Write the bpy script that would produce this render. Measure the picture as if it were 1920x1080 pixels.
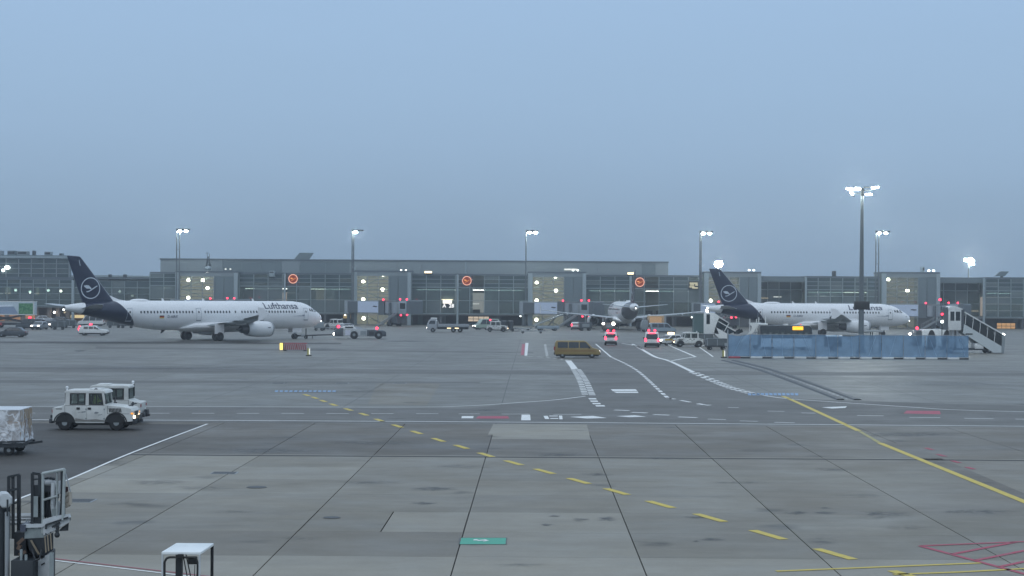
import bpy, bmesh, math, random
from mathutils import Vector, Matrix

random.seed(7)
for _o in list(bpy.data.objects):
    bpy.data.objects.remove(_o)
SC = bpy.context.scene
COL = SC.collection
R = math.radians

# ------------------------------------------------------------------ camera
F, CAMH = 3300.0, 6.65                      # focal length in photo pixels, eye height
PITCH, ROLL = math.atan(14.7 / F), R(0.37)
cam_data = bpy.data.cameras.new('camera')
cam_data.sensor_width = 36.0
cam_data.lens = 36.0 * F / 1920.0
cam_data.clip_start, cam_data.clip_end = 0.5, 4000
cam = bpy.data.objects.new('camera', cam_data)
COL.objects.link(cam)
CAMROT = Matrix.Rotation(R(90) + PITCH, 3, 'X') @ Matrix.Rotation(ROLL, 3, 'Z')
CAMPOS = Vector((0, 0, CAMH))
cam.matrix_world = Matrix.Translation(CAMPOS) @ CAMROT.to_4x4()
SC.camera = cam
SC.render.resolution_x, SC.render.resolution_y = 1024, 576

# ------------------------------------------------------------------ sky and light
world = bpy.data.worlds.new('World')
SC.world = world
world.use_nodes = True
wn, wl = world.node_tree.nodes, world.node_tree.links
wn.clear()
w_out = wn.new('ShaderNodeOutputWorld')
w_bg = wn.new('ShaderNodeBackground')
w_sky = wn.new('ShaderNodeTexSky')
w_sky.sky_type = 'NISHITA'
w_sky.sun_disc = False
w_sky.sun_elevation = R(40)
w_sky.sun_rotation = R(200)
w_sky.dust_density = 4
w_dim = wn.new('ShaderNodeVectorMath'); w_dim.operation = 'SCALE'; w_dim.inputs[3].default_value = 0.10
wl.new(w_sky.outputs[0], w_dim.inputs[0])
w_tc = wn.new('ShaderNodeTexCoord')
w_sep = wn.new('ShaderNodeSeparateXYZ')
wl.new(w_tc.outputs['Generated'], w_sep.inputs[0])
w_ramp = wn.new('ShaderNodeValToRGB')       # overcast dusk: greyer and darker towards the horizon
el = w_ramp.color_ramp.elements
el[0].position = 0.0;  el[0].color = (0.255, 0.370, 0.515, 1)
el[1].position = 0.75; el[1].color = (0.74, 0.90, 1.10, 1)
for p, c in ((0.02, (0.262, 0.382, 0.530, 1)), (0.05, (0.292, 0.424, 0.588, 1)), (0.085, (0.326, 0.476, 0.668, 1)), (0.12, (0.342, 0.502, 0.708, 1)),
             (0.165, (0.358, 0.527, 0.752, 1)), (0.35, (0.53, 0.69, 0.90, 1))):
    e = el.new(p); e.color = c
w_n = wn.new('ShaderNodeTexNoise'); w_n.inputs['Scale'].default_value = 5.0; w_n.inputs['Detail'].default_value = 3
w_map = wn.new('ShaderNodeMapping'); w_map.inputs['Scale'].default_value = (1, 1, 6)
wl.new(w_tc.outputs['Generated'], w_map.inputs[0]); wl.new(w_map.outputs[0], w_n.inputs['Vector'])
w_nm = wn.new('ShaderNodeMath'); w_nm.operation = 'MULTIPLY_ADD'; w_nm.inputs[1].default_value = 0.022; w_nm.inputs[2].default_value = -0.011
wl.new(w_n.outputs['Fac'], w_nm.inputs[0])
w_add = wn.new('ShaderNodeMath'); w_add.operation = 'ADD'
wl.new(w_sep.outputs['Z'], w_add.inputs[0]); wl.new(w_nm.outputs[0], w_add.inputs[1])
wl.new(w_add.outputs[0], w_ramp.inputs[0])
w_mix = wn.new('ShaderNodeMix'); w_mix.data_type = 'RGBA'; w_mix.inputs['Factor'].default_value = 0.94
wl.new(w_dim.outputs[0], w_mix.inputs['A']); wl.new(w_ramp.outputs[0], w_mix.inputs['B'])
wl.new(w_mix.outputs['Result'], w_bg.inputs['Color'])
w_bg.inputs['Strength'].default_value = 1.0
wl.new(w_bg.outputs[0], w_out.inputs['Surface'])

sun_d = bpy.data.lights.new('sun', 'SUN')
sun_d.energy, sun_d.angle, sun_d.color = 0.30, R(50), (1.0, 0.97, 0.93)
sun = bpy.data.objects.new('sun', sun_d)
sun.rotation_euler = (R(50), 0, R(-20))
COL.objects.link(sun)

SC.view_settings.view_transform = 'Standard'
SC.view_settings.look = 'None'
SC.view_settings.exposure = 0.0
SC.view_settings.gamma = 1.0
SC.view_settings.use_curve_mapping = False
SC.cycles.use_denoising = True
SC.cycles.max_bounces = 6
SC.cycles.transparent_max_bounces = 12
SC.cycles.volume_bounces = 0

# ------------------------------------------------------------------ pixel (1920x1080) -> place
def ray(px, py):
    return CAMROT @ Vector(((px - 960) / F, (540 - py) / F, -1.0))
def G(px, py):
    d = ray(px, py); t = -CAMH / d.z
    return CAMPOS + d * t
def P(px, py, Y):
    d = ray(px, py)
    return CAMPOS + d * (Y / d.y)
def YH(px):                                  # horizon row at a column
    return 554.7 + (px - 960) * math.tan(ROLL)

# ------------------------------------------------------------------ materials
MATS = {}
def mat(name, col, rough=0.6, metal=0.0, var=0.10, scale=1.5, bump=0.0, spec=0.5, coat=0.0, dirt=0.0):
    if name in MATS: return MATS[name]
    m = bpy.data.materials.new(name); m.use_nodes = True
    n, l = m.node_tree.nodes, m.node_tree.links
    b = n['Principled BSDF']
    b.inputs['Roughness'].default_value = rough; b.inputs['Metallic'].default_value = metal
    b.inputs['Specular IOR Level'].default_value = spec; b.inputs['Coat Weight'].default_value = coat
    tc = n.new('ShaderNodeTexCoord')
    t = n.new('ShaderNodeTexNoise'); t.inputs['Scale'].default_value = scale; t.inputs['Detail'].default_value = 5
    l.new(tc.outputs['Object'], t.inputs['Vector'])
    mx = n.new('ShaderNodeMix'); mx.data_type = 'RGBA'
    mx.inputs['A'].default_value = (*[c * (1 - var) for c in col], 1)
    mx.inputs['B'].default_value = (*[min(1, c * (1 + var)) for c in col], 1)
    l.new(t.outputs['Fac'], mx.inputs['Factor'])
    res = mx.outputs['Result']
    if dirt > 0:
        t2 = n.new('ShaderNodeTexNoise'); t2.inputs['Scale'].default_value = scale * 2.3; t2.inputs['Detail'].default_value = 8
        l.new(tc.outputs['Object'], t2.inputs['Vector'])
        mr = n.new('ShaderNodeMapRange'); mr.inputs['From Min'].default_value = 0.5; mr.inputs['From Max'].default_value = 0.75
        mr.inputs['To Max'].default_value = dirt
        l.new(t2.outputs['Fac'], mr.inputs['Value'])
        m2 = n.new('ShaderNodeMix'); m2.data_type = 'RGBA'; m2.inputs['B'].default_value = (0.06, 0.055, 0.05, 1)
        l.new(res, m2.inputs['A']); l.new(mr.outputs[0], m2.inputs['Factor']); res = m2.outputs['Result']
    l.new(res, b.inputs['Base Color'])
    if bump > 0:
        bp = n.new('ShaderNodeBump'); bp.inputs['Strength'].default_value = bump
        l.new(t.outputs['Fac'], bp.inputs['Height']); l.new(bp.outputs[0], b.inputs['Normal'])
    MATS[name] = m
    return m
def emit(name, col, s):
    if name in MATS: return MATS[name]
    m = bpy.data.materials.new(name); m.use_nodes = True
    n, l = m.node_tree.nodes, m.node_tree.links
    n.clear()
    o = n.new('ShaderNodeOutputMaterial'); e = n.new('ShaderNodeEmission')
    e.inputs[0].default_value = (*col, 1); e.inputs[1].default_value = s
    l.new(e.outputs[0], o.inputs[0])
    MATS[name] = m
    return m
def glass(name, tint, through, rough=0.03, refl=0.75):
    """pane: part see-through, part mirror, tinted"""
    if name in MATS: return MATS[name]
    m = bpy.data.materials.new(name); m.use_nodes = True
    n, l = m.node_tree.nodes, m.node_tree.links
    n.clear()
    o = n.new('ShaderNodeOutputMaterial'); tr = n.new('ShaderNodeBsdfTransparent'); tr.inputs[0].default_value = (*tint, 1)
    p = n.new('ShaderNodeBsdfPrincipled'); p.inputs['Roughness'].default_value = rough
    p.inputs['Base Color'].default_value = (*[c * 0.34 for c in tint], 1)
    p.inputs['Specular IOR Level'].default_value = refl
    mx = n.new('ShaderNodeMixShader'); mx.inputs[0].default_value = 1 - through
    l.new(tr.outputs[0], mx.inputs[1]); l.new(p.outputs[0], mx.inputs[2]); l.new(mx.outputs[0], o.inputs[0])
    MATS[name] = m
    return m

WHITE = mat('white_paint', (0.70, 0.71, 0.69), 0.38, var=0.06, scale=1.2, dirt=0.18)
PLANEW = mat('aircraft_white', (0.80, 0.80, 0.80), 0.28, var=0.03, scale=0.4)
PLANEG = mat('aircraft_grey', (0.42, 0.45, 0.47), 0.4, var=0.06, scale=0.6)
NAVY = mat('navy_paint', (0.006, 0.013, 0.040), 0.35, var=0.08, scale=0.5)
INK = mat('dark_lettering', (0.010, 0.016, 0.045), 0.5, var=0.02)
BLACK = mat('black_plastic', (0.018, 0.019, 0.02), 0.5, var=0.15)
RUBBER = mat('tyre_rubber', (0.018, 0.018, 0.019), 0.85, var=0.2, scale=5)
DARK = mat('dark_steel', (0.045, 0.05, 0.055), 0.5, 0.3, var=0.2, scale=3)
STEEL = mat('galvanised_steel', (0.33, 0.35, 0.36), 0.45, 0.4, var=0.15, scale=3)
GREYP = mat('grey_paint', (0.24, 0.27, 0.28), 0.45, var=0.08, scale=1.5)
CARGL = mat('dark_window_glass', (0.012, 0.016, 0.018), 0.06, var=0.05, spec=0.8)
CLAD = mat('metal_cladding', (0.225, 0.265, 0.280), 0.5, 0.1, var=0.06, scale=0.25)
CLADD = mat('metal_cladding_dark', (0.145, 0.185, 0.200), 0.5, 0.1, var=0.08, scale=0.25)
PIL = mat('pilaster_metal', (0.33, 0.39, 0.41), 0.4, 0.2, var=0.06, scale=0.4)
MULL = mat('mullion_aluminium', (0.25, 0.30, 0.31), 0.4, 0.25, var=0.08, scale=0.8)
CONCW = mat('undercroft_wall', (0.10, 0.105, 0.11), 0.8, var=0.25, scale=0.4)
INTER = mat('interior_wall', (0.20, 0.235, 0.225), 0.7, var=0.35, scale=0.22)
LAMP = emit('lamp_white', (1.0, 0.97, 0.86), 14)
LAMPC = emit('lamp_cool', (0.90, 1.0, 0.95), 500)
LAMPW = emit('lamp_warm', (1.0, 0.80, 0.48), 3.2)
HEADL = emit('headlight_on', (1.0, 0.93, 0.84), 9)
REDL = emit('red_lamp', (1.0, 0.040, 0.085), 5.0)
REDDIM = emit('red_lamp_dim', (1.0, 0.03, 0.06), 1.6)
AMBER = emit('amber_sign', (1.0, 0.50, 0.035), 2.0)
YLAMP = emit('yellow_lamp', (1.0, 0.78, 0.20), 1.7)
GLASSF = glass('facade_glass', (0.46, 0.58, 0.57), 0.46)
GLASSF2 = glass('facade_glass_reflecting', (0.50, 0.60, 0.60), 0.26)
GLASSF3 = glass('facade_glass_clear', (0.62, 0.70, 0.66), 0.62)
GLASSU = glass('upper_facade_glass', (0.30, 0.42, 0.45), 0.40)
GLASSL = glass('tower_glass', (0.90, 0.93, 0.87), 0.78)

# ------------------------------------------------------------------ mesh helpers
class MB:
    def __init__(s): s.v = []; s.f = []
    def add(s, vs, fs):
        o = len(s.v); s.v += [tuple(p) for p in vs]; s.f += [tuple(i + o for i in f) for f in fs]; return s
    def box(s, c, d, rz=0, ry=0, rx=0):
        x, y, z = d[0] / 2, d[1] / 2, d[2] / 2
        m = Matrix.Rotation(rz, 3, 'Z') @ Matrix.Rotation(ry, 3, 'Y') @ Matrix.Rotation(rx, 3, 'X'); c = Vector(c)
        vs = [c + m @ Vector((i, j, k)) for i in (-x, x) for j in (-y, y) for k in (-z, z)]
        return s.add(vs, [(0, 1, 3, 2), (4, 6, 7, 5), (0, 4, 5, 1), (2, 3, 7, 6), (0, 2, 6, 4), (1, 5, 7, 3)])
    def b2(s, a, b):
        return s.box([(a[i] + b[i]) / 2 for i in range(3)], [abs(b[i] - a[i]) for i in range(3)])
    def bar(s, p, q, w, h=None):
        p, q = Vector(p), Vector(q); d = q - p; L = d.length
        if L < 1e-6: return s
        m = d.to_track_quat('X', 'Z').to_matrix(); h = h or w
        vs = [(p + q) / 2 + m @ Vector((i, j, k)) for i in (-L / 2, L / 2) for j in (-w / 2, w / 2) for k in (-h / 2, h / 2)]
        return s.add(vs, [(0, 1, 3, 2), (4, 6, 7, 5), (0, 4, 5, 1), (2, 3, 7, 6), (0, 2, 6, 4), (1, 5, 7, 3)])
    def tube(s, p, q, r, r2=None, n=10, caps=True):
        p, q = Vector(p), Vector(q); r2 = r if r2 is None else r2
        m = (q - p).to_track_quat('Z', 'Y').to_matrix()
        ring = [m @ Vector((math.cos(2 * math.pi * i / n), math.sin(2 * math.pi * i / n), 0)) for i in range(n)]
        vs = [p + a * r for a in ring] + [q + a * r2 for a in ring]
        fs = [(i, (i + 1) % n, n + (i + 1) % n, n + i) for i in range(n)]
        if caps: fs += [tuple(range(n - 1, -1, -1)), tuple(range(n, 2 * n))]
        return s.add(vs, fs)
    def prism(s, poly, y0, y1, inset=0.0):
        """xz outline pushed from y0 to y1"""
        n = len(poly)
        vs = [(x, y0, z) for x, z in poly] + [(x, y1, z) for x, z in poly]
        fs = [(i, (i + 1) % n, n + (i + 1) % n, n + i) for i in range(n)] + [tuple(range(n - 1, -1, -1)), tuple(range(n, 2 * n))]
        return s.add(vs, fs)
    def loft(s, rings, caps=True):
        n = len(rings[0]); o = len(s.v)
        for r in rings: s.v += [tuple(p) for p in r]
        for a in range(len(rings) - 1):
            for i in range(n):
                j = (i + 1) % n
                s.f.append((o + a * n + i, o + a * n + j, o + (a + 1) * n + j, o + (a + 1) * n + i))
        if caps:
            s.f.append(tuple(o + i for i in range(n - 1, -1, -1))); b = o + (len(rings) - 1) * n
            s.f.append(tuple(b + i for i in range(n)))
        return s
    def ball(s, c, r, sx=1, sy=1, sz=1, n=10, m=7):
        c = Vector(c); rings = []
        for j in range(1, m):
            a = math.pi * j / m
            rings.append([c + Vector((r * sx * math.sin(a) * math.cos(2 * math.pi * i / n), r * sy * math.sin(a) * math.sin(2 * math.pi * i / n), -r * sz * math.cos(a))) for i in range(n)])
        return s.loft(rings)
    def quad(s, *p): return s.add(p, [tuple(range(len(p)))])
    def mesh(s, name, m, bevel=0, smooth=False, seg=2):
        me = bpy.data.meshes.new(name)
        me.from_pydata(s.v, [], s.f)
        bm = bmesh.new(); bm.from_mesh(me)
        bmesh.ops.recalc_face_normals(bm, faces=bm.faces)
        if bevel > 0:
            ed = [e for e in bm.edges if len(e.link_faces) == 2 and e.calc_face_angle(0) > 0.5]
            bmesh.ops.bevel(bm, geom=ed, offset=bevel, segments=seg, affect='EDGES', profile=0.5, clamp_overlap=True)
        bm.to_mesh(me); bm.free()
        if smooth or bevel > 0:
            for p in me.polygons: p.use_smooth = True
            me.set_sharp_from_angle(angle=R(38))
        me.materials.append(m)
        return me
def link(name, me, parent=None, loc=(0, 0, 0), rot=(0, 0, 0)):
    o = bpy.data.objects.new(name, me); COL.objects.link(o)
    if parent is not None: o.parent = parent
    o.location = loc; o.rotation_euler = rot
    return o
def part(name, mb, m, parent=None, loc=(0, 0, 0), rot=(0, 0, 0), bevel=0, smooth=False, label=None, kind=None):
    o = link(name, mb.mesh(name, m, bevel, smooth), parent, loc, rot)
    if label: o['label'] = label
    if kind: o['kind'] = kind
    return o
def thing(name, label, cat, loc=(0, 0, 0), rz=0, group=None):
    o = bpy.data.objects.new(name, None); COL.objects.link(o)
    o.empty_display_size = 0.3
    o.location = loc; o.rotation_euler = (0, 0, rz); o['label'] = label; o['category'] = cat
    if group: o['group'] = group
    return o
def tag(o, label, cat, group=None):
    o['label'] = label; o['category'] = cat
    if group: o['group'] = group
    return o
def struct(name, mb, m, parent=None, **k):
    return part(name, mb, m, parent, kind='structure', **k)
KIDS = {}
def kids(o): return [c for c in bpy.data.objects if c.parent is o]
def copy_tree(o, loc=None, rz=None, label=None, parent=None):
    c = o.copy(); COL.objects.link(c); c.parent = parent
    if loc is not None: c.location = loc
    if rz is not None: c.rotation_euler = (0, 0, rz)
    if label: c['label'] = label
    for ch in kids(o): copy_tree(ch, parent=c)
    return c
def text_bm(s, size, bold=0.0, cuts=0):
    cu = bpy.data.curves.new('txt', 'FONT'); cu.body = s; cu.size = size; cu.offset = bold; cu.resolution_u = 3
    o = bpy.data.objects.new('txt', cu); COL.objects.link(o)
    bpy.context.view_layer.update()
    me = bpy.data.meshes.new_from_object(o.evaluated_get(bpy.context.evaluated_depsgraph_get()))
    bpy.data.objects.remove(o); bpy.data.curves.remove(cu)
    bm = bmesh.new(); bm.from_mesh(me); bpy.data.meshes.remove(me)
    if cuts:
        ys = [v.co.y for v in bm.verts]; a, b = min(ys), max(ys)
        for i in range(1, cuts):
            bmesh.ops.bisect_plane(bm, geom=bm.verts[:] + bm.edges[:] + bm.faces[:], plane_co=(0, a + (b - a) * i / cuts, 0), plane_no=(0, 1, 0))
    return bm
def bm_part(name, bm, m, parent, loc=(0, 0, 0), rot=(0, 0, 0)):
    me = bpy.data.meshes.new(name); bm.to_mesh(me); bm.free(); me.materials.append(m)
    return link(name, me, parent, loc, rot)
# ------------------------------------------------------------------ ground
def ground_mat(name, col, var=0.12, streak=0.16, spots=0.5, rough=0.54, obj_rand=0.0, grain=0.10):
    m = bpy.data.materials.new(name); m.use_nodes = True
    n, l = m.node_tree.nodes, m.node_tree.links
    b = n['Principled BSDF']; b.inputs['Specular IOR Level'].default_value = 0.4
    g = n.new('ShaderNodeNewGeometry')
    def noise(sc, detail, scale3=(1, 1, 1), rough_=0.6):
        mp = n.new('ShaderNodeMapping'); mp.inputs['Scale'].default_value = scale3
        t = n.new('ShaderNodeTexNoise'); t.inputs['Scale'].default_value = sc; t.inputs['Detail'].default_value = detail
        t.inputs['Roughness'].default_value = rough_
        l.new(g.outputs['Position'], mp.inputs[0]); l.new(mp.outputs[0], t.inputs['Vector'])
        return t.outputs['Fac']
    def rng(v, a, b_, lo, hi):
        r = n.new('ShaderNodeMapRange'); r.inputs['From Min'].default_value = a; r.inputs['From Max'].default_value = b_
        r.inputs['To Min'].default_value = lo; r.inputs['To Max'].default_value = hi
        l.new(v, r.inputs['Value']); return r.outputs[0]
    def mul(a, b_):
        k = n.new('ShaderNodeMath'); k.operation = 'MULTIPLY'; l.new(a, k.inputs[0]); l.new(b_, k.inputs[1]); return k.outputs[0]
    big = rng(noise(0.045, 4), 0.3, 0.7, 1 - var, 1 + var)
    st = rng(noise(1.0, 5, (0.018, 0.11, 1), 0.65), 0.32, 0.68, 1 - streak, 1 + streak * 0.7)
    st2 = rng(noise(1.0, 6, (0.25, 1.3, 1), 0.7), 0.35, 0.68, 1 + streak * 0.45, 1 - streak * 0.95)
    mid = rng(noise(0.6, 6, (1, 1, 1), 0.7), 0.3, 0.72, 1 + 0.07, 1 - 0.13)
    fine = rng(noise(9, 6, (1, 1, 1), 0.75), 0.2, 0.8, 1 - grain, 1 + grain)
    fac = mul(mul(mul(big, st), mul(mid, fine)), st2)
    if spots:
        wob = n.new('ShaderNodeTexNoise'); wob.inputs['Scale'].default_value = 0.9; wob.inputs['Detail'].default_value = 5
        l.new(g.outputs['Position'], wob.inputs['Vector'])
        wm = n.new('ShaderNodeVectorMath'); wm.operation = 'MULTIPLY_ADD'; wm.inputs[1].default_value = (1.6, 1.6, 0)
        l.new(wob.outputs['Color'], wm.inputs[0]); l.new(g.outputs['Position'], wm.inputs[2])
        v = n.new('ShaderNodeTexVoronoi'); v.inputs['Scale'].default_value = 0.21; v.voronoi_dimensions = '2D'
        l.new(wm.outputs[0], v.inputs['Vector'])
        d = rng(v.outputs['Distance'], 0.03, 0.13, 1, 0)
        gate = n.new('ShaderNodeSeparateColor'); l.new(v.outputs['Color'], gate.inputs[0])
        k = rng(gate.outputs[0], 0.45, 0.9, 0, spots)
        dk = n.new('ShaderNodeMath'); dk.operation = 'MULTIPLY'; l.new(d, dk.inputs[0]); l.new(k, dk.inputs[1])
        inv = n.new('ShaderNodeMath'); inv.operation = 'SUBTRACT'; inv.inputs[0].default_value = 1; l.new(dk.outputs[0], inv.inputs[1])
        fac = mul(fac, inv.outputs[0])
    if obj_rand:
        oi = n.new('ShaderNodeObjectInfo')
        fac = mul(fac, rng(oi.outputs['Random'], 0, 1, 1 - obj_rand, 1 + obj_rand))
    sc = n.new('ShaderNodeVectorMath'); sc.operation = 'SCALE'; sc.inputs[0].default_value = col
    l.new(fac, sc.inputs[3]); l.new(sc.outputs[0], b.inputs['Base Color'])
    l.new(rng(noise(0.25, 5), 0.3, 0.7, rough - 0.1, rough + 0.12), b.inputs['Roughness'])
    bp = n.new('ShaderNodeBump'); bp.inputs['Strength'].default_value = 0.15; bp.inputs['Distance'].default_value = 0.02
    l.new(noise(14, 4), bp.inputs['Height']); l.new(bp.outputs[0], b.inputs['Normal'])
    MATS[name] = m
    return m
CONC = ground_mat('apron_concrete', (0.168, 0.163, 0.143), streak=0.15)
SLAB = ground_mat('slab_concrete', (0.205, 0.184, 0.143), streak=0.16, spots=0.62, obj_rand=0.06)
SLABL = ground_mat('slab_concrete_new', (0.258, 0.235, 0.187), streak=0.09, spots=0.4, obj_rand=0.04)
SLABD = ground_mat('slab_concrete_old', (0.178, 0.157, 0.121), streak=0.12, spots=0.5, obj_rand=0.03)
SLABX = ground_mat('slab_concrete_dark', (0.125, 0.108, 0.083), streak=0.2, spots=0.5, obj_rand=0.06)
SLABY = ground_mat('slab_concrete_grey', (0.148, 0.129, 0.100), streak=0.2, spots=0.5, obj_rand=0.06)
ASPH = ground_mat('asphalt', (0.068, 0.064, 0.058), var=0.10, streak=0.16, spots=0.3, rough=0.7)
ROADA = ground_mat('road_asphalt', (0.142, 0.138, 0.127), var=0.10, streak=0.18, spots=0.35, rough=0.68)
SEAL = mat('joint_filler', (0.045, 0.045, 0.045), 0.8, var=0.2)
SEALF = mat('faint_joint_filler', (0.10,0.102,0.10), 0.8, var=0.2)
def paint(name, col, wear=0.35):
    m = bpy.data.materials.new(name); m.use_nodes = True
    n, l = m.node_tree.nodes, m.node_tree.links
    b = n['Principled BSDF']; b.inputs['Roughness'].default_value = 0.6
    g = n.new('ShaderNodeNewGeometry')
    t = n.new('ShaderNodeTexNoise'); t.inputs['Scale'].default_value = 3.2; t.inputs['Detail'].default_value = 8; t.inputs['Roughness'].default_value = 0.7
    l.new(g.outputs['Position'], t.inputs['Vector'])
    r = n.new('ShaderNodeMapRange'); r.inputs['From Min'].default_value = 0.42; r.inputs['From Max'].default_value = 0.72
    r.inputs['To Max'].default_value = min(1, wear * 2)
    l.new(t.outputs['Fac'], r.inputs['Value'])
    mx = n.new('ShaderNodeMix'); mx.data_type = 'RGBA'; mx.inputs['A'].default_value = (*col, 1); mx.inputs['B'].default_value = (0.17,0.172,0.168,1)
    l.new(r.outputs[0], mx.inputs['Factor']); l.new(mx.outputs['Result'], b.inputs['Base Color'])
    MATS[name] = m
    return m
PW = paint('white_road_paint', (0.80, 0.80, 0.77), 0.16)
PWW = paint('worn_white_road_paint', (0.52, 0.54, 0.54), 0.5)
PY = paint('yellow_road_paint', (0.62, 0.47, 0.055), 0.22)
PYW = paint('worn_yellow_road_paint', (0.42, 0.36, 0.09), 0.45)
PR = paint('red_road_paint', (0.40, 0.032, 0.075), 0.25)
PB = paint('blue_road_paint', (0.20, 0.36, 0.58), 0.35)
PG = paint('green_road_paint', (0.05, 0.36, 0.24), 0.10)
PD = paint('dark_scuff', (0.07,0.072,0.072), 0.30)

def sheet(name, pts, z, m, parent=None, kind='structure'):
    return part(name, MB().quad(*[(p[0], p[1], z) for p in pts]), m, parent, kind=kind)
GX = 330
base = sheet('ground', [(-GX, -40), (GX, -40), (GX, 760), (-GX, 760)], -0.05, CONC)
sl_l = 4.62
SY0 = 21945 / (857.0 - 554.7) + 4 * sl_l
apron = sheet('apron', [(-GX, SY0), (GX, SY0), (GX, 759), (-GX, 759)], 0.0, CONC)
# foreground concrete slabs
sl_w = 4.66
A0 = G(845, 1080)
SKEW = 0.0121
Y_row0 = 21945 / (857.0 - 554.7)
rows = [Y_row0 + sl_l * i for i in range(-9, 5)]
bed = MB()
for y in rows[:-1]:
    lim = 0.30 * (y + sl_l) + 12
    xs_ = [A0.x + c * sl_w + SKEW * (y - A0.y) for c in range(-16, 18)]; xs_ = [x for x in xs_ if x + sl_w > -lim and x < lim]
    bed.quad((xs_[0], y, -0.045), (xs_[-1] + sl_w, y, -0.045), (xs_[-1] + sl_w, y + sl_l, -0.045), (xs_[0], y + sl_l, -0.045))
apron_slabs = struct('slab_bed', bed, SEAL)
slab_me = {}
for key, m in (('n', SLAB), ('l', SLABL), ('d', SLABD), ('x', SLABX), ('y', SLABY)):
    slab_me[key] = MB().b2((0.017, 0.007, -0.04), (sl_w - 0.017, sl_l - 0.007, 0)).mesh('slab', m)
half_new = MB().b2((0.025, 0.008, -0.04), (sl_w / 2 - 0.02, sl_l - 0.008, 0)).mesh('slab', SLAB)
half_new_l = MB().b2((sl_w / 2 + 0.02, 0.008, -0.04), (sl_w - 0.025, sl_l - 0.008, 0)).mesh('slab', SLABL)
nsl = 0
for r_i, y in enumerate(rows):
    lim = 0.30 * (y + sl_l) + 12
    for c in range(-16, 18):
        x = A0.x + c * sl_w + SKEW * (y - A0.y)
        if y + sl_l > SY0 + 0.3: continue
        if x + sl_w < -lim or x > lim: continue
        k = r_i - 9                          # 0 = first row behind the strong joint
        key = 'n'
        if k == -5: key = 'l' if c == 0 else 'n'
        if k == -6: key = 'l' if c == 0 else 'd' if c in (-1, -2) else 'n'
        if k <= -7: key = 'l'
        if k in (-1, -2, -3) and c <= -2: key = 'l' if (k == -2 or c == -3) else 'n'
        if k in (-1,) and c > 1: key = 'd'
        if k in (-4, -3) and c in (2, 3): key = 'd'
        if k >= 0: key = 'x' if c < 0 else 'y'
        if k == 2 and c == 0: key = 'l'
        if k == -5 and c == -1:
            for me in (half_new, half_new_l):
                link('slab', me, apron_slabs, (x, y, 0), (0, 0, -SKEW))
            continue
        link('slab', slab_me[key], apron_slabs, (x, y, 0), (0, 0, -SKEW)); nsl += 1
apron_slabs['kind'] = 'structure'
# faint joints of the far apron
mb = MB()
for c in range(-40, 42):
    x0 = A0.x + c * sl_w * 1.0 + SKEW * (SY0 - A0.y)
    if c % 2: continue
    mb.quad((x0, SY0, 0.003), (x0 + 0.05, SY0, 0.003), (x0 + 0.05 + SKEW * 250, SY0 + 250, 0.003), (x0 + SKEW * 250, SY0 + 250, 0.003))
struct('apron_joint', mb, SEALF, apron)
mb = MB()
for i in range(0, 22):
    y = SY0 + 12 + i * 9.24
    mb.quad((-120, y, 0.004), (120, y, 0.004), (120, y + 0.05, 0.004), (-120, y + 0.05, 0.004))
struct('cross_joint', mb, SEALF, apron)
# old broad joint at the strong seam
mb = MB(); mb.quad((-40, Y_row0 - 0.22, 0.003), (40, Y_row0 - 0.22, 0.003), (40, Y_row0 + 0.16, 0.003), (-40, Y_row0 + 0.16, 0.003))
struct('expansion_joint', mb, SEAL)
mb = MB(); mb.quad((-40, Y_row0 + 0.28, 0.003), (40, Y_row0 + 0.28, 0.003), (40, Y_row0 + 0.52, 0.003), (-40, Y_row0 + 0.52, 0.003)); struct('expansion_joint_lip', mb, SLABL)

# service road asphalt and the darker lane on the left
def poly(name, pxs, z, m, **k):
    return sheet(name, [G(*p) for p in pxs], z, m, **k)
poly('service_road', [(-260, 762), (880, 766), (1090, 742), (1500, 748), (2200, 771), (2200, 803), (960, 794), (-260, 789)], 0.004, ROADA)
poly('asphalt_lane', [(-200, 792), (388, 796), (250, 851), (128, 900), (30, 940), (-200, 1035)], 0.005, ASPH)
poly('apron_road', [(1100, 640), (1190, 643), (1232, 668), (1300, 697), (1410, 738), (1500, 749), (1240, 760), (1100, 745), (1072, 676), (1085, 660)], 0.0055, ROADA)
poly('asphalt_patch', [(1655, 829), (1700, 832), (1960, 942), (1960, 962), (1900, 934)], 0.003, SLABX)
poly('asphalt_patch', [(708, 716), (828, 716), (800, 760), (690, 758)], 0.003, SLAB)
poly('asphalt_patch', [(925, 795), (1100, 796), (1106, 817), (915, 815)], 0.003, SLABL)
poly('tyre_track', [(-100, 688), (2000, 700), (2000, 706), (-100, 697)], 0.0035, ROADA)
poly('tyre_track', [(-100, 712), (900, 716), (900, 719), (-100, 718)], 0.0035, ROADA)
poly('tyre_track', [(180, 650), (1000, 660), (1000, 662.5), (180, 654)], 0.0035, ROADA)
poly('tyre_track', [(-50, 640), (640, 643), (640, 645.5), (-50, 643.5)], 0.0035, ASPH)

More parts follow.
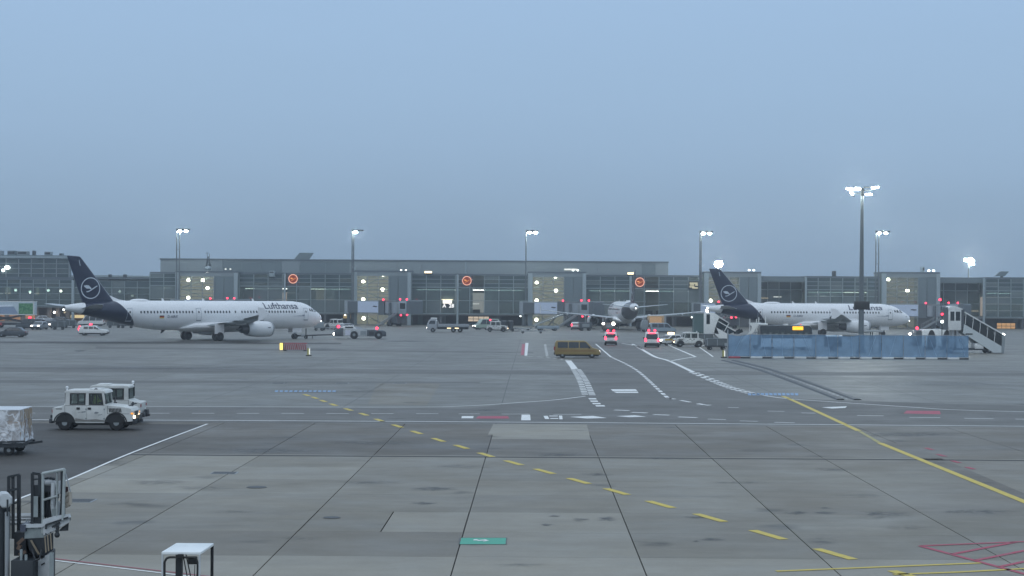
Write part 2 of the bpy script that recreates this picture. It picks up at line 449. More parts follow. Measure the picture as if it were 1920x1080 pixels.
# painted markings -----------------------------------------------------------
ZP = 0.010
def strip(mb, a, b, w, z=ZP):
    a, b = Vector(a), Vector(b); d = (b - a); d.z = 0
    if d.length < 1e-4: return
    d.normalize(); nrm = Vector((-d.y, d.x, 0)) * w / 2
    mb.quad(*[(p.x, p.y, z) for p in (a - nrm, b - nrm, b + nrm, a + nrm)])
def smooth(pts, n=6):
    """Catmull-Rom through ground points"""
    out = []
    q = [pts[0]] + pts + [pts[-1]]
    for i in range(1, len(q) - 2):
        p0, p1, p2, p3 = q[i - 1], q[i], q[i + 1], q[i + 2]
        for k in range(n):
            t = k / n
            out.append(0.5 * ((2 * p1) + (p2 - p0) * t + (2 * p0 - 5 * p1 + 4 * p2 - p3) * t * t + (3 * p1 - p0 - 3 * p2 + p3) * t ** 3))
    out.append(pts[-1]); return out
def pline(mb, pxs, w, dash=None, n=6, z=ZP):
    pts = smooth([G(*p) for p in pxs], n) if n > 1 else [G(*p) for p in pxs]
    if not dash:
        for a, b in zip(pts, pts[1:]): strip(mb, a, b, w, z)
        return
    on, off = dash; pos = 0.0
    for a, b in zip(pts, pts[1:]):
        L = (b - a).length
        t = 0.0
        while t < L:
            ph = pos % (on + off)
            if ph < on:
                step = min(on - ph, L - t); strip(mb, a + (b - a) * (t / L), a + (b - a) * ((t + step) / L), w, z)
            else: step = min(on + off - ph, L - t)
            t += step + 1e-5; pos += step + 1e-5
def pq(mb, pxs, z=ZP): mb.quad(*[(g.x, g.y, z) for g in (G(*p) for p in pxs)])

mb = MB()
pline(mb, [(-200, 762), (300, 762.5), (760, 763.5), (880, 761), (960, 756), (1040, 750), (1098, 743)], 0.20)
pline(mb, [(-200, 786), (500, 789), (1000, 792), (1500, 796), (2100, 801)], 0.24)
pline(mb, [(1186, 645), (1205, 656), (1228, 669), (1255, 677), (1300, 698)], 0.42)
pline(mb, [(1240, 641), (1262, 651), (1304, 669), (1278, 673), (1255, 677.5)], 0.30, n=1)
pline(mb, [(1410, 738), (1470, 747), (1550, 753), (1700, 763), (1800, 769), (2000, 774)], 0.22)
pline(mb, [(1300, 643), (1337, 669)], 0.2, n=1)
pline(mb, [(1166, 644), (1190, 648), (1205, 655)], 0.3)
pline(mb, [(389, 795), (250, 848), (130, 899), (40, 934), (-60, 974)], 0.125)
pline(mb, [(1117, 645), (1145, 669)], 0.22, n=1)
struct('white_line', mb, PW)
mb = MB()
pline(mb, [(1145, 669), (1192, 693), (1247, 742), (1262, 748), (1332, 761)], 0.28, dash=(2.0, 1.3))
pline(mb, [(985, 668), (1020, 670), (1064, 675)], 0.3, dash=(1.2, 1.0), n=2)
pline(mb, [(1022, 646), (1026, 668)], 0.3, dash=(1.6, 2.2), n=1)
for x0, y0, x1, y1 in ((1306, 759, 1334, 759.5), (1365, 764, 1385, 764.5), (1439, 771, 1471, 771.5), (1503, 774.5, 1529, 775), (1607, 779.3, 1657, 780), (1705, 782.7, 1763, 783.3), (1808, 784.5, 1863, 785.5), (1904, 786, 1945, 786.5),
                       (1327, 786, 1361, 787), (1387, 789.5, 1421, 790.3), (1452, 792, 1490, 793)):
    strip(mb, G(x0, y0), G(x1, y1), 0.22)
for x in range(-60, 860, 84):
    strip(mb, G(x, 774.6 + x * 0.0015), G(x + 42, 774.7 + x * 0.0015), 0.18)
for x0, x1, y in ((860, 900, 776.3), (940, 992, 776.6), (1037, 1090, 777.2)):
    strip(mb, G(x0, y), G(x1, y), 0.18)
for x0, y0, x1, y1 in ((1152, 769, 1180, 770), (1184, 773.3, 1214, 774.5), (1225, 777.5, 1255, 778.7), (1272, 782, 1307, 783.3)):
    strip(mb, G(x0, y0), G(x1, y1), 0.42)
struct('white_dash', mb, PW)
# ladder of blocks (zebra edge) beside the crossing lane
mb = MB()
pts = smooth([G(1067, 676), G(1078, 690), G(1092, 712), G(1104, 741)], 10)
for i, (a, b) in enumerate(zip(pts, pts[1:])):
    d = (b - a).normalized(); nrm = Vector((-d.y, d.x, 0))
    if i < 11:
        strip(mb, a - nrm * 0.1, b - nrm * 0.1, 0.62); continue
    L = (b - a).length; k = max(1, int(L / 1.3))
    for j in range(k):
        p, q = a + (b - a) * (j / k), a + (b - a) * ((j + 0.5) / k)
        strip(mb, p - nrm * 0.24, q - nrm * 0.24, 0.44); r_ = (b - a) * (0.5 / k)
        strip(mb, p + r_ + nrm * 0.24, q + r_ + nrm * 0.24, 0.44)
for x0, x1, y in ((1104, 1118, 748), (1107, 1121, 752.5), (1111, 1126, 757), (1117, 1134, 761.2)):
    pq(mb, [(x0 - 1, y - 1.2), (x1 - 1, y - 1.2), (x1 + 1, y + 1.2), (x0 + 1, y + 1.2)])
pts = smooth([G(1300, 698), G(1340, 715), G(1370, 727), G(1412, 738.5)], 10)
for i, (a, b) in enumerate(zip(pts, pts[1:])):
    d = (b - a).normalized(); nrm = Vector((-d.y, d.x, 0)); s = 1 if i % 2 else -1
    strip(mb, a + nrm * 0.22 * s, b + nrm * 0.22 * s, 0.42)
struct('zebra_block', mb, PW)
mb = MB()
pq(mb, [(1145, 730), (1192, 730), (1195, 733.6), (1149, 733.6)]); pq(mb, [(1150, 734.6), (1196, 734.6), (1197, 737), (1156, 737)])
pq(mb, [(866, 780.5), (888, 780.5), (887, 784.5), (865, 784.5)]); pq(mb, [(978, 777.8), (994, 777.8), (995, 788.3), (977, 788.3)])
pq(mb, [(1068, 782), (1112, 780), (1138, 784), (1100, 785)])
pq(mb, [(1019, 780), (1027, 780), (1030, 786), (1022, 786)]); pq(mb, [(1048, 779.5), (1054, 779.5), (1055, 786.5), (1049, 786.5)]); pq(mb, [(1030, 779.6), (1046, 779.6), (1046, 781), (1030, 781)]); pq(mb, [(1032, 784.2), (1047, 784.2), (1047, 785.6), (1032, 785.6)])
pq(mb, [(985, 643), (991, 643), (988.5, 667), (983.5, 667)])
pq(mb, [(1155, 780.5), (1190, 779), (1212, 781.5), (1180, 782.5)])
pq(mb, [(1540, 764), (1588, 762), (1585, 765), (1560, 766.2)])
struct('white_symbol', mb, PW)
mb = MB()
pq(mb, [(979, 645), (984.4, 645), (982.6, 666), (976.5, 666)])
pq(mb, [(897, 780.5), (952, 780.5), (955, 785), (892, 785)])
pq(mb, [(1700, 770.3), (1762, 770.8), (1764, 777), (1694, 775.5)])
for a, b, w in (((1725, 1024), (1990, 1013), .16), ((1725, 1024), (1990, 1095), .16), ((1785, 1039.5), (1903, 1017), .16), ((1830, 1051), (1985, 1020), .16), ((1875, 1063), (1985, 1040), .16)):
    strip(mb, G(*a), G(*b), w)
strip(mb, G(96, 1047.2), G(420, 1084.5), .06)
for x, y in ((1735, 840), (1758, 852), (1785, 864), (1812, 876)): strip(mb, G(x, y), G(x + 14, y + 4), 0.22)
struct('red_marking', mb, PR)
mb = MB(); strip(mb, G(90, 1050), G(415, 1088), .09); struct('white_edge_line', mb, PW)
mb = MB()
for x in range(516, 632, 9): pq(mb, [(x, 732.3), (x + 6, 732.3), (x + 5, 735), (x - 1, 735)])
for x in range(1402, 1494, 8): pq(mb, [(x, 737.2), (x + 6, 737.4), (x + 7, 741.5), (x + 1, 741.3)])
struct('blue_marking', mb, PB)
# yellow lead-in dashes
mb = MB()
ctr = [(575, 741), (590, 746), (606, 752), (625, 759), (653, 768), (682, 777), (711, 788), (745, 799), (781, 811), (822, 825), (865, 838), (911, 853), (963, 868), (1021, 884), (1085, 902), (1156, 922), (1238, 946), (1331, 971), (1440, 1003), (1565, 1039), (1712, 1082)]
gp = [G(*c) for c in ctr]
for i in range(len(gp)):
    a = gp[max(0, i - 1)]; b = gp[min(len(gp) - 1, i + 1)]
    d = (b - a).normalized(); strip(mb, gp[i] - d * 0.98, gp[i] + d * 0.98, 0.29)
struct('yellow_dash', mb, PY)
mb = MB()
pline(mb, [(1468, 743), (1500, 757), (1610, 808)], 0.30, n=3)
pline(mb, [(1650, 831), (1780, 884), (1960, 957)], 0.30, n=3)
pline(mb, [(1455, 1071.5), (1640, 1064), (1840, 1056)], 0.17, n=1)
pline(mb, [(1675, 1077.5), (1800, 1073), (1990, 1063)], 0.17, n=1)
struct('yellow_line', mb, PY)
mb = MB(); strip(mb, G(1612, 809), G(1650, 831), 0.2); struct('worn_yellow_line', mb, PYW)
# green stand marking with its small white symbol
mb = MB(); pq(mb, [(865, 1009), (949, 1009), (948, 1021), (862, 1021)]); struct('green_marking', mb, PG)
mb = MB()
pq(mb, [(889, 1012), (897, 1012), (894, 1014), (887, 1014)], 0.014); pq(mb, [(894, 1013.6), (908, 1012.4), (909, 1014), (896, 1015.2)], 0.014); pq(mb, [(908, 1011.6), (917, 1014.5), (906, 1016.2)], 0.014)
struct('green_marking_symbol', mb, PW)
mb = MB(); pline(mb, [(862, 1009), (950, 1009), (949, 1021.4), (861, 1021.4), (862, 1009)], 0.03, n=1, z=0.013); struct('green_marking_border', mb, PD)
# oil and rubber stains, soft edged; also shade painted under the left airliner
STN = bpy.data.materials.new('stain_and_shade'); STN.use_nodes = True
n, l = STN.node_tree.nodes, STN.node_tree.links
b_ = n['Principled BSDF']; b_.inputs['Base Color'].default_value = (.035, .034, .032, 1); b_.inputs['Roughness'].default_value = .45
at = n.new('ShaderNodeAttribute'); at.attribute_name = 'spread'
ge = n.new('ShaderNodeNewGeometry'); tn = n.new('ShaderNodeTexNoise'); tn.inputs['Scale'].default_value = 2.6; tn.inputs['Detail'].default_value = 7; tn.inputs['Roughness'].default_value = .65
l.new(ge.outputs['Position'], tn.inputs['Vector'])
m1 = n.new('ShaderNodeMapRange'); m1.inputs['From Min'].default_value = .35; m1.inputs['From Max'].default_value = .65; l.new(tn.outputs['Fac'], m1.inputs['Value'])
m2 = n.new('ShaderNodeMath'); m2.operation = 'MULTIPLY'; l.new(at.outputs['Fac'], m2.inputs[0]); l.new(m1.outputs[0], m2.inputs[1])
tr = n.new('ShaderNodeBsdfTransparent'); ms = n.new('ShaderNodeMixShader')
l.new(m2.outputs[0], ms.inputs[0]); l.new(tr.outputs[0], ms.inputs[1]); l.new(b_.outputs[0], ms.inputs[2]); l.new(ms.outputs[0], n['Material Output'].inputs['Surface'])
mb = MB(); al = []
stains_shade = [(812, 917, 42, 4, .85), (795, 944, 28, 3, .8), (1025, 984, 13, 3, .9), (1040, 968, 12, 2, .7), (1088, 975, 18, 4, .9), (1137, 973, 20, 4.5, .9), (1310, 970, 34, 3, .85), (1335, 1012, 30, 3.5, .95), (1305, 1015, 8, 2, .7),
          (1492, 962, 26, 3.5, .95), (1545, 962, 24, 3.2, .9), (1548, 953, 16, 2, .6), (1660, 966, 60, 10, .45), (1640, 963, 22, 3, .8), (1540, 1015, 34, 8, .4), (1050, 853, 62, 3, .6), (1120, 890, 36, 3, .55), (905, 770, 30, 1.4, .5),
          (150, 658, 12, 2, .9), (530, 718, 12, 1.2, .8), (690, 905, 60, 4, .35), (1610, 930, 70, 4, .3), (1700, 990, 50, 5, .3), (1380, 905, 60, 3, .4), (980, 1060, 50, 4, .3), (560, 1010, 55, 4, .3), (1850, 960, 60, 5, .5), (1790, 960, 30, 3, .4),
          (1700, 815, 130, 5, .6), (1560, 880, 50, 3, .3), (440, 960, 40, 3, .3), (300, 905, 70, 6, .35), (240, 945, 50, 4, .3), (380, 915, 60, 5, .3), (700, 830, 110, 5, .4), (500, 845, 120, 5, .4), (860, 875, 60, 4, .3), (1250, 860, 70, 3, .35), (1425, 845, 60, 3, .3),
          (390, 642, 150, 3, .8), (760, 640, 60, 1.6, .5), (600, 655, 60, 3, .4), (300, 690, 300, 3, .4), (1100, 700, 120, 3, .25), (1750, 720, 200, 6, .25), (620, 735, 200, 4, .25), (60, 840, 80, 6, .3), (200, 870, 60, 5, .25)]  # first mark of this row is painted shade beneath the left airliner
for k, (x, y, w, h, s_) in enumerate(stains_shade):
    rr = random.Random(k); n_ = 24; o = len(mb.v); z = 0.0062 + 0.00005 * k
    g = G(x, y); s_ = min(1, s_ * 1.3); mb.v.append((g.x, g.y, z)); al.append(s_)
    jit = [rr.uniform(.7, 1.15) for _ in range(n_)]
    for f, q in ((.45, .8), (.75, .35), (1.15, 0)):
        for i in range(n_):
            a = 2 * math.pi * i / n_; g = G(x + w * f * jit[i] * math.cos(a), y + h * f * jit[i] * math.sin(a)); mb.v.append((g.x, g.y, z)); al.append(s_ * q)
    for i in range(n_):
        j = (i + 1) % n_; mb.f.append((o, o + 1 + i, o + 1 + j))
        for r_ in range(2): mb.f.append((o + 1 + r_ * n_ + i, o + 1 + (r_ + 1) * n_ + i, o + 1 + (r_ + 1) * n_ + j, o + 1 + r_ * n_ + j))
so = struct('stain_and_shade', mb, STN)
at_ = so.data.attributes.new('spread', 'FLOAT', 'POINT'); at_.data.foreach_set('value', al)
# covers let into the slabs
IRON = mat('cast_iron', (0.07, 0.075, 0.078), 0.6, 0.2, var=0.3, scale=6)
def manhole(px, py, r, label):
    t = thing('manhole_cover', label, 'manhole cover', G(px, py), 0, 'iron covers let into the apron')
    part('cover_frame', MB().tube((0, 0, 0.0), (0, 0, 0.012), r, n=28), CONC, t)
    part('cover', MB().tube((0, 0, 0.012), (0, 0, 0.02), r * 0.9, n=28), IRON, t)
def gully(px, py, w, d, label):
    t = thing('drain_cover', label, 'drain cover', G(px, py), 0, 'iron covers let into the apron')
    part('cover_frame', MB().b2((-w / 2, -d / 2, 0), (w / 2, d / 2, 0.012)), STEEL, t)
    mb = MB(); k = 9
    for i in range(k): mb.b2((-w * .46 + i * w * .92 / k, -d * .42, 0.012), (-w * .46 + (i + .8) * w * .92 / k, d * .42, 0.02))
    part('grate', mb, IRON, t)
manhole(481, 914, 0.36, 'round iron manhole cover on the pale slab left of centre')
manhole(622, 971, 0.27, 'round manhole cover nearest the camera, left of the pale repaired slab')
gully(421, 887, 0.95, 0.8, 'square dark drain cover farther from the camera than the round manhole')
gully(152, 939, 0.85, 0.9, 'dark drain cover right behind the loader platform')
for px, lab in ((522, 'dark slot drain leftmost of three beyond the service road'), (642, 'dark slot drain in the middle of three beyond the service road'), (750, 'dark slot drain on the pale patch beyond the service road')):
    gully(px, 718.5, 0.95, 1.0, lab)
# cable ramps running from the blue fence to the service road
for nm, off, lab in (('left', -0.55, 'black cable ramp, left one of the pair running from the blue fence'), ('right', 0.55, 'black cable ramp, right one of the pair running from the blue fence')):
    pts = smooth([G(1366, 676), G(1430, 692), G(1500, 716), G(1592, 750)], 8)
    mb = MB()
    for a, b in zip(pts, pts[1:]):
        d = (b - a).normalized(); nr = Vector((-d.y, d.x, 0)); ca, cb = a + nr * off, b + nr * off
        mb.loft([[c - nr * .3, c - nr * .16 + Vector((0, 0, .07)), c + nr * .16 + Vector((0, 0, .07)), c + nr * .3] for c in (ca, cb)])
    tag(part('cable_ramp', mb, BLACK), lab, 'cable ramp', 'cable ramps by the blue fence')
mb = MB(); pline(mb, [(1400, 684), (1500, 716), (1590, 749)], 0.12, dash=(0.9, 1.0)); struct('white_guide_dash', mb, PWW)
# ------------------------------------------------------------------ terminal pier
YB = 392.0
KB = F / YB
def bX(px): return (px - 960) / F * YB
def bZ(py): return CAMH + (554.7 - py) / KB          # row as read at the middle column
rnd = random.Random(3)
ZG, ZM, ZT = bZ(589), bZ(539.5), bZ(516.5)           # underside of gate level, transom, eaves
PANES = {}
def pane_mesh(w, h, m):
    k = (round(w, 2), round(h, 2), m.name)
    if k not in PANES: PANES[k] = MB().box((0, 0, 0), (w, 0.05, h)).mesh('window_pane', m)
    return PANES[k]
def pane(parent, x, z, w, h, m, y=0.0, tilt=0.35, name='window_pane'):
    return link(name, pane_mesh(w, h, m), parent, (x, y, z), (R(rnd.uniform(-tilt, tilt)), 0, R(rnd.uniform(-tilt, tilt))))

def glazing(root, x0, x1, y, z0, zm, z1, ncol, up=3, low=4, mu=GLASSU, ml=GLASSF, skip=()):
    """curtain wall of single panes with a mullion grid, local coordinates"""
    cw = (x1 - x0) / ncol
    grid = MB()
    for i in range(ncol + 1): grid.box((x0 + i * cw, y - 0.06, (z0 + z1) / 2), (0.17, 0.16, z1 - z0))
    hs = [z0 + (zm - z0) * j / low for j in range(low)] + [zm + (z1 - zm) * j / up for j in range(up + 1)]
    for j, z in enumerate(hs): grid.box(((x0 + x1) / 2, y - 0.03, z), (x1 - x0, 0.08, 0.10 if j not in (0, low) else 0.2))
    part('mullion_grid', grid, MULL, root)
    for i in range(ncol):
        if i in skip: continue
        for j in range(len(hs) - 1):
            h = hs[j + 1] - hs[j]
            mm = ml if j < low else mu
            if ml is GLASSF: mm = rnd.choices([mm, GLASSF2, GLASSF3], [5, 3, 2] if j < low else [7, 2, 1])[0]
            pane(root, x0 + (i + .5) * cw, hs[j] + h / 2, cw - 0.2, h - 0.14, mm, y + 0.02)

ROOF = mat('roof_edge', (0.10, 0.125, 0.145), 0.55, var=0.08, scale=0.3)
FLOORM = mat('floor_slab', (0.20, 0.21, 0.21), 0.7, var=0.1)
SEAT = mat('waiting_seats', (0.02, 0.025, 0.03), 0.6)
WARMW = emit('warm_glow_wall', (.95, .84, .72), .30)
COOLW = emit('cool_glow_wall', (.80, .88, .84), .26)
CEIL_FILL = emit('added_ceiling_fill', (.95, 1.0, .93), 8.0)
BARL = emit('interior_strip_light', (0.95, 1.0, 0.96), 1.1)
BARW = emit('interior_warm_light', (1.0, 0.86, 0.60), 0.55)
BEIGE = emit('lit_interior_wall', (0.70, 0.68, 0.62), 0.30)
def section(px0, px1, label, ncol, skip=(), seed=0, y0=0.0, ztop=ZT, deep=11):
    """a glazed length of the pier: deck, roof, back wall, interior lamps, undercroft"""
    rr = random.Random(seed)
    x0, x1 = bX(px0), bX(px1); w = x1 - x0
    t = thing('terminal_section', label, 'terminal building', ((x0 + x1) / 2, YB + y0, 0), 0, 'glazed lengths of the terminal pier')
    a, b = -w / 2, w / 2
    part('gate_floor', MB().b2((a, 0.1, ZG - 0.35), (b, deep, ZG)), FLOORM, t)
    part('roof', MB().b2((a, 0.1, ztop), (b, deep, ztop + 0.3)).b2((a, -0.1, ztop - 0.05), (b, 0.1, ztop + 0.22)), ROOF, t)
    part('back_wall', MB().b2((a, deep - 0.3, 0.02), (b, deep, ztop)), INTER, t)
    part('mezzanine', MB().b2((a, 4.5, ZM - 0.5), (b, deep - 0.3, ZM - 0.1)), FLOORM, t)
    mb = MB()
    for k in range(int(w / 3)):
        x = a + 1 + k * 3; mb.b2((x, 3.0, ZG), (x + 2.2, 3.7, ZG + 0.45)).b2((x, 3.6, ZG), (x + 2.2, 3.75, ZG + 0.95))
    part('seat_row', mb, SEAT, t)
    glazing(t, a, b, 0, ZG, ZM, ztop - 0.05, ncol, skip=skip, low=rr.choice([2, 3, 4]))
    # interior fittings seen through the panes
    for k in range(int(w / 2.2)):
        x = rr.uniform(a + 1, b - 1)
        if rr.random() < .45:
            part('strip_light', MB().box((0, 0, 0), (rr.uniform(.3, 1.7), .25, rr.choice([.10, .10, .22]))), BARL if rr.random() < .7 else BARW, t, (x, rr.uniform(2, 8), rr.choice([ZM - .62, ZM - 1.3, ZG + 2.2])))
        else:
            part('partition', MB().box((0, 0, 0), (rr.uniform(.4, 2.8), .2, rr.uniform(1.5, 3))), [INTER, PIL, CLAD, GREYP][rr.randrange(4)], t, (x, rr.uniform(4, 9), ZG + 1.5))
    for k in range(3 if w > 12 else 1):
        x = rr.uniform(a + 3, b - 3) if w > 7 else 0; ww = rr.uniform(1.5, 3.2)
        part('glow_wall', MB().b2((x - ww, 7.9, ZG + .2), (x + ww, 8.1, ZM - rr.uniform(.7, 2.0))), [WARMW, COOLW][rr.randrange(2)], t)  # self-glowing partitions added at random to warm and lighten the interior
    part('added_ceiling_fill', MB().b2((a + 1, 2.2, ZM - .60), (b - 1, 2.7, ZM - .53)), CEIL_FILL, t)  # added light strip that brightens the dark interior behind the panes
    # recessed ground floor
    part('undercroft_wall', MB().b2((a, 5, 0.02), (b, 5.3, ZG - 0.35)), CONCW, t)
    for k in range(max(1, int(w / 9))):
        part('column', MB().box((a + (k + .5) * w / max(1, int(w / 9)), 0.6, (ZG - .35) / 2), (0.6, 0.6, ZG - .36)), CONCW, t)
    for k in range(max(1, int(w / 7))):
        x = rr.uniform(a + 1.5, b - 1.5)
        part('gate_door', MB().box((x, 4.93, 1.1), (rr.choice([1.1, 2.6]), .1, 2.1)), [DARK, GREYP, CLADD][rr.randrange(3)], t)
    return t

S1 = section(281, 333, 'short glazed pier length left of the leftmost lit tower', 2, seed=1)
S2 = section(449, 663, 'glazed pier length behind the white airliner nose, with a round emblem', 8, skip=(3,), seed=2)
S3 = section(772, 990, 'glazed pier length over the gate number, with a round emblem', 8, skip=(4,), seed=3)
S4 = section(1098, 1318, 'glazed pier length behind the docked airliner tail, with a round emblem', 8, skip=(4,), seed=4)
S5 = section(1511, 1649, 'glazed pier length behind the tall floodlight mast', 6, seed=5)
S6 = section(1848, 1990, 'glazed pier length at the right edge beyond the stairs', 6, seed=6)

# logo bays -------------------------------------------------------------------
def circle(r, n=36): return [(r * math.cos(2 * math.pi * i / n), r * math.sin(2 * math.pi * i / n)) for i in range(n)]
WING = [(-.82, .24), (-.52, .31), (-.22, .28), (-.05, .10), (.10, -.04), (.02, -.15), (-.14, -.05), (-.45, -.06), (-.62, .04)]
BODY = [(.82, .22), (.74, .27), (.45, .13), (.20, -.03), (.02, -.16), (-.20, -.28), (-.40, -.33), (-.53, -.32), (-.44, -.43), (-.26, -.41), (.02, -.27), (.28, -.10), (.62, .10)]
LOGOR = emit('emblem_glow', (1.0, 0.50, 0.36), 1.25)
LOGOD = mat('emblem_face', (0.30, 0.055, 0.03), 0.5)
LOGOB = emit('emblem_bird_glow', (1.0, 0.40, 0.12), 1.0)
LOGOF = emit('emblem_face_glow', (0.55, 0.07, 0.02), 0.42)
LOGOP = mat('emblem_panel', (0.075, 0.055, 0.065), 0.5)
BAYW = emit('lit_bay', (0.62, 0.66, 0.60), 0.20)
def ring_faces(mb, r0, r1, y, n=40):
    o = [(r0 * c[0], y, r0 * c[1]) for c in circle(1, n)]; q = [(r1 * c[0], y, r1 * c[1]) for c in circle(1, n)]
    mb.add(o + q, [(i, (i + 1) % n, n + (i + 1) % n, n + i) for i in range(n)])
def logo_bay(sec, pxc, pyc, label):
    x = bX(pxc) - sec.location.x
    part('emblem_panel', MB().b2((x - 1.38, -0.05, ZM + 0.1), (x + 1.38, 0.1, ZT - 0.1)), LOGOP, sec)
    part('lit_bay', MB().b2((x - 1.15, 0.5, ZG + .3), (x + 1.15, 0.6, ZM - .5)), BAYW, sec)
    for j in range(4):
        h = (ZM - ZG) / 4; pane(sec, x, ZG + (j + .5) * h, 2.7, h - .14, GLASSF, 0.02)
    t = thing('round_emblem', label, 'emblem sign', (bX(pxc), YB - 0.16, bZ(pyc)), 0, 'round lit emblems on the pier')
    part('disc', MB().tube((0, 0.08, 0), (0, 0.0, 0), 0.93, n=40), LOGOF, t)
    mb = MB(); ring_faces(mb, 0.86, 1.04, -0.03); ring_faces(mb, 0.86, 1.04, 0.08)
    o = len(mb.v)
    part('ring', MB().loft([[(0.87 * c[0], -.04, .87 * c[1]) for c in circle(1, 40)], [(1.03 * c[0], -.04, 1.03 * c[1]) for c in circle(1, 40)], [(1.03 * c[0], .07, 1.03 * c[1]) for c in circle(1, 40)], [(.87 * c[0], .07, .87 * c[1]) for c in circle(1, 40)]], caps=False), LOGOR, t)
    part('crane_bird', MB().prism([(.86 * a, .86 * b) for a, b in WING], -0.05, -0.01).prism([(.86 * a, .86 * b) for a, b in BODY], -0.062, -0.02), LOGOB, t)
logo_bay(S2, 549.5, 525.5, 'glowing round crane emblem, leftmost of three on the pier')
logo_bay(S3, 875.3, 526.9, 'glowing round crane emblem over the gate number, middle of three')
logo_bay(S4, 1199.5, 527.5, 'glowing round crane emblem over the docked airliner tail')

# pier columns between the towers
for px, lab in ((534.5, 'thin pale mast column left of the leftmost round emblem'), (858, 'thin pale mast column left of the middle round emblem'), (1182, 'thin pale mast column left of the rightmost round emblem'), (1510, 'pale mast column beside the dark recess behind the right airliner'), (1843, 'pale mast column right of the dark recess by the stairs')):
    tag(part('mast_column', MB().tube((0, 0, 0), (0, 0, ZT + .1), .26, n=12), PIL, None, (bX(px), YB - 0.75, 0), smooth=True), lab, 'column', 'pale columns standing before the pier')

# gate number sign --------------------------------------------------------------
t = thing('gate_sign', 'lit white gate number sign A 28 left of the mast column', 'gate sign', (bX(839), YB - 0.35, bZ(572)), 0)
part('sign_box', MB().b2((-1.0, 0, .25), (1.0, .22, 1.05)), emit('sign_white', (1.0, 0.95, 0.86), 1.6), t)
part('hood', MB().b2((-1.25, -.35, 1.1), (1.25, .2, 1.2)), emit('sign_lamp', (1, .92, .6), 2.2), t)
bm_ = text_bm('A  28', 1.15, 0.03)
bm_part('gate_number', bm_, emit('sign_figures', (1, 1, 1), 1.3), t, (-1.05, -0.02, -.62), (R(90), 0, 0))
part('bracket', MB().b2((-1.0, .05, -.7), (1.0, .3, .25)), DARK, t)

# stair towers -------------------------------------------------------------------
def tower(px0, px1, label, frac, top, lamps, bright=0.30, rowskip=0.1, seed=0):
    rr = random.Random(seed); x0, x1 = bX(px0), bX(px1); w = x1 - x0; yf = YB - 2.6; zt = bZ(top)
    t = thing('stair_tower', label, 'stair tower', ((x0 + x1) / 2, yf, 0), 0, 'stair towers along the pier')
    a, b = -w / 2, w / 2; m = a + w * frac
    part('roof', MB().b2((a, -.1, zt - .35), (b, 9, zt)), ROOF, t)
    part('fascia', MB().b2((a + .95, -0.02, zt - 1.15), (b - .8, .2, zt - .36)), CLAD, t)
    for x, wd in ((a, .95), (b - .8, .8)): part('pilaster', MB().b2((x, -.25, 0), (x + wd, .5, zt - .36)), PIL, t)
    part('cladding_panel', MB().b2((m + .06, 0.0, ZG), ((m + b - .8) / 2 - .04, .25, zt - 1.2)), CLADD, t)
    part('cladding_panel', MB().b2(((m + b - .8) / 2 + .04, 0.02, ZG), (b - .82, .27, zt - 1.2)), CLADD, t)
    part('side_wall', MB().b2((a + .1, .5, 0.02), (a + .4, 9, zt - .36)).b2((b - .4, .5, .02), (b - .1, 9, zt - .36)).b2((a + .4, 8.6, .02), (b - .4, 9, zt - .36)), INTER, t)
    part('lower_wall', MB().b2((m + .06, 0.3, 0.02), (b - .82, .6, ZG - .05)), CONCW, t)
    # stair hall, its lighting imitated by a back wall that glows
    lit = emit('stair_hall_light_%02d' % int(bright * 100), (0.86, 0.84, 0.72), bright)
    part('stair_hall_glow_wall', MB().b2((a + .5, 3.4, 0.1), (m - .05, 3.5, zt - 1.2)), lit, t)
    part('partition_wall', MB().b2((m - .04, .3, 0.05), (m + .04, 3.6, zt - 1.2)), PIL, t)
    mb = MB(); n = 4; hz = (zt - 1.3) / n
    for k in range(n):
        xa, xb = (a + 1.2, m - 1.2) if k % 2 else (m - 1.2, a + 1.2)
        mb.bar((xa, 2.6, k * hz + .2), (xb, 2.6, (k + 1) * hz - .1), 1.0, .22); mb.b2((a + .6, 2.0, (k + 1) * hz - .25), (m - .1, 3.3, (k + 1) * hz - .1))
    part('stair_flight', mb, PIL, t)
    cols = 3; cw = (m - a - .95) / cols; nr = 7; z0, z1 = bZ(566), zt - 1.2; rh = (z1 - z0) / nr
    grid = MB()
    for i in range(cols + 1): grid.box((a + .95 + i * cw, -.03, (.1 + z1) / 2), (.16, .16, z1 - .1))
    zs = [z0 + j * rh for j in range(nr + 1)] + [.1, ZG - .3, ZG]
    for z in zs: grid.box((a + .95 + cols * cw / 2, -.01, z), (cols * cw, .1, .13))
    part('mullion_grid', grid, GREYP, t)
    for i in range(cols):
        for j in range(nr): pane(t, a + .95 + (i + .5) * cw, z0 + (j + .5) * rh, cw - .16, rh - .13, GLASSL, .08)
        pane(t, a + .95 + (i + .5) * cw, (.1 + ZG - .3) / 2, cw - .16, ZG - .55, GLASSL, .08)
        pane(t, a + .95 + (i + .5) * cw, (ZG + z0) / 2, cw - .16, z0 - ZG - .1, GLASSF, .08)
    for px, py in lamps:
        part('globe_lamp', MB().ball((0, 0, 0), .40, n=14, m=9), LAMP, t, (bX(px) - t.location.x, .75, bZ(py)), smooth=True)
    return t
T1 = tower(333, 449, 'leftmost lit stair tower behind the long airliner fuselage', .62, 512, [(356, 529), (391, 516), (392, 543.5), (356, 562), (383, 529)], .34, seed=1)
T2 = tower(663, 772, 'lit stair tower right of the second floodlight mast, behind the pushback tug', .62, 509, [(682.5, 530), (719, 517), (718.5, 544.5), (682.5, 563), (683.5, 598.5)], .34, seed=2)
T3 = tower(990, 1098, 'lit stair tower in the middle, left of the docked airliner', .62, 509, [(1006, 530), (1042, 544.5), (1006, 563), (1006, 599), (1041, 518)], .33, seed=3)
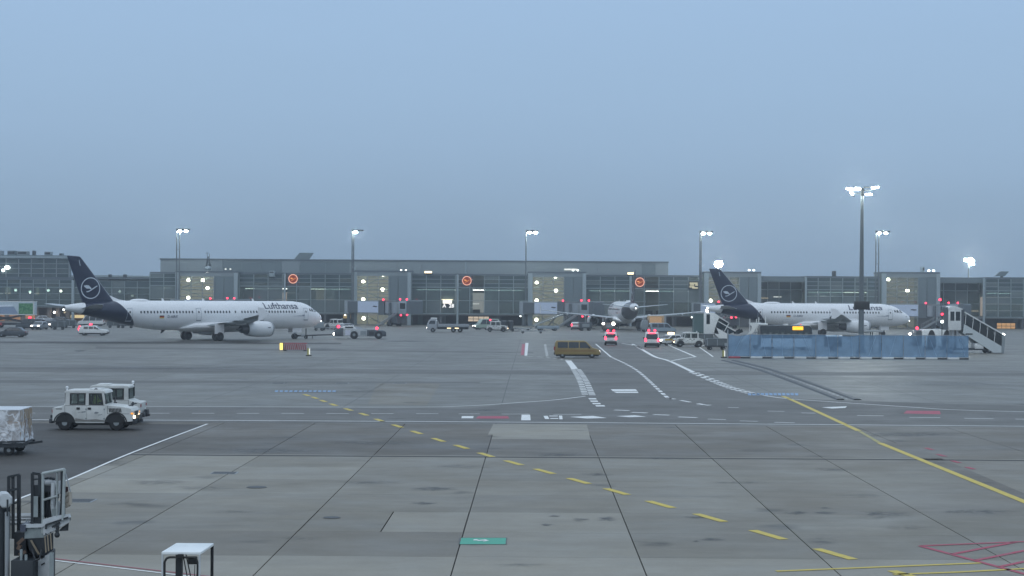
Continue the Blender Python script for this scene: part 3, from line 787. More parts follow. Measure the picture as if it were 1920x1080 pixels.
T4 = tower(1318, 1424, 'stair tower partly hidden by the right airliner tail fin', .62, 507, [(1331, 561), (1366, 540)], .24, seed=4)
T5 = tower(1649, 1757, 'rightmost stair tower, dimly lit, above the right airliner nose', .62, 505.5, [(1698, 540), (1662, 520)], .20, seed=5)

# dark recessed bays ----------------------------------------------------------
def recess(px0, px1, label, seed):
    x0, x1 = bX(px0), bX(px1); w = x1 - x0; rr = random.Random(seed)
    t = thing('recessed_bay', label, 'terminal bay', ((x0 + x1) / 2, YB, 0), 0, 'dark recessed bays of the pier')
    part('fascia', MB().b2((-w / 2, -.1, bZ(525)), (w / 2, .3, ZT)), CLADD, t)
    part('roof', MB().b2((-w / 2, .3, ZT - .3), (w / 2, 11, ZT + .2)), ROOF, t)
    part('back_wall', MB().b2((-w / 2, 7, 0.02), (w / 2, 7.3, ZT - .3)), INTER, t)
    part('gate_floor', MB().b2((-w / 2, .1, ZG - .35), (w / 2, 7, ZG)), FLOORM, t)
    for k in range(6):
        part('strip_light', MB().box((0, 0, 0), (rr.uniform(1, 2.6), .3, .12)), BARL if k % 3 else BARW, t, (rr.uniform(-w / 2 + 1.5, w / 2 - 1.5), rr.uniform(3, 6.5), rr.uniform(ZG + 1.0, ZM - .8)))
    glazing(t, -w / 2, w / 2, 5.2, ZG, ZM, bZ(525), 4, up=1, low=2, mu=GLASSU)
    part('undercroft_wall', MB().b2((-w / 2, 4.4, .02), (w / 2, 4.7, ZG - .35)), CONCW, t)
    return t
recess(1424, 1511, 'dark recessed terminal bay behind the right airliner fuselage', 1)
RB2 = recess(1757, 1848, 'dark recessed terminal bay above the covered passenger stairs', 2)
part('lit_board', MB().b2((-1.2, 0, -.35), (1.2, .15, .35)), emit('sign_white', (1, .95, .86), 1.6), RB2, (bX(1815) - RB2.location.x, 3.2, bZ(575)))

# upper hall set back on the roof ------------------------------------------------
YH_ = 404.0
def hX(px): return (px - 960) / F * YH_
def hZ(py): return CAMH + (554.7 - py) / F * YH_
h0, h1 = hX(300), hX(1253)
hall = thing('upper_hall', 'long flat grey metal clad hall rising behind the glazed pier', 'terminal building', ((h0 + h1) / 2, YH_, 0))
hc = hall.location.x
ztop, zb = hZ(488.5), 2.0
part('body', MB().b2((h0 - hc, .25, zb), (h1 - hc, 26, ztop - .35)), CLAD, hall)
part('roof', MB().b2((h0 - hc - .1, -.05, ztop - .34), (h1 - hc + .1, 26.2, ztop)), ROOF, hall)
edges = [300, 352, 417, 453, 490, 528, 562, 610, 655, 700, 745, 790, 835, 872, 915, 960, 1003, 1048, 1080, 1120, 1161, 1203, 1229, 1253]
dark = {(417, 453), (453, 490), (490, 528), (562, 610), (610, 655), (1203, 1229)}
for a_, b_ in zip(edges, edges[1:]):
    d_ = (a_, b_) in dark
    x0, x1 = hX(a_) - hc + .05, hX(b_) - hc - .05
    if d_:
        part('cladding_panel', MB().b2((x0, .1, hZ(493.5)), (x1, .22, ztop - .37)), CLAD, hall)
        part('dark_panel', MB().b2((x0, .17, zb), (x1, .24, hZ(493.7))), CLADD, hall)
    else: part('cladding_panel', MB().b2((x0, rnd.uniform(.08, .12), zb), (x1, .24, ztop - .37)), CLAD, hall)
part('downpipe', MB().tube((hX(873) - hc, -.12, 8), (hX(873) - hc, -.12, ztop - .4), .2, n=10), PIL, hall)
part('wall_lamp', MB().b2((-1.5, 0, 0), (1.5, .2, .35)), BARL, hall, (hX(1070) - hc, -.15, hZ(506)))

# roof furniture ---------------------------------------------------------------
def warm_hood(px, py, lab):
    t = thing('roof_lamp', lab, 'lamp', (bX(px), YB - .6, ZT + .3), 0, 'warm lamps on the eaves')
    part('lamp_body', MB().b2((-.85, -.2, 0), (.85, .5, .1)), DARK, t)
    part('lit_face', MB().b2((-.8, -.15, .1), (.8, .15, .52)), LAMPW, t)
warm_hood(803, 511, 'warm lit lamp box on the eaves right of the second lit tower')
warm_hood(1183, 514, 'warm lit lamp box on the mast column by the docked airliner tail')
def vent(px, py, Y, w, h, lab, m):
    p = P(px, py, Y); t = thing('roof_vent', lab, 'roof vent', (p.x, Y, p.z), 0, 'dark tilted panels on the roofs')
    k = Y / F
    part('flap', MB().prism([(-w / 2 * k, 0), (w / 2 * k - 8 * k, 0), (w / 2 * k, h * k), (-w / 2 * k + 10 * k, h * k)], -.4, .4), m, t)
    part('strut', MB().b2((-.3, -.2, -1.2), (.3, .2, 0)), DARK, t)
vent(570, 486, 406, 36, 12, 'dark slanted roof panel on top of the long upper hall', CLADD)
vent(1878, 518, 394, 26, 9, 'grey slanted roof panel near the right edge of the pier', CLADD)
def antenna(px, py0, py1, Y, lab):
    p = P(px, py0, Y); hgt = P(px, py1, Y).z - p.z
    t = thing('antenna_mast', lab, 'antenna mast', (p.x, Y, p.z))
    mb = MB(); s = .5
    for i, j in ((-1, -1), (1, -1), (1, 1), (-1, 1)): mb.bar((i * s, j * s, 0), (i * .12, j * .12, hgt * .75), .1)
    n = 6
    for k in range(n):
        f = lambda q: s + (.12 - s) * q / n
        z = hgt * .75 * k / n; z2 = hgt * .75 * (k + 1) / n
        mb.bar((-f(k), -f(k), z), (f(k + 1), -f(k + 1), z2), .07); mb.bar((f(k), f(k), z), (-f(k + 1), f(k + 1), z2), .07)
    part('lattice', mb, DARK, t)
    part('aerial', MB().tube((-.25, 0, hgt * .7), (-.25, 0, hgt), .05, n=6).tube((.25, 0, hgt * .7), (.25, 0, hgt * .95), .05, n=6).b2((-.55, -.05, hgt * .97), (.1, .05, hgt)), DARK, t)
    part('radar_dome', MB().ball((0, -.3, -.1), .75, sz=.7, n=14), PIL, t, smooth=True)
antenna(390.5, 502, 474, 399, 'slim lattice antenna with a pale dome above the leftmost lit tower')
def gooseneck(px, py, Y, lab, n=2, m=LAMPC, r=.26):
    p = P(px, py, Y); t = thing('roof_floodlight', lab, 'floodlight', p, 0, 'small floodlights on the tower roofs')
    for k in range(n):
        x = (k - (n - 1) / 2) * 3.4 * Y / F * 2.6
        part('bracket', MB().tube((x, .1, -.7), (x, .1, .1), .06, n=6), DARK, t)
        part('lamp_head', MB().ball((x, 0, 0), r, sz=.75), m, t)
LAMPS_ = emit('lamp_small', (0.9, 1.0, 0.97), 5)
gooseneck(1409, 506.5, YB - 2, 'pair of small lit floodlights on the tower behind the right tail fin', 2, LAMPS_)
gooseneck(1746, 507.5, YB - 2, 'pair of small lit floodlights on the rightmost stair tower roof', 2, LAMPS_, .3)
gooseneck(427.5, 504.5, YB - 2, 'pair of small floodlights on the leftmost lit tower roof', 2, BARL, .22)
gooseneck(756.5, 506.5, YB - 2, 'pair of small floodlights on the tower roof behind the pushback tug', 2, LAMPS_, .2)
gooseneck(1079, 507, YB - 2, 'pair of small floodlights on the middle tower roof', 2, LAMPS_, .22)
def roof_box(px, py0, py1, w, Y, lab, m=CLAD):
    p = P(px, py0, Y); h = P(px, py1, Y).z - p.z; k = Y / F
    t = thing('roof_unit', lab, 'roof unit', (p.x, Y, p.z), 0, 'plant units on the roofs')
    part('housing', MB().b2((-w * k / 2, -.8, -.6), (w * k / 2, 1.4, h)), m, t, bevel=.05)
    part('louvre', MB().b2((-w * k * .4, -.86, h * .3), (w * k * .4, -.8, h * .8)), DARK, t)
roof_box(1564, 518.5, 508, 5, 396, 'small dark chimney on the pier roof left of the tall mast', DARK)
roof_box(1730, 510, 500, 4, 396, 'small pale chimney on the rightmost stair tower roof', PIL)
roof_box(662.5, 514, 501, 5, 396, 'pale upright vent beside the second floodlight mast', PIL)
roof_box(510, 514, 508, 9, 391, 'pale rounded vent on the eaves left of the leftmost emblem', PIL)
part_ = thing('illuminated_board', 'pale lit information board under the eaves left of the right tail fin', 'lit board', (bX(1300), YB - .5, bZ(533)))
part('frame', MB().b2((-1.15, 0, -.85), (1.15, .2, .85)), DARK, part_)
for q, (z, x0, x1) in enumerate(((.5, -.9, .9), (.12, -.8, .1), (.12, .35, .95), (-.3, -.9, .2), (-.55, -.3, .95))):
    part('lit_strip', MB().b2((x0, -.03, z - .16), (x1, 0, z + .14)), emit('board_glow', (.95, .9, .62), .62), part_)

# lit openings at ground level ---------------------------------------------------
def opening(px0, px1, py0, py1, lab, m, rows=2):
    x0, x1 = bX(px0), bX(px1); w = x1 - x0; z0, z1 = bZ(py1), bZ(py0)
    t = thing('lit_window_band', lab, 'lit windows', ((x0 + x1) / 2, YB + 4.5, 0), 0, 'lit ground floor windows of the pier')
    part('frame', MB().b2((-w / 2 - .15, .05, z0 - .15), (w / 2 + .15, .3, z1 + .15)), DARK, t)
    n = 4
    for i in range(n):
        for j in range(rows):
            part('window_pane', MB().b2((-w / 2 + i * w / n + .05, 0, z0 + j * (z1 - z0) / rows + .06), (-w / 2 + (i + 1) * w / n - .05, .05, z0 + (j + 1) * (z1 - z0) / rows - .06)), m, t)
opening(877, 917, 594, 604, 'band of beige lit windows under the gate level, left of the pale tug', emit('beige_windows', (1.0, .82, .62), .62))
opening(1880, 1915, 600, 612, 'orange lit ground floor windows at the right edge', emit('orange_windows', (1.0, .58, .26), .55))
opening(640, 655, 590, 600, 'small yellow lit doorway behind the pushback tug', emit('yellow_windows', (.9, .66, .25), .42), 1)

# ------------------------------------------------------------------ left wing of the terminal
YL = 410.0
def lX(px): return (px - 960) / F * YL
def lZ(py): return CAMH + (549.5 - py) / F * YL       # rows as read near the left edge
lw0, lw1 = lX(-60), lX(281); lc = (lw0 + lw1) / 2
lw = thing('terminal_wing', 'lower glazed terminal wing at the far left behind the airliner tail', 'terminal building', (lc, YL, 0))
zt = lZ(519); zs = lZ(522); zmid = lZ(539); zg = lZ(574)
split = lX(136) - lc
part('roof', MB().b2((lw0 - lc, .1, zt - .5), (lw1 - lc, 14, zt - .1)).b2((lw0 - lc, -.15, zt - .75), (split, .1, zt - .3)), ROOF, lw)
part('back_wall', MB().b2((lw0 - lc, 10, 0.02), (lw1 - lc, 10.3, zt - .5)), INTER, lw)
part('gate_floor', MB().b2((lw0 - lc, .1, zg - .4), (lw1 - lc, 10, zg)), FLOORM, lw)
part('gallery_floor', MB().b2((lw0 - lc, 3, zmid - .5), (lw1 - lc, 10, zmid - .2)), FLOORM, lw)
glazing(lw, lw0 - lc, split, 0, zg, zmid, zt - .75, 8, up=2, low=3)
glazing(lw, split + .2, lw1 - lc, .3, zg, zmid, zt - .9, 6, up=1, low=3)
part('column', MB().b2((split - .2, -.2, 0), (split + .4, .5, zt - .8)), PIL, lw)
rl = random.Random(12)
for k in range(12):
    x = rl.uniform(lw0 - lc, lw1 - lc); z = rl.choice([zmid - .75, zmid - 1.6, zg + 2.5])
    part('strip_light', MB().box((0, 0, 0), (rl.uniform(.4, 1.1), .3, rl.uniform(.15, .5))), BARL if k % 3 else BARW, lw, (x, rl.uniform(1.5, 7), z))
for px, py, hgt in ((6, 545, 1.0), (11, 545, 1.0), (65, 545, 1.2)):
    part('lit_column', MB().b2((-.3, 0, -hgt), (.3, .3, hgt)), emit('warm_column_glow', (1, .88, .58), .9), lw, (lX(px) - lc, 2.5, lZ(py)))
for px, py in ((26, 545), (53, 548), (87.5, 545), (111, 546), (222, 546)):
    part('globe_lamp', MB().ball((0, 0, 0), .33), LAMP, lw, (lX(px) - lc, 1.5, lZ(py)))
part('undercroft_wall', MB().b2((lw0 - lc, 7, .02), (lw1 - lc, 7.3, zg - .4)), mat('warm_brick', (.20, .13, .10), .8, var=.3), lw)
for k, px in enumerate((-25, 10, 40, 67, 90, 107, 125, 160, 200, 240)):
    part('column', MB().box((lX(px) - lc, 1.5, (zg - .4) / 2), (.9, .9, zg - .42)), mat('undercroft_column', (.22, .17, .14), .8, var=.2), lw)
for k, px in enumerate((100.5, 120, 175, 20)):
    part('undercroft_lamp', MB().ball((0, 0, 0), .24), LAMP if k == 0 else BARW, lw, (lX(px) - lc, .8, lZ(586)))
part('lit_strip', MB().b2((-3.4, 0, 0), (3.4, .2, .7)), emit('undercroft_glow', (1.0, .80, .42), .8), lw, (lX(147) - lc, 6.6, lZ(597)))
part('lit_strip', MB().b2((-6, 0, 0), (4, .2, 2.4)), emit('undercroft_orange_glow', (.9, .50, .28), .36), lw, (lX(22) - lc, 6.6, lZ(608)))

YU = 432.0
def uX(px): return (px - 960) / F * YU
def uZ(py): return CAMH + (549.0 - py) / F * YU
u0, u1 = uX(-60), uX(129); uc = (u0 + u1) / 2
ub = thing('terminal_block', 'tall dark glazed terminal block with roof plant at the far left', 'terminal building', (uc, YU, 0))
part('body', MB().b2((u0 - uc, .3, 1), (u1 - uc, 2.5, uZ(484))), CLADD, ub)
part('roof', MB().b2((u0 - uc - .2, -.4, uZ(484)), (u1 - uc + .4, 3.5, uZ(480.5))), PIL, ub)
part('roof_parapet', MB().b2((u0 - uc, .4, uZ(480.5)), (u1 - uc, 3, uZ(478.5))), CLADD, ub)
cw = (u1 - u0) / 8
for i in range(8):
    for j in range(4):
        zz0 = uZ(522); hh = (uZ(485) - zz0) / 4
        pane(ub, u0 - uc + (i + .5) * cw, zz0 + (j + .5) * hh, cw - .25, hh - .2, GLASSU if (i + j) % 2 else GLASSF, .15)
mb = MB()
for i in range(9): mb.box((u0 - uc + i * cw, .1, uZ(503)), (.2, .2, uZ(485) - uZ(521)))
for j in range(5): mb.box((0, .1, uZ(522) + j * (uZ(485) - uZ(522)) / 4), (u1 - u0, .16, .16))
part('mullion_grid', mb, GREYP, ub)
part('globe_lamp', MB().ball((0, 0, 0), .5, sx=1.4).ball((-1.0, 0, -.7), .4), LAMPS_, ub, (uX(14) - uc, -.3, uZ(502)))
for px, py0, py1, w, lab, m in ((-15, 479, 470, 40, 'pale roof plant cabin at the left edge of the tall block', CLAD), (23, 479, 470, 15, 'dark louvred roof plant second from the left on the tall block', CLADD), (43, 479, 471, 20, 'pale roof plant in the middle of the tall block', CLAD),
                                (63.5, 479, 470, 3, 'thin dark flue on the tall block roof', DARK), (90.5, 479, 472, 12, 'single square roof plant box on the tall block', CLAD), (115, 480, 475, 5, 'smallest roof box beside the airliner fin', CLADD)):
    roof_box(px, py0, py1, w, YU + 3, lab, m)
for px, w, lab in ((206, 3, 'small dark chimney over the low wing right of the fin'), (234, 4, 'twin dark flue over the low wing near the pier')):
    roof_box(px, 521, 514.5, w, YL + 4, lab, DARK)
# far pale roof behind the low wing
t = thing('far_hall', 'distant pale hall roof showing above the low left wing', 'hall', (P(215, 517, 470).x, 470, 0))
part('wall', MB().b2((-14, 0, 0), (12, 20, P(215, 519.5, 470).z)), CLAD, t); part('roof', MB().prism([(-14.5, P(215, 519.5, 470).z), (12.5, P(215, 519.5, 470).z), (12.5, P(215, 517, 470).z), (-3, P(215, 516, 470).z), (-14.5, P(215, 517, 470).z)], -.3, 20), PIL, t)

# ------------------------------------------------------------------ floodlight masts
def twin_mast(px, ptop, Y, lab, n=2, face=1, legs=2, arm=2.9, spread=.62, strong=1.0):
    p = P(px, ptop, Y); h = p.z
    t = thing('floodlight_mast', lab, 'floodlight mast', (p.x, Y, 0), 0, 'floodlight masts along the pier')
    xs = (0, spread) if legs == 2 else (0,)
    for x in xs: part('post', MB().tube((x, 0, 0), (x, 0, h), .17 if legs == 2 else .2, .12, n=10), DARKM, t, smooth=True)
    if legs == 2:
        mb = MB()
        for k in range(int(h / 2.2)): mb.bar((0, 0, 1 + k * 2.2), (spread, 0, 1 + k * 2.2), .08)
        part('rung', mb, DARKM, t)
    part('arm', MB().b2((-.1, -.3, h - .12), (arm, .3, h + .16)), DARK, t)
    for k in range(n):
        x = .75 + k * 1.35
        part('lamp_head', MB().b2((x - .5, -.32, h - .34), (x + .5, .3, h - .12)), DARK, t)
        part('lamp_lens', MB().ball((x, -.22, h - .38), .36, sy=.7, sz=.62, n=14, m=8), LAMPC, t, smooth=True)
    return t
DARKM = mat('mast_steel', (.13, .15, .16), .45, .3, var=.1)
twin_mast(331.5, 430, YB - 4.5, 'twin legged floodlight mast in front of the leftmost lit tower')
twin_mast(660.5, 432, YB - 4.5, 'floodlight mast with one lit lamp left of the tower behind the pushback tug', n=1, legs=2, spread=.35, arm=2.5)
twin_mast(986.5, 433, YB - 4.5, 'single post floodlight mast in front of the middle lit tower', legs=1, arm=2.7)
twin_mast(1312.5, 434.5, YB - 4.5, 'floodlight mast just left of the right airliner tail fin', legs=2, spread=.3, arm=2.8)
twin_mast(1642.5, 434, YB - 4.5, 'twin legged floodlight mast right of the tall near mast', legs=2, arm=3.1)
p = P(1347, 495, 402)
t = thing('floodlight_mast', 'floodlight glaring just above the right airliner fin', 'floodlight mast', (p.x, 402, 0), 0, 'floodlight masts along the pier')
part('post', MB().tube((0, 0, 0), (0, 0, p.z), .2, .13), DARKM, t)
part('lamp_lens', MB().ball((0, -.4, p.z), .95, sz=.8, sy=.5, n=18, m=10), emit('glaring_lamp', (1.0, .95, .88), 220), t, smooth=True)
p = P(1816, 487, 440)
t = thing('floodlight_mast', 'floodlight cluster on a pole behind the pier at the right', 'floodlight mast', (p.x, 440, 0), 0, 'floodlight masts along the pier')
part('post', MB().tube((0, 0, 0), (0, 0, p.z), .22, .13), DARKM, t)
for x, z, r in ((-.7, -.1, .50), (.3, .1, .42), (1.0, -.3, .34), (.55, -1.2, .26), (1.1, -1.1, .22), (.25, -.75, .24)):
    part('lamp_lens', MB().ball((x, -.4, p.z + z), r, sy=.5, sz=.7), LAMPC, t, smooth=True)
# tall near mast
Ym = 213.0
p = P(1617, 360, Ym); pb = P(1614.5, 640, Ym); hm_ = p.z
t = thing('floodlight_mast', 'tall tapered floodlight mast rising behind the blue mesh fence', 'floodlight mast', (pb.x, Ym, 0), 0)
part('post', MB().tube((0, 0, 0), ((p.x - pb.x) * .6, 0, hm_), .36, .17, n=16), DARKM, t, smooth=True)
cx = (p.x - pb.x) * .6
part('crossarm', MB().b2((cx - 1.0, -.07, hm_ + .15), (cx + 1.1, .07, hm_ + .27)).b2((cx - .9, -.06, hm_ - .25), (cx + .8, .06, hm_ - .16)).b2((cx - .18, -.18, hm_ - .5), (cx + .18, .18, hm_ + .45)), DARK, t)
for k, (x, z, w, tl, on) in enumerate(((-1.55, .35, .85, 6, 1), (-1.3, -.12, .5, 30, 1), (-.62, .42, .72, 0, 1), (.62, .48, .8, 0, 0), (1.55, .5, .9, -8, 1), (.75, -.32, .8, -6, 1), (-1.15, -.5, .55, 20, 0))):
    part('lamp_head', MB().box((cx + x, .12, hm_ + z + .1), (w, .4, .16), ry=R(tl)), DARK, t)
    if on: part('lamp_lens', MB().box((cx + x, -.10, hm_ + z), (w * .86, .3, .13), ry=R(tl)), LAMPC, t)
part('sign_box', MB().b2((-.85, -.4, CAMH - 1.38), (.95, .35, CAMH - .38)), BLACK, t, bevel=.05)
part('base', MB().tube((0, 0, 0), (0, 0, .5), .62, .55, n=16), CONCW, t)
# ------------------------------------------------------------------ airliners
# local frame: nose tip at x = 0, tail at x = -44.5, y to port, z up from the ground
FT = [  # x, half width, top, bottom
    (0.0, .02, 3.02, 2.98), (-.12, .30, 3.32, 2.70), (-.4, .62, 3.62, 2.42), (-.9, .98, 3.98, 2.12), (-1.6, 1.30, 4.36, 1.88), (-2.3, 1.54, 4.78, 1.74),
    (-3.1, 1.73, 5.18, 1.64), (-4.2, 1.88, 5.48, 1.57), (-5.6, 1.965, 5.63, 1.54), (-7.0, 1.975, 5.65, 1.53), (-14, 1.975, 5.65, 1.53), (-22, 1.975, 5.65, 1.53), (-29.0, 1.975, 5.65, 1.53),
    (-31.5, 1.95, 5.65, 1.74), (-34.0, 1.85, 5.64, 2.14), (-36.5, 1.65, 5.60, 2.64), (-39.0, 1.34, 5.52, 3.18), (-41.5, .93, 5.36, 3.72), (-43.3, .55, 5.16, 4.12), (-44.3, .32, 5.0, 4.36), (-44.5, .22, 4.92, 4.44)]
def fus(x):
    T = FT
    if x >= 0: return T[0][1:]
    for i in range(len(T) - 1):
        if T[i][0] >= x >= T[i + 1][0]:
            t = (x - T[i][0]) / (T[i + 1][0] - T[i][0])
            out = []
            for c in (1, 2, 3):
                def sl(j):
                    if j <= 0: return (T[1][c] - T[0][c]) / (T[1][0] - T[0][0])
                    if j >= len(T) - 1: return (T[-1][c] - T[-2][c]) / (T[-1][0] - T[-2][0])
                    a = (T[j][c] - T[j - 1][c]) / (T[j][0] - T[j - 1][0]); b = (T[j + 1][c] - T[j][c]) / (T[j + 1][0] - T[j][0])
                    return 0 if a * b <= 0 else 2 * a * b / (a + b)
                h = T[i + 1][0] - T[i][0]
                p0, p1, m0, m1 = T[i][c], T[i + 1][c], sl(i) * h, sl(i + 1) * h
                out.append((2 * t**3 - 3 * t**2 + 1) * p0 + (t**3 - 2 * t**2 + t) * m0 + (-2 * t**3 + 3 * t**2) * p1 + (t**3 - t**2) * m1)
            return out
    return T[-1][1:]
def fpt(x, a, off=0.0):
    """point on the skin; a = angle from the crown towards starboard (degrees)"""
    hw, zt, zb = fus(x); zc, hh = (zt + zb) / 2, (zt - zb) / 2
    a = R(a)
    return Vector((x, -(hw + off) * math.sin(a), zc + (hh + off) * math.cos(a)))
def ang(x, z):
    hw, zt, zb = fus(x); zc, hh = (zt + zb) / 2, (zt - zb) / 2
    return math.degrees(math.acos(max(-1, min(1, (z - zc) / hh))))
def skin(x, z, side, off):
    p = fpt(x, ang(x, z), off)
    return Vector((p.x, p.y * side, p.z))        # side 1 = starboard, -1 = port

def livery():
    m = bpy.data.materials.new('fuselage_livery'); m.use_nodes = True
    n, l = m.node_tree.nodes, m.node_tree.links
    b = n['Principled BSDF']; b.inputs['Roughness'].default_value = 0.3
    tc = n.new('ShaderNodeTexCoord'); sp = n.new('ShaderNodeSeparateXYZ'); l.new(tc.outputs['Object'], sp.inputs[0])
    k = n.new('ShaderNodeMath'); k.operation = 'MULTIPLY_ADD'; k.inputs[1].default_value = 0.85; l.new(sp.outputs['Z'], k.inputs[0]); l.new(sp.outputs['X'], k.inputs[2])
    c1 = n.new('ShaderNodeMath'); c1.operation = 'LESS_THAN'; c1.inputs[1].default_value = -32.1; l.new(k.outputs[0], c1.inputs[0])
    k2 = n.new('ShaderNodeMath'); k2.operation = 'MULTIPLY_ADD'; k2.inputs[1].default_value = -0.35; l.new(sp.outputs['Z'], k2.inputs[0]); l.new(sp.outputs['X'], k2.inputs[2])
    c2 = n.new('ShaderNodeMath'); c2.operation = 'GREATER_THAN'; c2.inputs[1].default_value = -43.4; l.new(k2.outputs[0], c2.inputs[0])
    kk = n.new('ShaderNodeMath'); kk.operation = 'MULTIPLY'; l.new(c1.outputs[0], kk.inputs[0]); l.new(c2.outputs[0], kk.inputs[1])
    t = n.new('ShaderNodeTexNoise'); t.inputs['Scale'].default_value = 0.5; t.inputs['Detail'].default_value = 6; l.new(tc.outputs['Object'], t.inputs['Vector'])
    w = n.new('ShaderNodeMix'); w.data_type = 'RGBA'; w.inputs['A'].default_value = (.74, .75, .75, 1); w.inputs['B'].default_value = (.84, .84, .84, 1); l.new(t.outputs['Fac'], w.inputs['Factor'])
    mx = n.new('ShaderNodeMix'); mx.data_type = 'RGBA'; mx.inputs['B'].default_value = (.006, .013, .040, 1)
    l.new(w.outputs['Result'], mx.inputs['A']); l.new(kk.outputs[0], mx.inputs['Factor']); l.new(mx.outputs['Result'], b.inputs['Base Color'])
    return m
LIV = livery()
WINGG = mat('wing_grey', (.36, .39, .40), .42, var=.07, scale=.6)
NACW = mat('nacelle_white', (.70, .71, .71), .32, var=.04, scale=.8)
HOT = mat('exhaust_metal', (.10, .10, .105), .4, .7, var=.2)
DOORL = mat('door_outline', (.30, .33, .36), .5)
DOORD = mat('door_outline_pale', (.45, .50, .54), .5)
TEXTM = mat('airline_lettering', (.008, .016, .06), .45)

def airfoil(le, te, z, th, y):
    """section outline around a chord"""
    c = le - te; pts = [(0, 0), (.04, .55), (.15, .9), (.35, 1), (.6, .72), (.85, .28), (1, .03), (.85, -.16), (.6, -.36), (.35, -.5), (.15, -.48), (.04, -.32)]
    return [(le - c * u, y, z + th * v) for u, v in pts]
def rect_ring(parent, name, x0, x1, z0, z1, side, w, m, off=.025, n=6):
    """closed outline band on the skin"""
    mb = MB(); path = []
    for i in range(n): path.append((x0 + (x1 - x0) * i / n, z1))
    for i in range(n): path.append((x1, z1 + (z0 - z1) * i / n))
    for i in range(n): path.append((x1 + (x0 - x1) * i / n, z0))
    for i in range(n): path.append((x0, z0 + (z1 - z0) * i / n))
    cx, cz = (x0 + x1) / 2, (z0 + z1) / 2
    def inn(p): return (p[0] + (w if p[0] < cx - 1e-3 else -w if p[0] > cx + 1e-3 else 0) * (1 if abs(abs(p[0] - cx) - abs(x1 - x0) / 2) < 1e-3 else 0),
                        p[1] + (w if p[1] < cz else -w) * (1 if abs(abs(p[1] - cz) - abs(z1 - z0) / 2) < 1e-3 else 0))
    k = len(path)
    vs = [skin(x, z, side, off) for x, z in path] + [skin(*inn(p), side, off) for p in path]
    mb.add(vs, [(i, (i + 1) % k, k + (i + 1) % k, k + i) for i in range(k)])
    return part(name, mb, m, parent)
def patch(mb, x0, x1, z0, z1, side, off, nx=2, nz=2):
    vs = [skin(x0 + (x1 - x0) * i / nx, z0 + (z1 - z0) * j / nz, side, off) for j in range(nz + 1) for i in range(nx + 1)]
    mb.add(vs, [(j * (nx + 1) + i, j * (nx + 1) + i + 1, (j + 1) * (nx + 1) + i + 1, (j + 1) * (nx + 1) + i) for j in range(nz) for i in range(nx)])

# fin surface: plan of leading and trailing edge against height, half thickness
FZ0, FZ1 = 5.1, 11.55
def fin_le(z): return -36.75 - (z - 5.5) * (5.35 / 6.05)
def fin_te(z): return -41.75 - (z - 5.5) * (2.35 / 6.05)
def fin_half(x, z):
    le, te = fin_le(z), fin_te(z); u = max(0.0, min(1.0, (le - x) / (le - te)))
    return .30 * (1 - .45 * (z - 5.1) / 6.4) * 1.35 * (2.2 * math.sqrt(u) * (1 - u) * .62 + .05 * (1 - u)) * 1.2
def on_fin(bm, cx, cz, side, off):
    for v in bm.verts:
        x, z = cx + v.co.x * side, cz + v.co.y
        v.co = Vector((x, -side * (fin_half(x, z) + off), z))
def wheel_set(parent, x, y, r, w, gap, strut_top):
    g = part('landing_gear', MB().tube((x, y, r), (x, y, strut_top), .13, .17, n=10).tube((x, y - gap / 2, r), (x, y + gap / 2, r), .09, n=8).bar((x + .1, y, r + .3), (x + .75, y, strut_top - .3), .10), STEEL, parent, smooth=True)
    for s in (-1, 1):
        yy = y + s * gap / 2
        rings = []
        for u, rr in ((-.5, .72), (-.42, .92), (-.2, 1), (.2, 1), (.42, .92), (.5, .72)):
            rings.append([(x + r * rr * math.cos(2 * math.pi * i / 20), yy + u * w, r + r * rr * math.sin(2 * math.pi * i / 20)) for i in range(20)])
        wh = part('wheel', MB().loft(rings), RUBBER, g, smooth=True)
        # hub on both faces, as one piece of the gear
        part('hub', MB().tube((x, yy - w * .51, r), (x, yy + w * .51, r), r * .34, n=14), DARK, g)
    return g

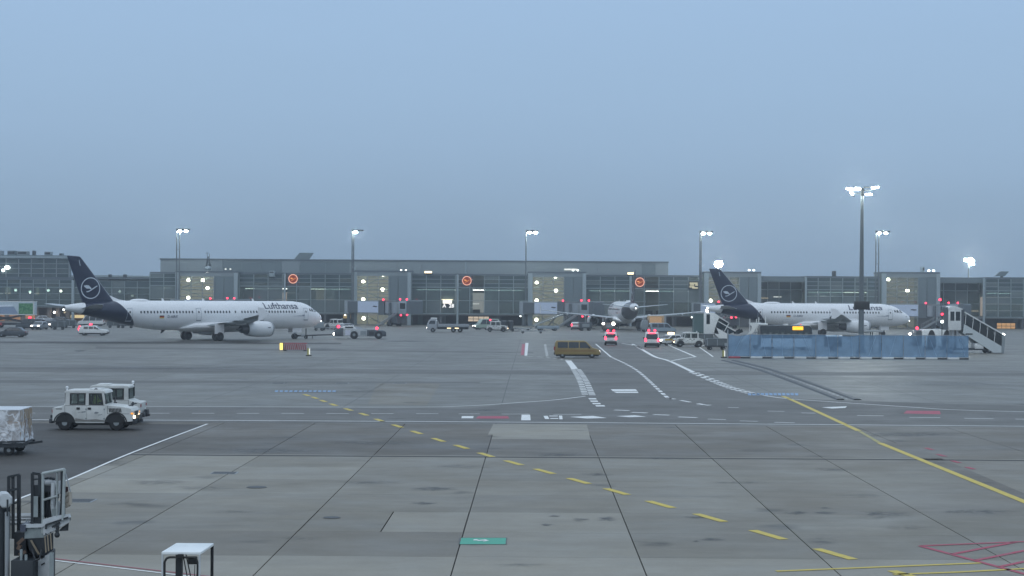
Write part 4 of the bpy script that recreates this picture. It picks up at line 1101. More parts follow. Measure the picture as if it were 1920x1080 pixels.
def make_airliner(label, loc, rz):
    t = thing('airliner', label, 'airliner', loc, rz, 'white airliners with navy tails')
    # fuselage
    xs = sorted(set([f[0] for f in FT] + [-i * 1.5 for i in range(4, 30)] + [-.05, -.25, -.6, -1.2, -2, -2.7, -3.6]), reverse=True)
    N = 40
    rings = [[fpt(x, 360 * i / N) for i in range(N)] for x in xs]
    part('fuselage', MB().loft(rings), LIV, t, smooth=True)
    part('tail_outlet', MB().tube((-44.35, 0, 4.68), (-44.56, 0, 4.68), .27, .22, n=16), HOT, t)
    # belly fairing
    rings = []
    for x, w, zb in ((-12.2, .7, 1.62), (-13.2, 1.6, 1.35), (-15, 2.25, 1.16), (-18, 2.42, 1.10), (-22, 2.38, 1.12), (-24.5, 2.05, 1.25), (-26.3, 1.3, 1.45), (-27.5, .5, 1.60)):
        zt = 2.9 if w > 1.5 else 2.2
        rings.append([(x, w * math.sin(R(a)) * 1.0, (zt + zb) / 2 - (zt - zb) / 2 * math.cos(R(a))) for a in range(0, 360, 20)])
    part('belly_fairing', MB().loft(rings), PLANEW, t, smooth=True)
    # wings, engines
    for s in (-1, 1):                                   # s = -1 starboard
        secs = [(1.2, -14.9, -22.6, 2.15, .42), (1.95, -15.4, -22.5, 2.22, .40), (6.4, -17.75, -22.25, 2.72, .24), (11.5, -20.4, -23.5, 3.22, .15), (16.6, -23.05, -24.75, 3.85, .075), (17.0, -23.5, -24.9, 3.92, .04)]
        part('wing', MB().loft([airfoil(a, b, z, th, y * s) for y, a, b, z, th in secs]), WINGG, t, smooth=True)
        part('wing_tip_fence', MB().prism([(-23.3, 3.95), (-24.3, 4.75), (-25.2, 4.9), (-25.0, 3.9), (-25.1, 3.2), (-24.5, 3.15)], s * 16.98, s * 17.05), PLANEW, t)
        for y in (3.6, 7.9, 11.6):
            f = (y - 1.95) / 14.6; zz = 2.15 + .1 * y; te = -22.4 if y < 6.5 else -22.25 - (y - 6.4) * .25
            rr = [[(x, s * y + w * math.sin(2 * math.pi * i / 10), zz - .28 + h * math.cos(2 * math.pi * i / 10)) for i in range(10)] for x, w, h in ((te + 2.6, .03, .03), (te + 1.9, .19, .2), (te + .6, .22, .25), (te - .5, .15, .2), (te - 1.35, .02, .03))]
            part('flap_fairing', MB().loft(rr), WINGG, t, smooth=True)
        # slat edge, brighter metal
        part('slat', MB().loft([[(a + .02, s * y, z - .10 * k), (a + .10, s * y, z), (a - .18, s * y, z + .26 * k), (a - .05, s * y, z + .02)] for y, a, z, k in ((2.3, -15.6, 2.28, 1), (6.4, -17.75, 2.72, .6), (16.4, -22.95, 3.82, .25))]), STEEL, t)
        cy = s * 5.75; cz = 1.66
        prof = ((-14.35, .86), (-14.2, .94), (-14.3, 1.02), (-14.8, 1.11), (-15.7, 1.14), (-16.8, 1.12), (-17.9, 1.0), (-18.55, .88))
        n = 26
        part('nacelle', MB().loft([[(x, cy + r * math.cos(2 * math.pi * i / n), cz + r * math.sin(2 * math.pi * i / n)) for i in range(n)] for x, r in ((-16.0, .84),) + prof + ((-18.5, .80), (-17.2, .84))], caps=False), NACW, t, smooth=True)
        part('inlet_lip', MB().loft([[(x, cy + r * math.cos(2 * math.pi * i / n), cz + r * math.sin(2 * math.pi * i / n)) for i in range(n)] for x, r in ((-14.5, .85), (-14.28, .90), (-14.17, .955), (-14.26, 1.035), (-14.5, 1.09))], caps=False), STEEL, t, smooth=True)
        part('fan', MB().tube((-15.3, cy, cz), (-15.4, cy, cz), .85, n=24).tube((-14.9, cy, cz), (-15.3, cy, cz), .05, .28, n=14), DARK, t)
        part('core_cowl', MB().loft([[(x, cy + r * math.cos(2 * math.pi * i / 20), cz + r * math.sin(2 * math.pi * i / 20)) for i in range(20)] for x, r in ((-17.3, .70), (-18.4, .68), (-19.5, .50), (-19.5, .44), (-18.6, .42))], caps=False), HOT, t, smooth=True)
        part('exhaust_plug', MB().tube((-18.6, cy, cz), (-20.3, cy, cz), .40, .05, n=16), HOT, t, smooth=True)
        part('pylon', MB().prism([(-15.6, 2.72), (-16.6, 3.05), (-18.2, 3.0), (-20.6, 2.62), (-20.4, 2.3), (-18.4, 2.2), (-17, 2.5)], cy - .17, cy + .17), PLANEW, t, bevel=.05)
        part('nacelle_strake', MB().prism([(-15.4, cz + .98), (-16.4, cz + 1.3), (-16.9, cz + 1.25), (-16.9, cz + .95)], cy - .02 + .35 * -s, cy + .02 + .35 * -s), STEEL, t)
        part('cowl_mark', MB().b2((-15.45, cy + s * 1.12, cz + .15), (-15.0, cy + s * 1.15, cz + .28)), DARK, t)
        # tailplane
        part('tailplane', MB().loft([airfoil(a, b, z, th, y * s) for y, a, b, z, th in ((.5, -38.9, -42.3, 4.55, .17), (3.2, -40.6, -42.9, 4.85, .11), (6.1, -42.35, -43.75, 5.15, .05), (6.25, -42.8, -43.8, 5.17, .02))]), PLANEG, t, smooth=True)
    # fin
    rings = []
    for k in range(9):
        z = FZ0 + (FZ1 - FZ0) * k / 8
        le, te = fin_le(z), fin_te(z)
        us = [0, .02, .06, .14, .25, .4, .6, .8, 1]
        ring = [(le - (le - te) * u, -fin_half(le - (le - te) * u, z) if 0 < u < 1 else -.012, z) for u in us] + [(le - (le - te) * u, fin_half(le - (le - te) * u, z) if 0 < u < 1 else .012, z) for u in us[::-1]]
        rings.append(ring)
    z = FZ1 + .10; le, te = fin_le(z) - .55, fin_te(z) + .02
    rings.append([(le - (le - te) * u, -.02, z) for u in us] + [(le - (le - te) * u, .02, z) for u in us[::-1]])
    part('fin', MB().loft(rings), NAVY, t, smooth=True)
    part('fin_leading_edge', MB().loft([[(fin_le(zz) + .06, 0, zz), (fin_le(zz) - .12, -.085, zz), (fin_le(zz) - .12, .085, zz)] for zz in (5.6, 7.5, 9.5, 11.4)]), STEEL, t)
    part('dorsal_fillet', MB().loft([[(-34.9, 0, 5.66), (-34.9, -.03, 5.58), (-34.9, .03, 5.58)], [(-36.0, 0, 5.82), (-36.0, -.1, 5.5), (-36.0, .1, 5.5)], [(-37.4, 0, 6.35), (-37.4, -.2, 5.4), (-37.4, .2, 5.4)]]), PLANEW, t)
    for s in (1, -1):
        bm = bmesh.new(); nn = 48
        v0 = [bm.verts.new((1.33 * math.cos(2 * math.pi * i / nn), 1.33 * math.sin(2 * math.pi * i / nn), 0)) for i in range(nn)]
        v1 = [bm.verts.new((1.46 * math.cos(2 * math.pi * i / nn), 1.46 * math.sin(2 * math.pi * i / nn), 0)) for i in range(nn)]
        for i in range(nn): bm.faces.new((v0[i], v0[(i + 1) % nn], v1[(i + 1) % nn], v1[i]))
        on_fin(bm, -40.55, 7.33, s, .02); bm_part('emblem_ring', bm, EMBM, t)
        bm = bmesh.new()
        for pl in (WING, BODY):
            bm.faces.new([bm.verts.new((1.30 * a, 1.30 * b, 0)) for a, b in pl])
        bmesh.ops.triangulate(bm, faces=bm.faces)
        bmesh.ops.subdivide_edges(bm, edges=bm.edges, cuts=2, use_grid_fill=True)
        on_fin(bm, -40.55, 7.33, s, .03); bm_part('crane_bird', bm, EMBM, t)
        bm = bmesh.new(); bm.faces.new([bm.verts.new(q) for q in ((-.06, -.38, 0), (.06, -.38, 0), (-.12, .38, 0), (-.22, .38, 0))]); on_fin(bm, -42.2, 10.72, s, .02); bm_part('fin_mark', bm, DOORD, t)
        # titles
        bm = text_bm('Lufthansa', 1.52, .014, 6)
        x1_ = max(v.co.x for v in bm.verts); ln = 6.35
        for v in bm.verts:
            u = v.co.x / x1_ * ln; zz = 4.52 + v.co.y * .82
            v.co = skin((-12.15 + u) if s == 1 else (-12.15 + ln - u), zz, s, .025)
        if s == -1: bmesh.ops.reverse_faces(bm, faces=bm.faces)
        bm_part('airline_title', bm, TEXTM, t)
        bm = text_bm('D-AIRX', .62, .006, 2); x1_ = max(v.co.x for v in bm.verts)
        for v in bm.verts:
            u = v.co.x / x1_ * 1.75
            v.co = skin((-29.3 + u) if s == 1 else (-29.3 + 1.75 - u), 3.28 + v.co.y * .8, s, .025)
        bm_part('registration', bm, TEXTM, t)
        for k, c in enumerate(((.012, .012, .012), (.45, .02, .02), (.75, .50, .03))):
            mb = MB(); patch(mb, -30.6, -29.85, 3.60 - .13 * k - .13, 3.60 - .13 * k, s, .025); part('flag_stripe', mb, mat('flag_%d' % k, c, .5), t)
        mb = MB(); patch(mb, -6.15, -3.75 - 1.0, 3.42, 3.50, s, .022); patch(mb, -5.2, -4.72, 3.5, 3.62, s, .022); patch(mb, -7.0, -6.2, 3.40, 3.44, s, .022)
        part('small_lettering', mb, mat('grey_lettering', (.22, .25, .30), .5), t)
        # cabin windows
        mb = MB()
        runs = [(-10.9, 12, .533), (-16.6, 5, .533), (-19.75, 1, .5), (-20.8, 9, .533), (-27.2, 17, .533)]
        xs_ = [-6.6 - .533 * i for i in range(11)] + [-13.7 - .533 * i for i in range(6)] + [-17.55] + [-18.6 - .533 * i for i in range(9)] + [-25.05 - .533 * i for i in range(17)]
        for x in xs_: patch(mb, x - .12, x + .12, 3.92, 4.24, s, .02, 1, 2)
        part('cabin_window_row', mb, CARGL, t, kind='stuff')
        for x, m in ((-5.35 + .95, DOORL), (-12.75, DOORL), (-23.95, DOORL), (-35.3, DOORD)):
            d = rect_ring(t, 'cabin_door', x - .42, x + .42, 2.86, 4.62, s, .055, m)
            mb = MB(); patch(mb, x - .11, x + .11, 3.95, 4.22, s, .028, 1, 2); part('door_window', mb, CARGL, d)
            mb = MB(); patch(mb, x - .42, x + .42, 2.80, 2.87, s, .03); part('door_sill', mb, DARK if m is DOORL else DOORD, d)
        rect_ring(t, 'cargo_door', -10.3, -8.4, 1.72, 2.75, s, .03, DOORD)
        rect_ring(t, 'cargo_door', -31.2, -29.4, 2.0, 2.85, s, .03, DOORD)
        # flight deck windows
        for x0, x1, z0, z1 in ((-1.86, -2.50, 4.02, 4.50), (-2.56, -3.10, 4.10, 4.56), (-3.15, -3.58, 4.16, 4.56)):
            mb = MB()
            vs = [skin(x0, z0, s, .02), skin(x1, z0, s, .02), skin(x1, z1, s, .02), skin(x0 - .22, z1 - .02, s, .02)]
            mb.add(vs, [(0, 1, 2, 3)]); part('flight_deck_window', mb, CARGL, t)
        mb = MB(); a0, a1 = 8, 38
        vs = [fpt(-1.62, 14, .02), fpt(-1.80, 48, .02), fpt(-2.45, 38, .02), fpt(-2.35, 10, .02)]
        vs = [Vector((v.x, v.y * s, v.z)) for v in vs]; mb.add(vs, [(0, 1, 2, 3)]); part('windscreen', mb, CARGL, t)
        mb = MB(); patch(mb, -1.25, -1.0, 3.35, 3.42, s, .03); part('probe_mark', mb, DARK, t)
    # gear
    wheel_set(t, -22.0, -3.795, .62, .44, .93, 2.3); wheel_set(t, -22.0, 3.795, .62, .44, .93, 2.3); wheel_set(t, -5.07, 0, .38, .25, .5, 1.8)
    for s in (-1, 1):
        part('gear_door', MB().b2((-22.9, s * 4.25, 1.0), (-21.3, s * 4.31, 2.4)), PLANEW, t)
        part('nose_gear_door', MB().b2((-5.9, s * .48, .95), (-4.1, s * .51, 1.62)), PLANEW, t)
    part('gear_well_door', MB().b2((-23.0, -.9, .98), (-20.9, -.84, 1.25)).b2((-23.0, .84, .98), (-20.9, .9, 1.25)), PLANEG, t)
    # things on the skin
    part('satellite_dome', MB().ball((-32.6, 0, 5.62), 1.0, sx=1.55, sy=.62, sz=.30, n=18, m=9), PLANEW, t, smooth=True)
    for x in (-12.6, -21.5, -28.4): part('blade_antenna', MB().prism([(x, 5.6), (x - .5, 5.6), (x - .55, 6.0), (x - .35, 6.0)], -.02, .02), PLANEW, t)
    part('belly_antenna', MB().prism([(-28.2, 1.6), (-28.9, 1.62), (-29.1, 1.1), (-28.85, 1.1)], -.02, .02), DARK, t)
    part('drain_mast', MB().prism([(-9.2, 1.6), (-9.6, 1.6), (-9.65, 1.35)], -.02, .02), DARK, t)
    part('tail_light', MB().ball((-44.58, 0, 4.42), .14), LAMPS_, t)
    part('nose_light', MB().ball((-.25, -.42, 2.62), .09), LAMPS_, t)
    return t
EMBM = mat('emblem_pale_grey', (.55, .60, .64), .45)
YAW = R(46)
hd = Vector((math.cos(YAW), math.sin(YAW), 0))
mid = G(378.5, 640.0)
mid = Vector((mid.x * 252 / mid.y, 252, 0))
PL1 = make_airliner('long white airliner with navy tail under tow at the left', mid + hd * 22.0, YAW)
# the shorter sister type: fuselage plugs of 4.27 m ahead of the wing and 2.67 m behind it left out
CUT1, CUT2 = 4.27, 2.67
def squeeze(x):
    f = 0.0
    f += CUT1 * min(1.0, max(0.0, (-7.4 - x) / 6.4))
    f += CUT2 * min(1.0, max(0.0, (-24.4 - x) / 4.4))
    return x + f
def shorten(src):
    """a copy of the long airliner with the plugs taken out; wings, gear and tail move forward as they are"""
    root = src.copy(); COL.objects.link(root)
    for o in kids(src):
        n_ = o.name.split('.')[0]
        cx = sum(v.co.x for v in o.data.vertices) / len(o.data.vertices)
        if n_ == 'cabin_door' and -30 < cx < -8: continue
        if n_ == 'fuselage':
            me = o.data.copy()
            for v in me.vertices: v.co.x = squeeze(v.co.x) - CUT1 - CUT2
            c = link('fuselage', me, root, (CUT1 + CUT2, 0, 0)); continue
        if n_ == 'cabin_window_row':
            continue
        c = copy_tree(o, parent=root)
        if n_ in ('airline_title', 'small_lettering') or cx > -8.8: d = 0
        elif cx > -26: d = CUT1
        else: d = CUT1 + CUT2
        if n_ == 'cargo_door' and cx > -12: d = 1.4
        c.location.x += d
    for s in (1, -1):
        mb = MB()
        for x in [-6.6 - .533 * i for i in range(38) if i not in (13, 24)]:
            xo = x if x > -7.4 else None
            if xo is None:                                # undo the squeeze to find the skin there
                lo, hi = -44.0, 0.0
                for _ in range(40):
                    m_ = (lo + hi) / 2
                    if squeeze(m_) < x: lo = m_
                    else: hi = m_
                xo = lo
            o_ = len(mb.v); patch(mb, xo - .12, xo + .12, 3.92, 4.24, s, .02, 1, 2)
            for i in range(o_, len(mb.v)):
                v = mb.v[i]; mb.v[i] = (x + (v[0] - xo), v[1], v[2])
        part('cabin_window_row', mb, CARGL, root, kind='stuff')
        for x in (-14.4, -15.5): rect_ring(root, 'overwing_exit', x - .3, x + .3, 3.5, 4.5, s, .04, DOORL).location.x = 0
    return root
YAW2 = R(9.5)
nose2 = P(1706, 600, 315); nose2.z = 0
PL2 = shorten(PL1); PL2.location = nose2; PL2.rotation_euler = (0, 0, YAW2)
PL2['label'] = 'white airliner with navy tail behind the blue mesh fence'
YAW3 = R(92.8)
tail3 = P(1192, 585, 335); tail3.z = 0
hd3 = Vector((math.cos(YAW3), math.sin(YAW3), 0))
PL3 = copy_tree(PL2, tail3 + hd3 * 37.57, YAW3, 'white airliner seen from behind, docked nose first at the pier')
# ------------------------------------------------------------------ vehicles and equipment
WHEELS = {}
def wheel(parent, x, y, r, w, name='wheel'):
    k = (round(r, 2), round(w, 2))
    if k not in WHEELS:
        rings = [[(r * f * math.cos(2 * math.pi * i / 18), u * w, r * f * math.sin(2 * math.pi * i / 18)) for i in range(18)] for u, f in ((-.5, .66), (-.48, .9), (-.3, 1), (.3, 1), (.48, .9), (.5, .66))]
        WHEELS[k] = (MB().loft(rings).mesh('wheel', RUBBER, smooth=True), MB().tube((0, -w * .52, 0), (0, w * .52, 0), r * .36, n=14).mesh('rim', GREYP))
    o = link(name, WHEELS[k][0], parent, (x, y, r)); link('rim', WHEELS[k][1], o)
    return o
def body_shell(poly, w, tumble=None, inset=.05):
    """side outline lofted across the width with rounded flanks; tumble narrows what lies above that height"""
    mb = MB(); rings = []
    cx = sum(p[0] for p in poly) / len(poly); cz = sum(p[1] for p in poly) / len(poly)
    top = max(p[1] for p in poly)
    for u, k in ((-1, inset), (-.94, .0), (.94, .0), (1, inset)):
        ring = []
        for x, z in poly:
            f = 1.0
            if tumble and z > tumble[0]: f = 1 - tumble[1] * (z - tumble[0]) / (top - tumble[0])
            dx, dz = x - cx, z - cz; d = math.hypot(dx, dz) or 1
            ring.append((x - dx / d * k, u * w / 2 * f, z - dz / d * k))
        rings.append(ring)
    return mb.loft(rings)
def side_patch(poly, y, s, th=.02):
    return MB().prism(poly, s * (y - .02), s * (y + th))
def make_car(label, cat, px, py, heading, L=4.3, W=1.8, H=1.5, style='car', col=None, beacon=None, head=False, tail=False, name=None, group=None, loc=None, colname=None, bar=None, stripe=None):
    loc = loc if loc is not None else G(px, py)
    t = thing(name or cat.replace(' ', '_'), label, cat, loc, heading, group)
    m = col or WHITE; h = L / 2
    if style == 'van':
        pr = [(-h, .38), (-h, .95), (-h + .06, H - .25), (-h + .22, H), (h - 1.75, H), (h - 1.45, H - .10), (h - .82, 1.12), (h - .25, .98), (h - .03, .78), (h, .38)]
        roof0, roof1, wsb, belt = -h + .15, h - 1.6, h - .82, 1.05
    elif style == 'suv':
        pr = [(-h, .40), (-h, .95), (-h + .18, H - .2), (-h + .45, H), (h - 2.15, H), (h - 1.85, H - .08), (h - 1.15, 1.02), (h - .3, .92), (h - .04, .75), (h, .40)]
        roof0, roof1, wsb, belt = -h + .35, h - 2.0, h - 1.15, .98
    else:
        pr = [(-h, .36), (-h, .86), (-h + .35, .98), (-h + .85, H - .06), (-h + 1.2, H), (h - 2.15, H), (h - 1.85, H - .07), (h - 1.15, .95), (h - .3, .82), (h - .03, .66), (h, .36)]
        roof0, roof1, wsb, belt = -h + .95, h - 2.0, h - 1.15, .93
    part('body', body_shell(pr, W, (belt, .14)), m, t, bevel=.035)
    part('underbody', MB().b2((-h + .15, -W / 2 + .08, .2), (h - .15, W / 2 - .08, .45)), BLACK, t)
    top = H - .16
    yb = lambda z: W / 2 * (1 - .14 * max(0, z - belt) / (H - belt))
    n = 3 if style != 'car' else 2
    x0 = -h + (.28 if style == 'van' else .75); x1 = wsb - .25
    for s in (-1, 1):
        for i in range(n):
            a, b = x0 + (x1 - x0) * i / n + .05, x0 + (x1 - x0) * (i + 1) / n - .05
            cut = .45 if i == n - 1 else 0; cut0 = .3 if i == 0 and style == 'car' else 0
            vs = [(a, s * (yb(belt + .05) + .012), belt + .05), (b + .1 * (cut > 0), s * (yb(belt + .05) + .012), belt + .05), (b - cut, s * (yb(top) + .012), top), (a + cut0, s * (yb(top) + .012), top)]
            part('side_window', MB().quad(*vs), CARGL, t)
        part('mirror', MB().box((wsb - .35, s * (W / 2 + .10), belt + .10), (.14, .18, .18)), BLACK, t)
        part('headlight', MB().box((h - .10, s * (W / 2 - .28), .72), (.16, .34, .17)), HEADL if head else STEEL, t)
        part('taillight', MB().box((-h + .02, s * (W / 2 - .14), 1.0 if style != 'car' else .80), (.14, .24, .42 if style != 'car' else .18)), REDL if tail else REDP, t)
        for x in (-h + .85, h - .88): wheel(t, x, s * (W / 2 - .12), .33, .22)
    xa, za, xb, zb_ = (h - 1.75, H - .05, wsb, 1.12) if style == 'van' else (roof1 + .15, H - .07, wsb, belt + .04)
    d = Vector((xb - xa, 0, zb_ - za)); nrm = Vector((-d.z, 0, d.x)).normalized() * .02
    if nrm.z < 0: nrm = -nrm
    part('windscreen', MB().quad(*[Vector(q) + nrm for q in ((xa + d.x * .18, -yb(za) + .12, za + d.z * .18), (xa + d.x * .18, yb(za) - .12, za + d.z * .18), (xb - .02, yb(zb_) - .1, zb_ + .02), (xb - .02, -yb(zb_) + .1, zb_ + .02))]), CARGL, t)
    if style == 'car': q = [(-h + .38, -W * .4, 1.0), (-h + .38, W * .4, 1.0), (-h + .80, W * .36, H - .12), (-h + .80, -W * .36, H - .12)]
    else: q = [(-h - .015, -W * .40, 1.08), (-h - .015, W * .40, 1.08), (-h + .06, W * .37, H - .25), (-h + .06, -W * .37, H - .25)]
    q = [Vector(v) + Vector((-.025, 0, .012)) for v in q]
    part('rear_window', MB().quad(*q), CARGL, t)
    if beacon is not None and tail: part('brake_light', MB().b2((-h - .03, -.42, H - .16), (-h + .12, .42, H - .06)), REDL, t)
    part('rear_bumper', MB().b2((-h - .06, -W / 2 + .06, .36), (-h + .06, W / 2 - .06, .58)), BLACK, t)
    part('number_plate', MB().b2((-h - .075, -.26, .70), (-h - .03, .26, .81)), WHITE, t)
    part('front_bumper', MB().b2((h - .06, -W / 2 + .06, .36), (h + .05, W / 2 - .06, .55)), BLACK, t)
    if beacon:
        part('light_bar', MB().b2((roof1 - .9, -.5, H + .01), (roof1 - .6, .5, H + .08)), BLACK, t)
        for s in (-1, 1): part('beacon', MB().ball((roof1 - .75, s * .40, H + .18), .17, n=10), beacon, t)
    if bar: part('roof_board', MB().b2((-.3, -.6, H + .01), (-.1, .6, H + .30)), bar, t)
    if stripe:
        for s in (-1, 1): part('side_stripe', MB().b2((-h + .25, s * (W / 2 + .004), .70), (h - .5, s * (W / 2 + .012), .92)), stripe, t)
    return t
REDP = mat('red_lens', (.28, .015, .02), .3)
SILVER = mat('silver_paint', (.34, .36, .38), .35, .2, var=.04)
DGREY = mat('dark_grey_paint', (.07, .08, .09), .35, var=.1)
OCHRE = mat('ochre_paint', (.27, .195, .07), .38, var=.12)
YELLOWP = mat('yellow_paint', (.62, .42, .06), .4, var=.06)
BLUEG = mat('blue_grey_paint', (.26, .32, .36), .4, var=.06)
ORANGEP = mat('orange_container', (.52, .34, .18), .5, var=.08)
REDPAINT = mat('red_paint', (.38, .05, .07), .45, var=.1)

# service traffic ---------------------------------------------------------------
make_car('white estate car with red roof beacon passing under the airliner tail', 'car', 176, 629, R(3), 4.5, 1.8, 1.55, 'suv', WHITE, beacon=REDL, tail=True)
make_car('dark grey car crossing the apron at the far left edge', 'car', 22, 632, R(182), 4.4, 1.8, 1.5, 'car', DGREY)
make_car('small white hatchback with red lit roof lights, seen from behind', 'car', 1145, 647, R(87), 3.9, 1.72, 1.78, 'van', WHITE, beacon=REDL, tail=True)
v = make_car('white van with red brake lights, seen from behind beside the crossing', 'van', 1222, 650.5, R(86), 4.9, 1.95, 2.0, 'van', WHITE, beacon=REDL, tail=True)
make_car('white car with red tail lights parked by the docked airliner wing', 'car', 1079, 618.5, R(88), 4.2, 1.80, 1.55, 'suv', WHITE, tail=True)
make_car('ochre van with dark windows driving across the middle of the apron', 'van', 1082, 671, R(0), 4.9, 1.85, 1.88, 'van', OCHRE, head=True, stripe=mat('ochre_band', (.24, .15, .05), .45))
make_car('yellow and white car with lit headlights right of the vans', 'car', 1256, 647.5, R(215), 4.3, 1.8, 1.5, 'car', WHITE, head=True, stripe=YELLOWP, bar=LAMPW)
make_car('blue grey van parked under the docked airliner wing', 'van', 1241, 625, R(10), 4.8, 1.9, 1.9, 'van', BLUEG)
make_car('silver car behind the pushback tug with its pale roof showing', 'car', 656, 622, R(14), 4.3, 1.8, 1.5, 'car', SILVER)
make_car('light grey car with bright headlights left of the airliner tail', 'car', 74, 618, R(262), 4.2, 1.8, 1.5, 'car', SILVER, head=True)
make_car('dark car with lit headlights near the left scissor truck', 'car', 93, 615, R(268), 4.2, 1.75, 1.5, 'car', DGREY, head=True)
make_car('dark van parked left of the car with bright headlights', 'van', 57, 617.5, R(175), 4.9, 1.9, 1.95, 'van', DGREY, beacon=REDL)
make_car('white van parked behind the airliner tail cone', 'van', 172, 611, R(180), 5.2, 1.95, 2.2, 'van', WHITE)
make_car('pale green van with lit headlights under the beige windows', 'van', 911, 618, R(200), 5.0, 1.95, 2.1, 'van', mat('pale_green_paint', (.32, .40, .34), .45), head=True)
make_car('dark parked car under the pier at the far left', 'car', 118, 607, R(0), 4.3, 1.8, 1.5, 'car', DGREY)
make_car('silver car parked under the low left wing', 'car', 84, 604, R(4), 4.3, 1.8, 1.5, 'car', SILVER, tail=True)

def cart(px, py, rz, label, L=3.0, W=1.5, H=1.55, m=None, cover=True):
    t = thing('baggage_cart', label, 'baggage cart', G(px, py), rz, 'baggage carts on the apron')
    part('deck', MB().b2((-L / 2, -W / 2, .42), (L / 2, W / 2, .55)), DARK, t)
    if cover:
        part('cover', body_shell([(-L / 2, .56), (-L / 2, H - .12), (-L / 2 + .2, H), (L / 2 - .2, H), (L / 2, H - .12), (L / 2, .56)], W), m or mat('cart_tarpaulin', (.085, .10, .105), .6, var=.2, bump=.2), t)
        for x in (-L / 2 + .08, 0, L / 2 - .08): part('frame_post', MB().b2((x - .03, -W / 2 - .03, .55), (x + .03, W / 2 + .03, H - .1)), STEEL, t)
    else:
        mb = MB()
        for x in (-L / 2, L / 2): mb.b2((x - .04, -W / 2, .55), (x + .04, W / 2, H))
        part('end_rail', mb, STEEL, t)
    part('drawbar', MB().bar((L / 2, 0, .45), (L / 2 + 1.0, 0, .35), .08), DARK, t)
    for x in (-L / 2 + .5, L / 2 - .5):
        for y in (-W / 2 + .15, W / 2 - .15): wheel(t, x, y, .21, .14)
    return t
c0 = cart(1318, 650.5, R(8), 'dark covered baggage cart right behind the white tow tractor', 2.6, 1.5, 1.75)
cart(1343, 656, R(4), 'grey covered baggage cart nearest the left end of the blue fence', 2.7, 1.5, 1.45)
cart(110, 618, R(3), 'grey baggage cart standing left of the airliner tail', 2.4, 1.4, 1.5)
cart(131, 615, R(8), 'baggage cart farther back under the airliner tail cone', 2.4, 1.4, 1.5)
cart(214, 614.5, R(2), 'left covered cart of the row under the airliner rear belly', 2.6, 1.4, 1.3)
cart(238, 615, R(2), 'right covered cart of the row under the airliner rear belly', 2.6, 1.4, 1.3)
for i, (px, w) in enumerate(((946, 0), (957, 0))):
    t = thing('dark_drum', ('left hand dark container drum on the trolley behind the pale tug', 'right hand dark container drum on the trolley behind the pale tug')[i], 'container', P(px, 612, 328) * 1.0, 0, 'dark drums on the trolley')
    t.location.z = .62
    part('shell', MB().tube((0, 0, 0), (0, 0, 1.35), .52, n=16), DARK, t, smooth=True)
    part('rim', MB().tube((0, 0, 1.3), (0, 0, 1.38), .56, n=16), STEEL, t)
cart(951, 621, R(2), 'flat trolley carrying two dark drums', 3.2, 1.5, .9, cover=False)
def flat_dolly(px, py, rz, label, L=4.4):
    t = thing('low_dolly', label, 'dolly', G(px, py), rz, 'empty low dollies')
    mb = MB().b2((-L / 2, -1.1, .36), (L / 2, -.98, .50)).b2((-L / 2, .98, .36), (L / 2, 1.1, .50))
    for k in range(7): mb.b2((-L / 2 + k * L / 6.2, -1.0, .38), (-L / 2 + k * L / 6.2 + .12, 1.0, .48))
    part('frame', mb, STEEL, t)
    part('end_stop', MB().b2((-L / 2 - .05, -1.1, .36), (-L / 2, 1.1, .62)).b2((L / 2, -1.1, .36), (L / 2 + .05, 1.1, .62)), DARK, t)
    part('drawbar', MB().bar((L / 2, 0, .4), (L / 2 + 1.4, 0, .3), .09), DARK, t)
    for x in (-L / 2 + .6, L / 2 - .6):
        for y in (-.9, .9): wheel(t, x, y, .2, .14)
flat_dolly(997, 625, R(176), 'empty low dolly in front of the middle lit tower')
flat_dolly(974, 620, R(176), 'empty low dolly farther back, left of the middle lit tower')
flat_dolly(618, 619, R(10), 'low dolly between the airliner nose and the pushback tug', 3.4)

# belt loader / small service rig by the middle tower
t = thing('belt_loader', 'raised belt loader standing under the middle lit tower', 'belt loader', G(1026, 620), R(15))
part('chassis', MB().b2((-2.2, -.8, .35), (2.2, .8, .9)), BLUEG, t, bevel=.05); part('conveyor', MB().bar((-2.8, 0, .9), (3.2, 0, 3.2), .8, .2), GREYP, t)
part('support_arm', MB().bar((.2, -.3, .9), (1.6, -.3, 2.5), .1).bar((.2, .3, .9), (1.6, .3, 2.5), .1), DARK, t)
part('side_rail', MB().bar((-2.6, -.45, 1.3), (3.1, -.45, 3.6), .06).bar((-2.6, .45, 1.3), (3.1, .45, 3.6), .06), STEEL, t)
for x in (-1.4, 1.4):
    for y in (-.7, .7): wheel(t, x, y, .32, .2)

# flatbed truck crossing left
t = thing('flatbed_truck', 'grey flatbed truck driving left below the gate number sign', 'truck', G(840, 623), R(180))
part('cab', body_shell([(1.9, .5), (1.9, 2.15), (2.1, 2.3), (3.3, 2.3), (3.75, 1.5), (3.8, .5)], 2.1, (1.4, .1)), SILVER, t, bevel=.05)
part('windscreen', MB().quad((3.42, -.85, 2.15), (3.42, .85, 2.15), (3.80, .92, 1.52), (3.80, -.92, 1.52)), CARGL, t)
for s in (-1, 1):
    part('side_window', MB().quad((2.3, s * 1.035, 1.5), (3.45, s * 1.035, 1.5), (3.2, s * .97, 2.1), (2.3, s * .97, 2.1)), CARGL, t)
    part('headlight', MB().box((3.78, s * .8, .8), (.1, .3, .2)), HEADL, t)
    for x in (2.7, -1.0, -2.2): wheel(t, x, s * .9, .42, .3)
part('flatbed', MB().b2((-3.8, -1.1, .95), (1.8, 1.1, 1.25)), GREYP, t, bevel=.03)
part('headboard', MB().b2((1.72, -1.05, 1.25), (1.82, 1.05, 1.9)), STEEL, t)
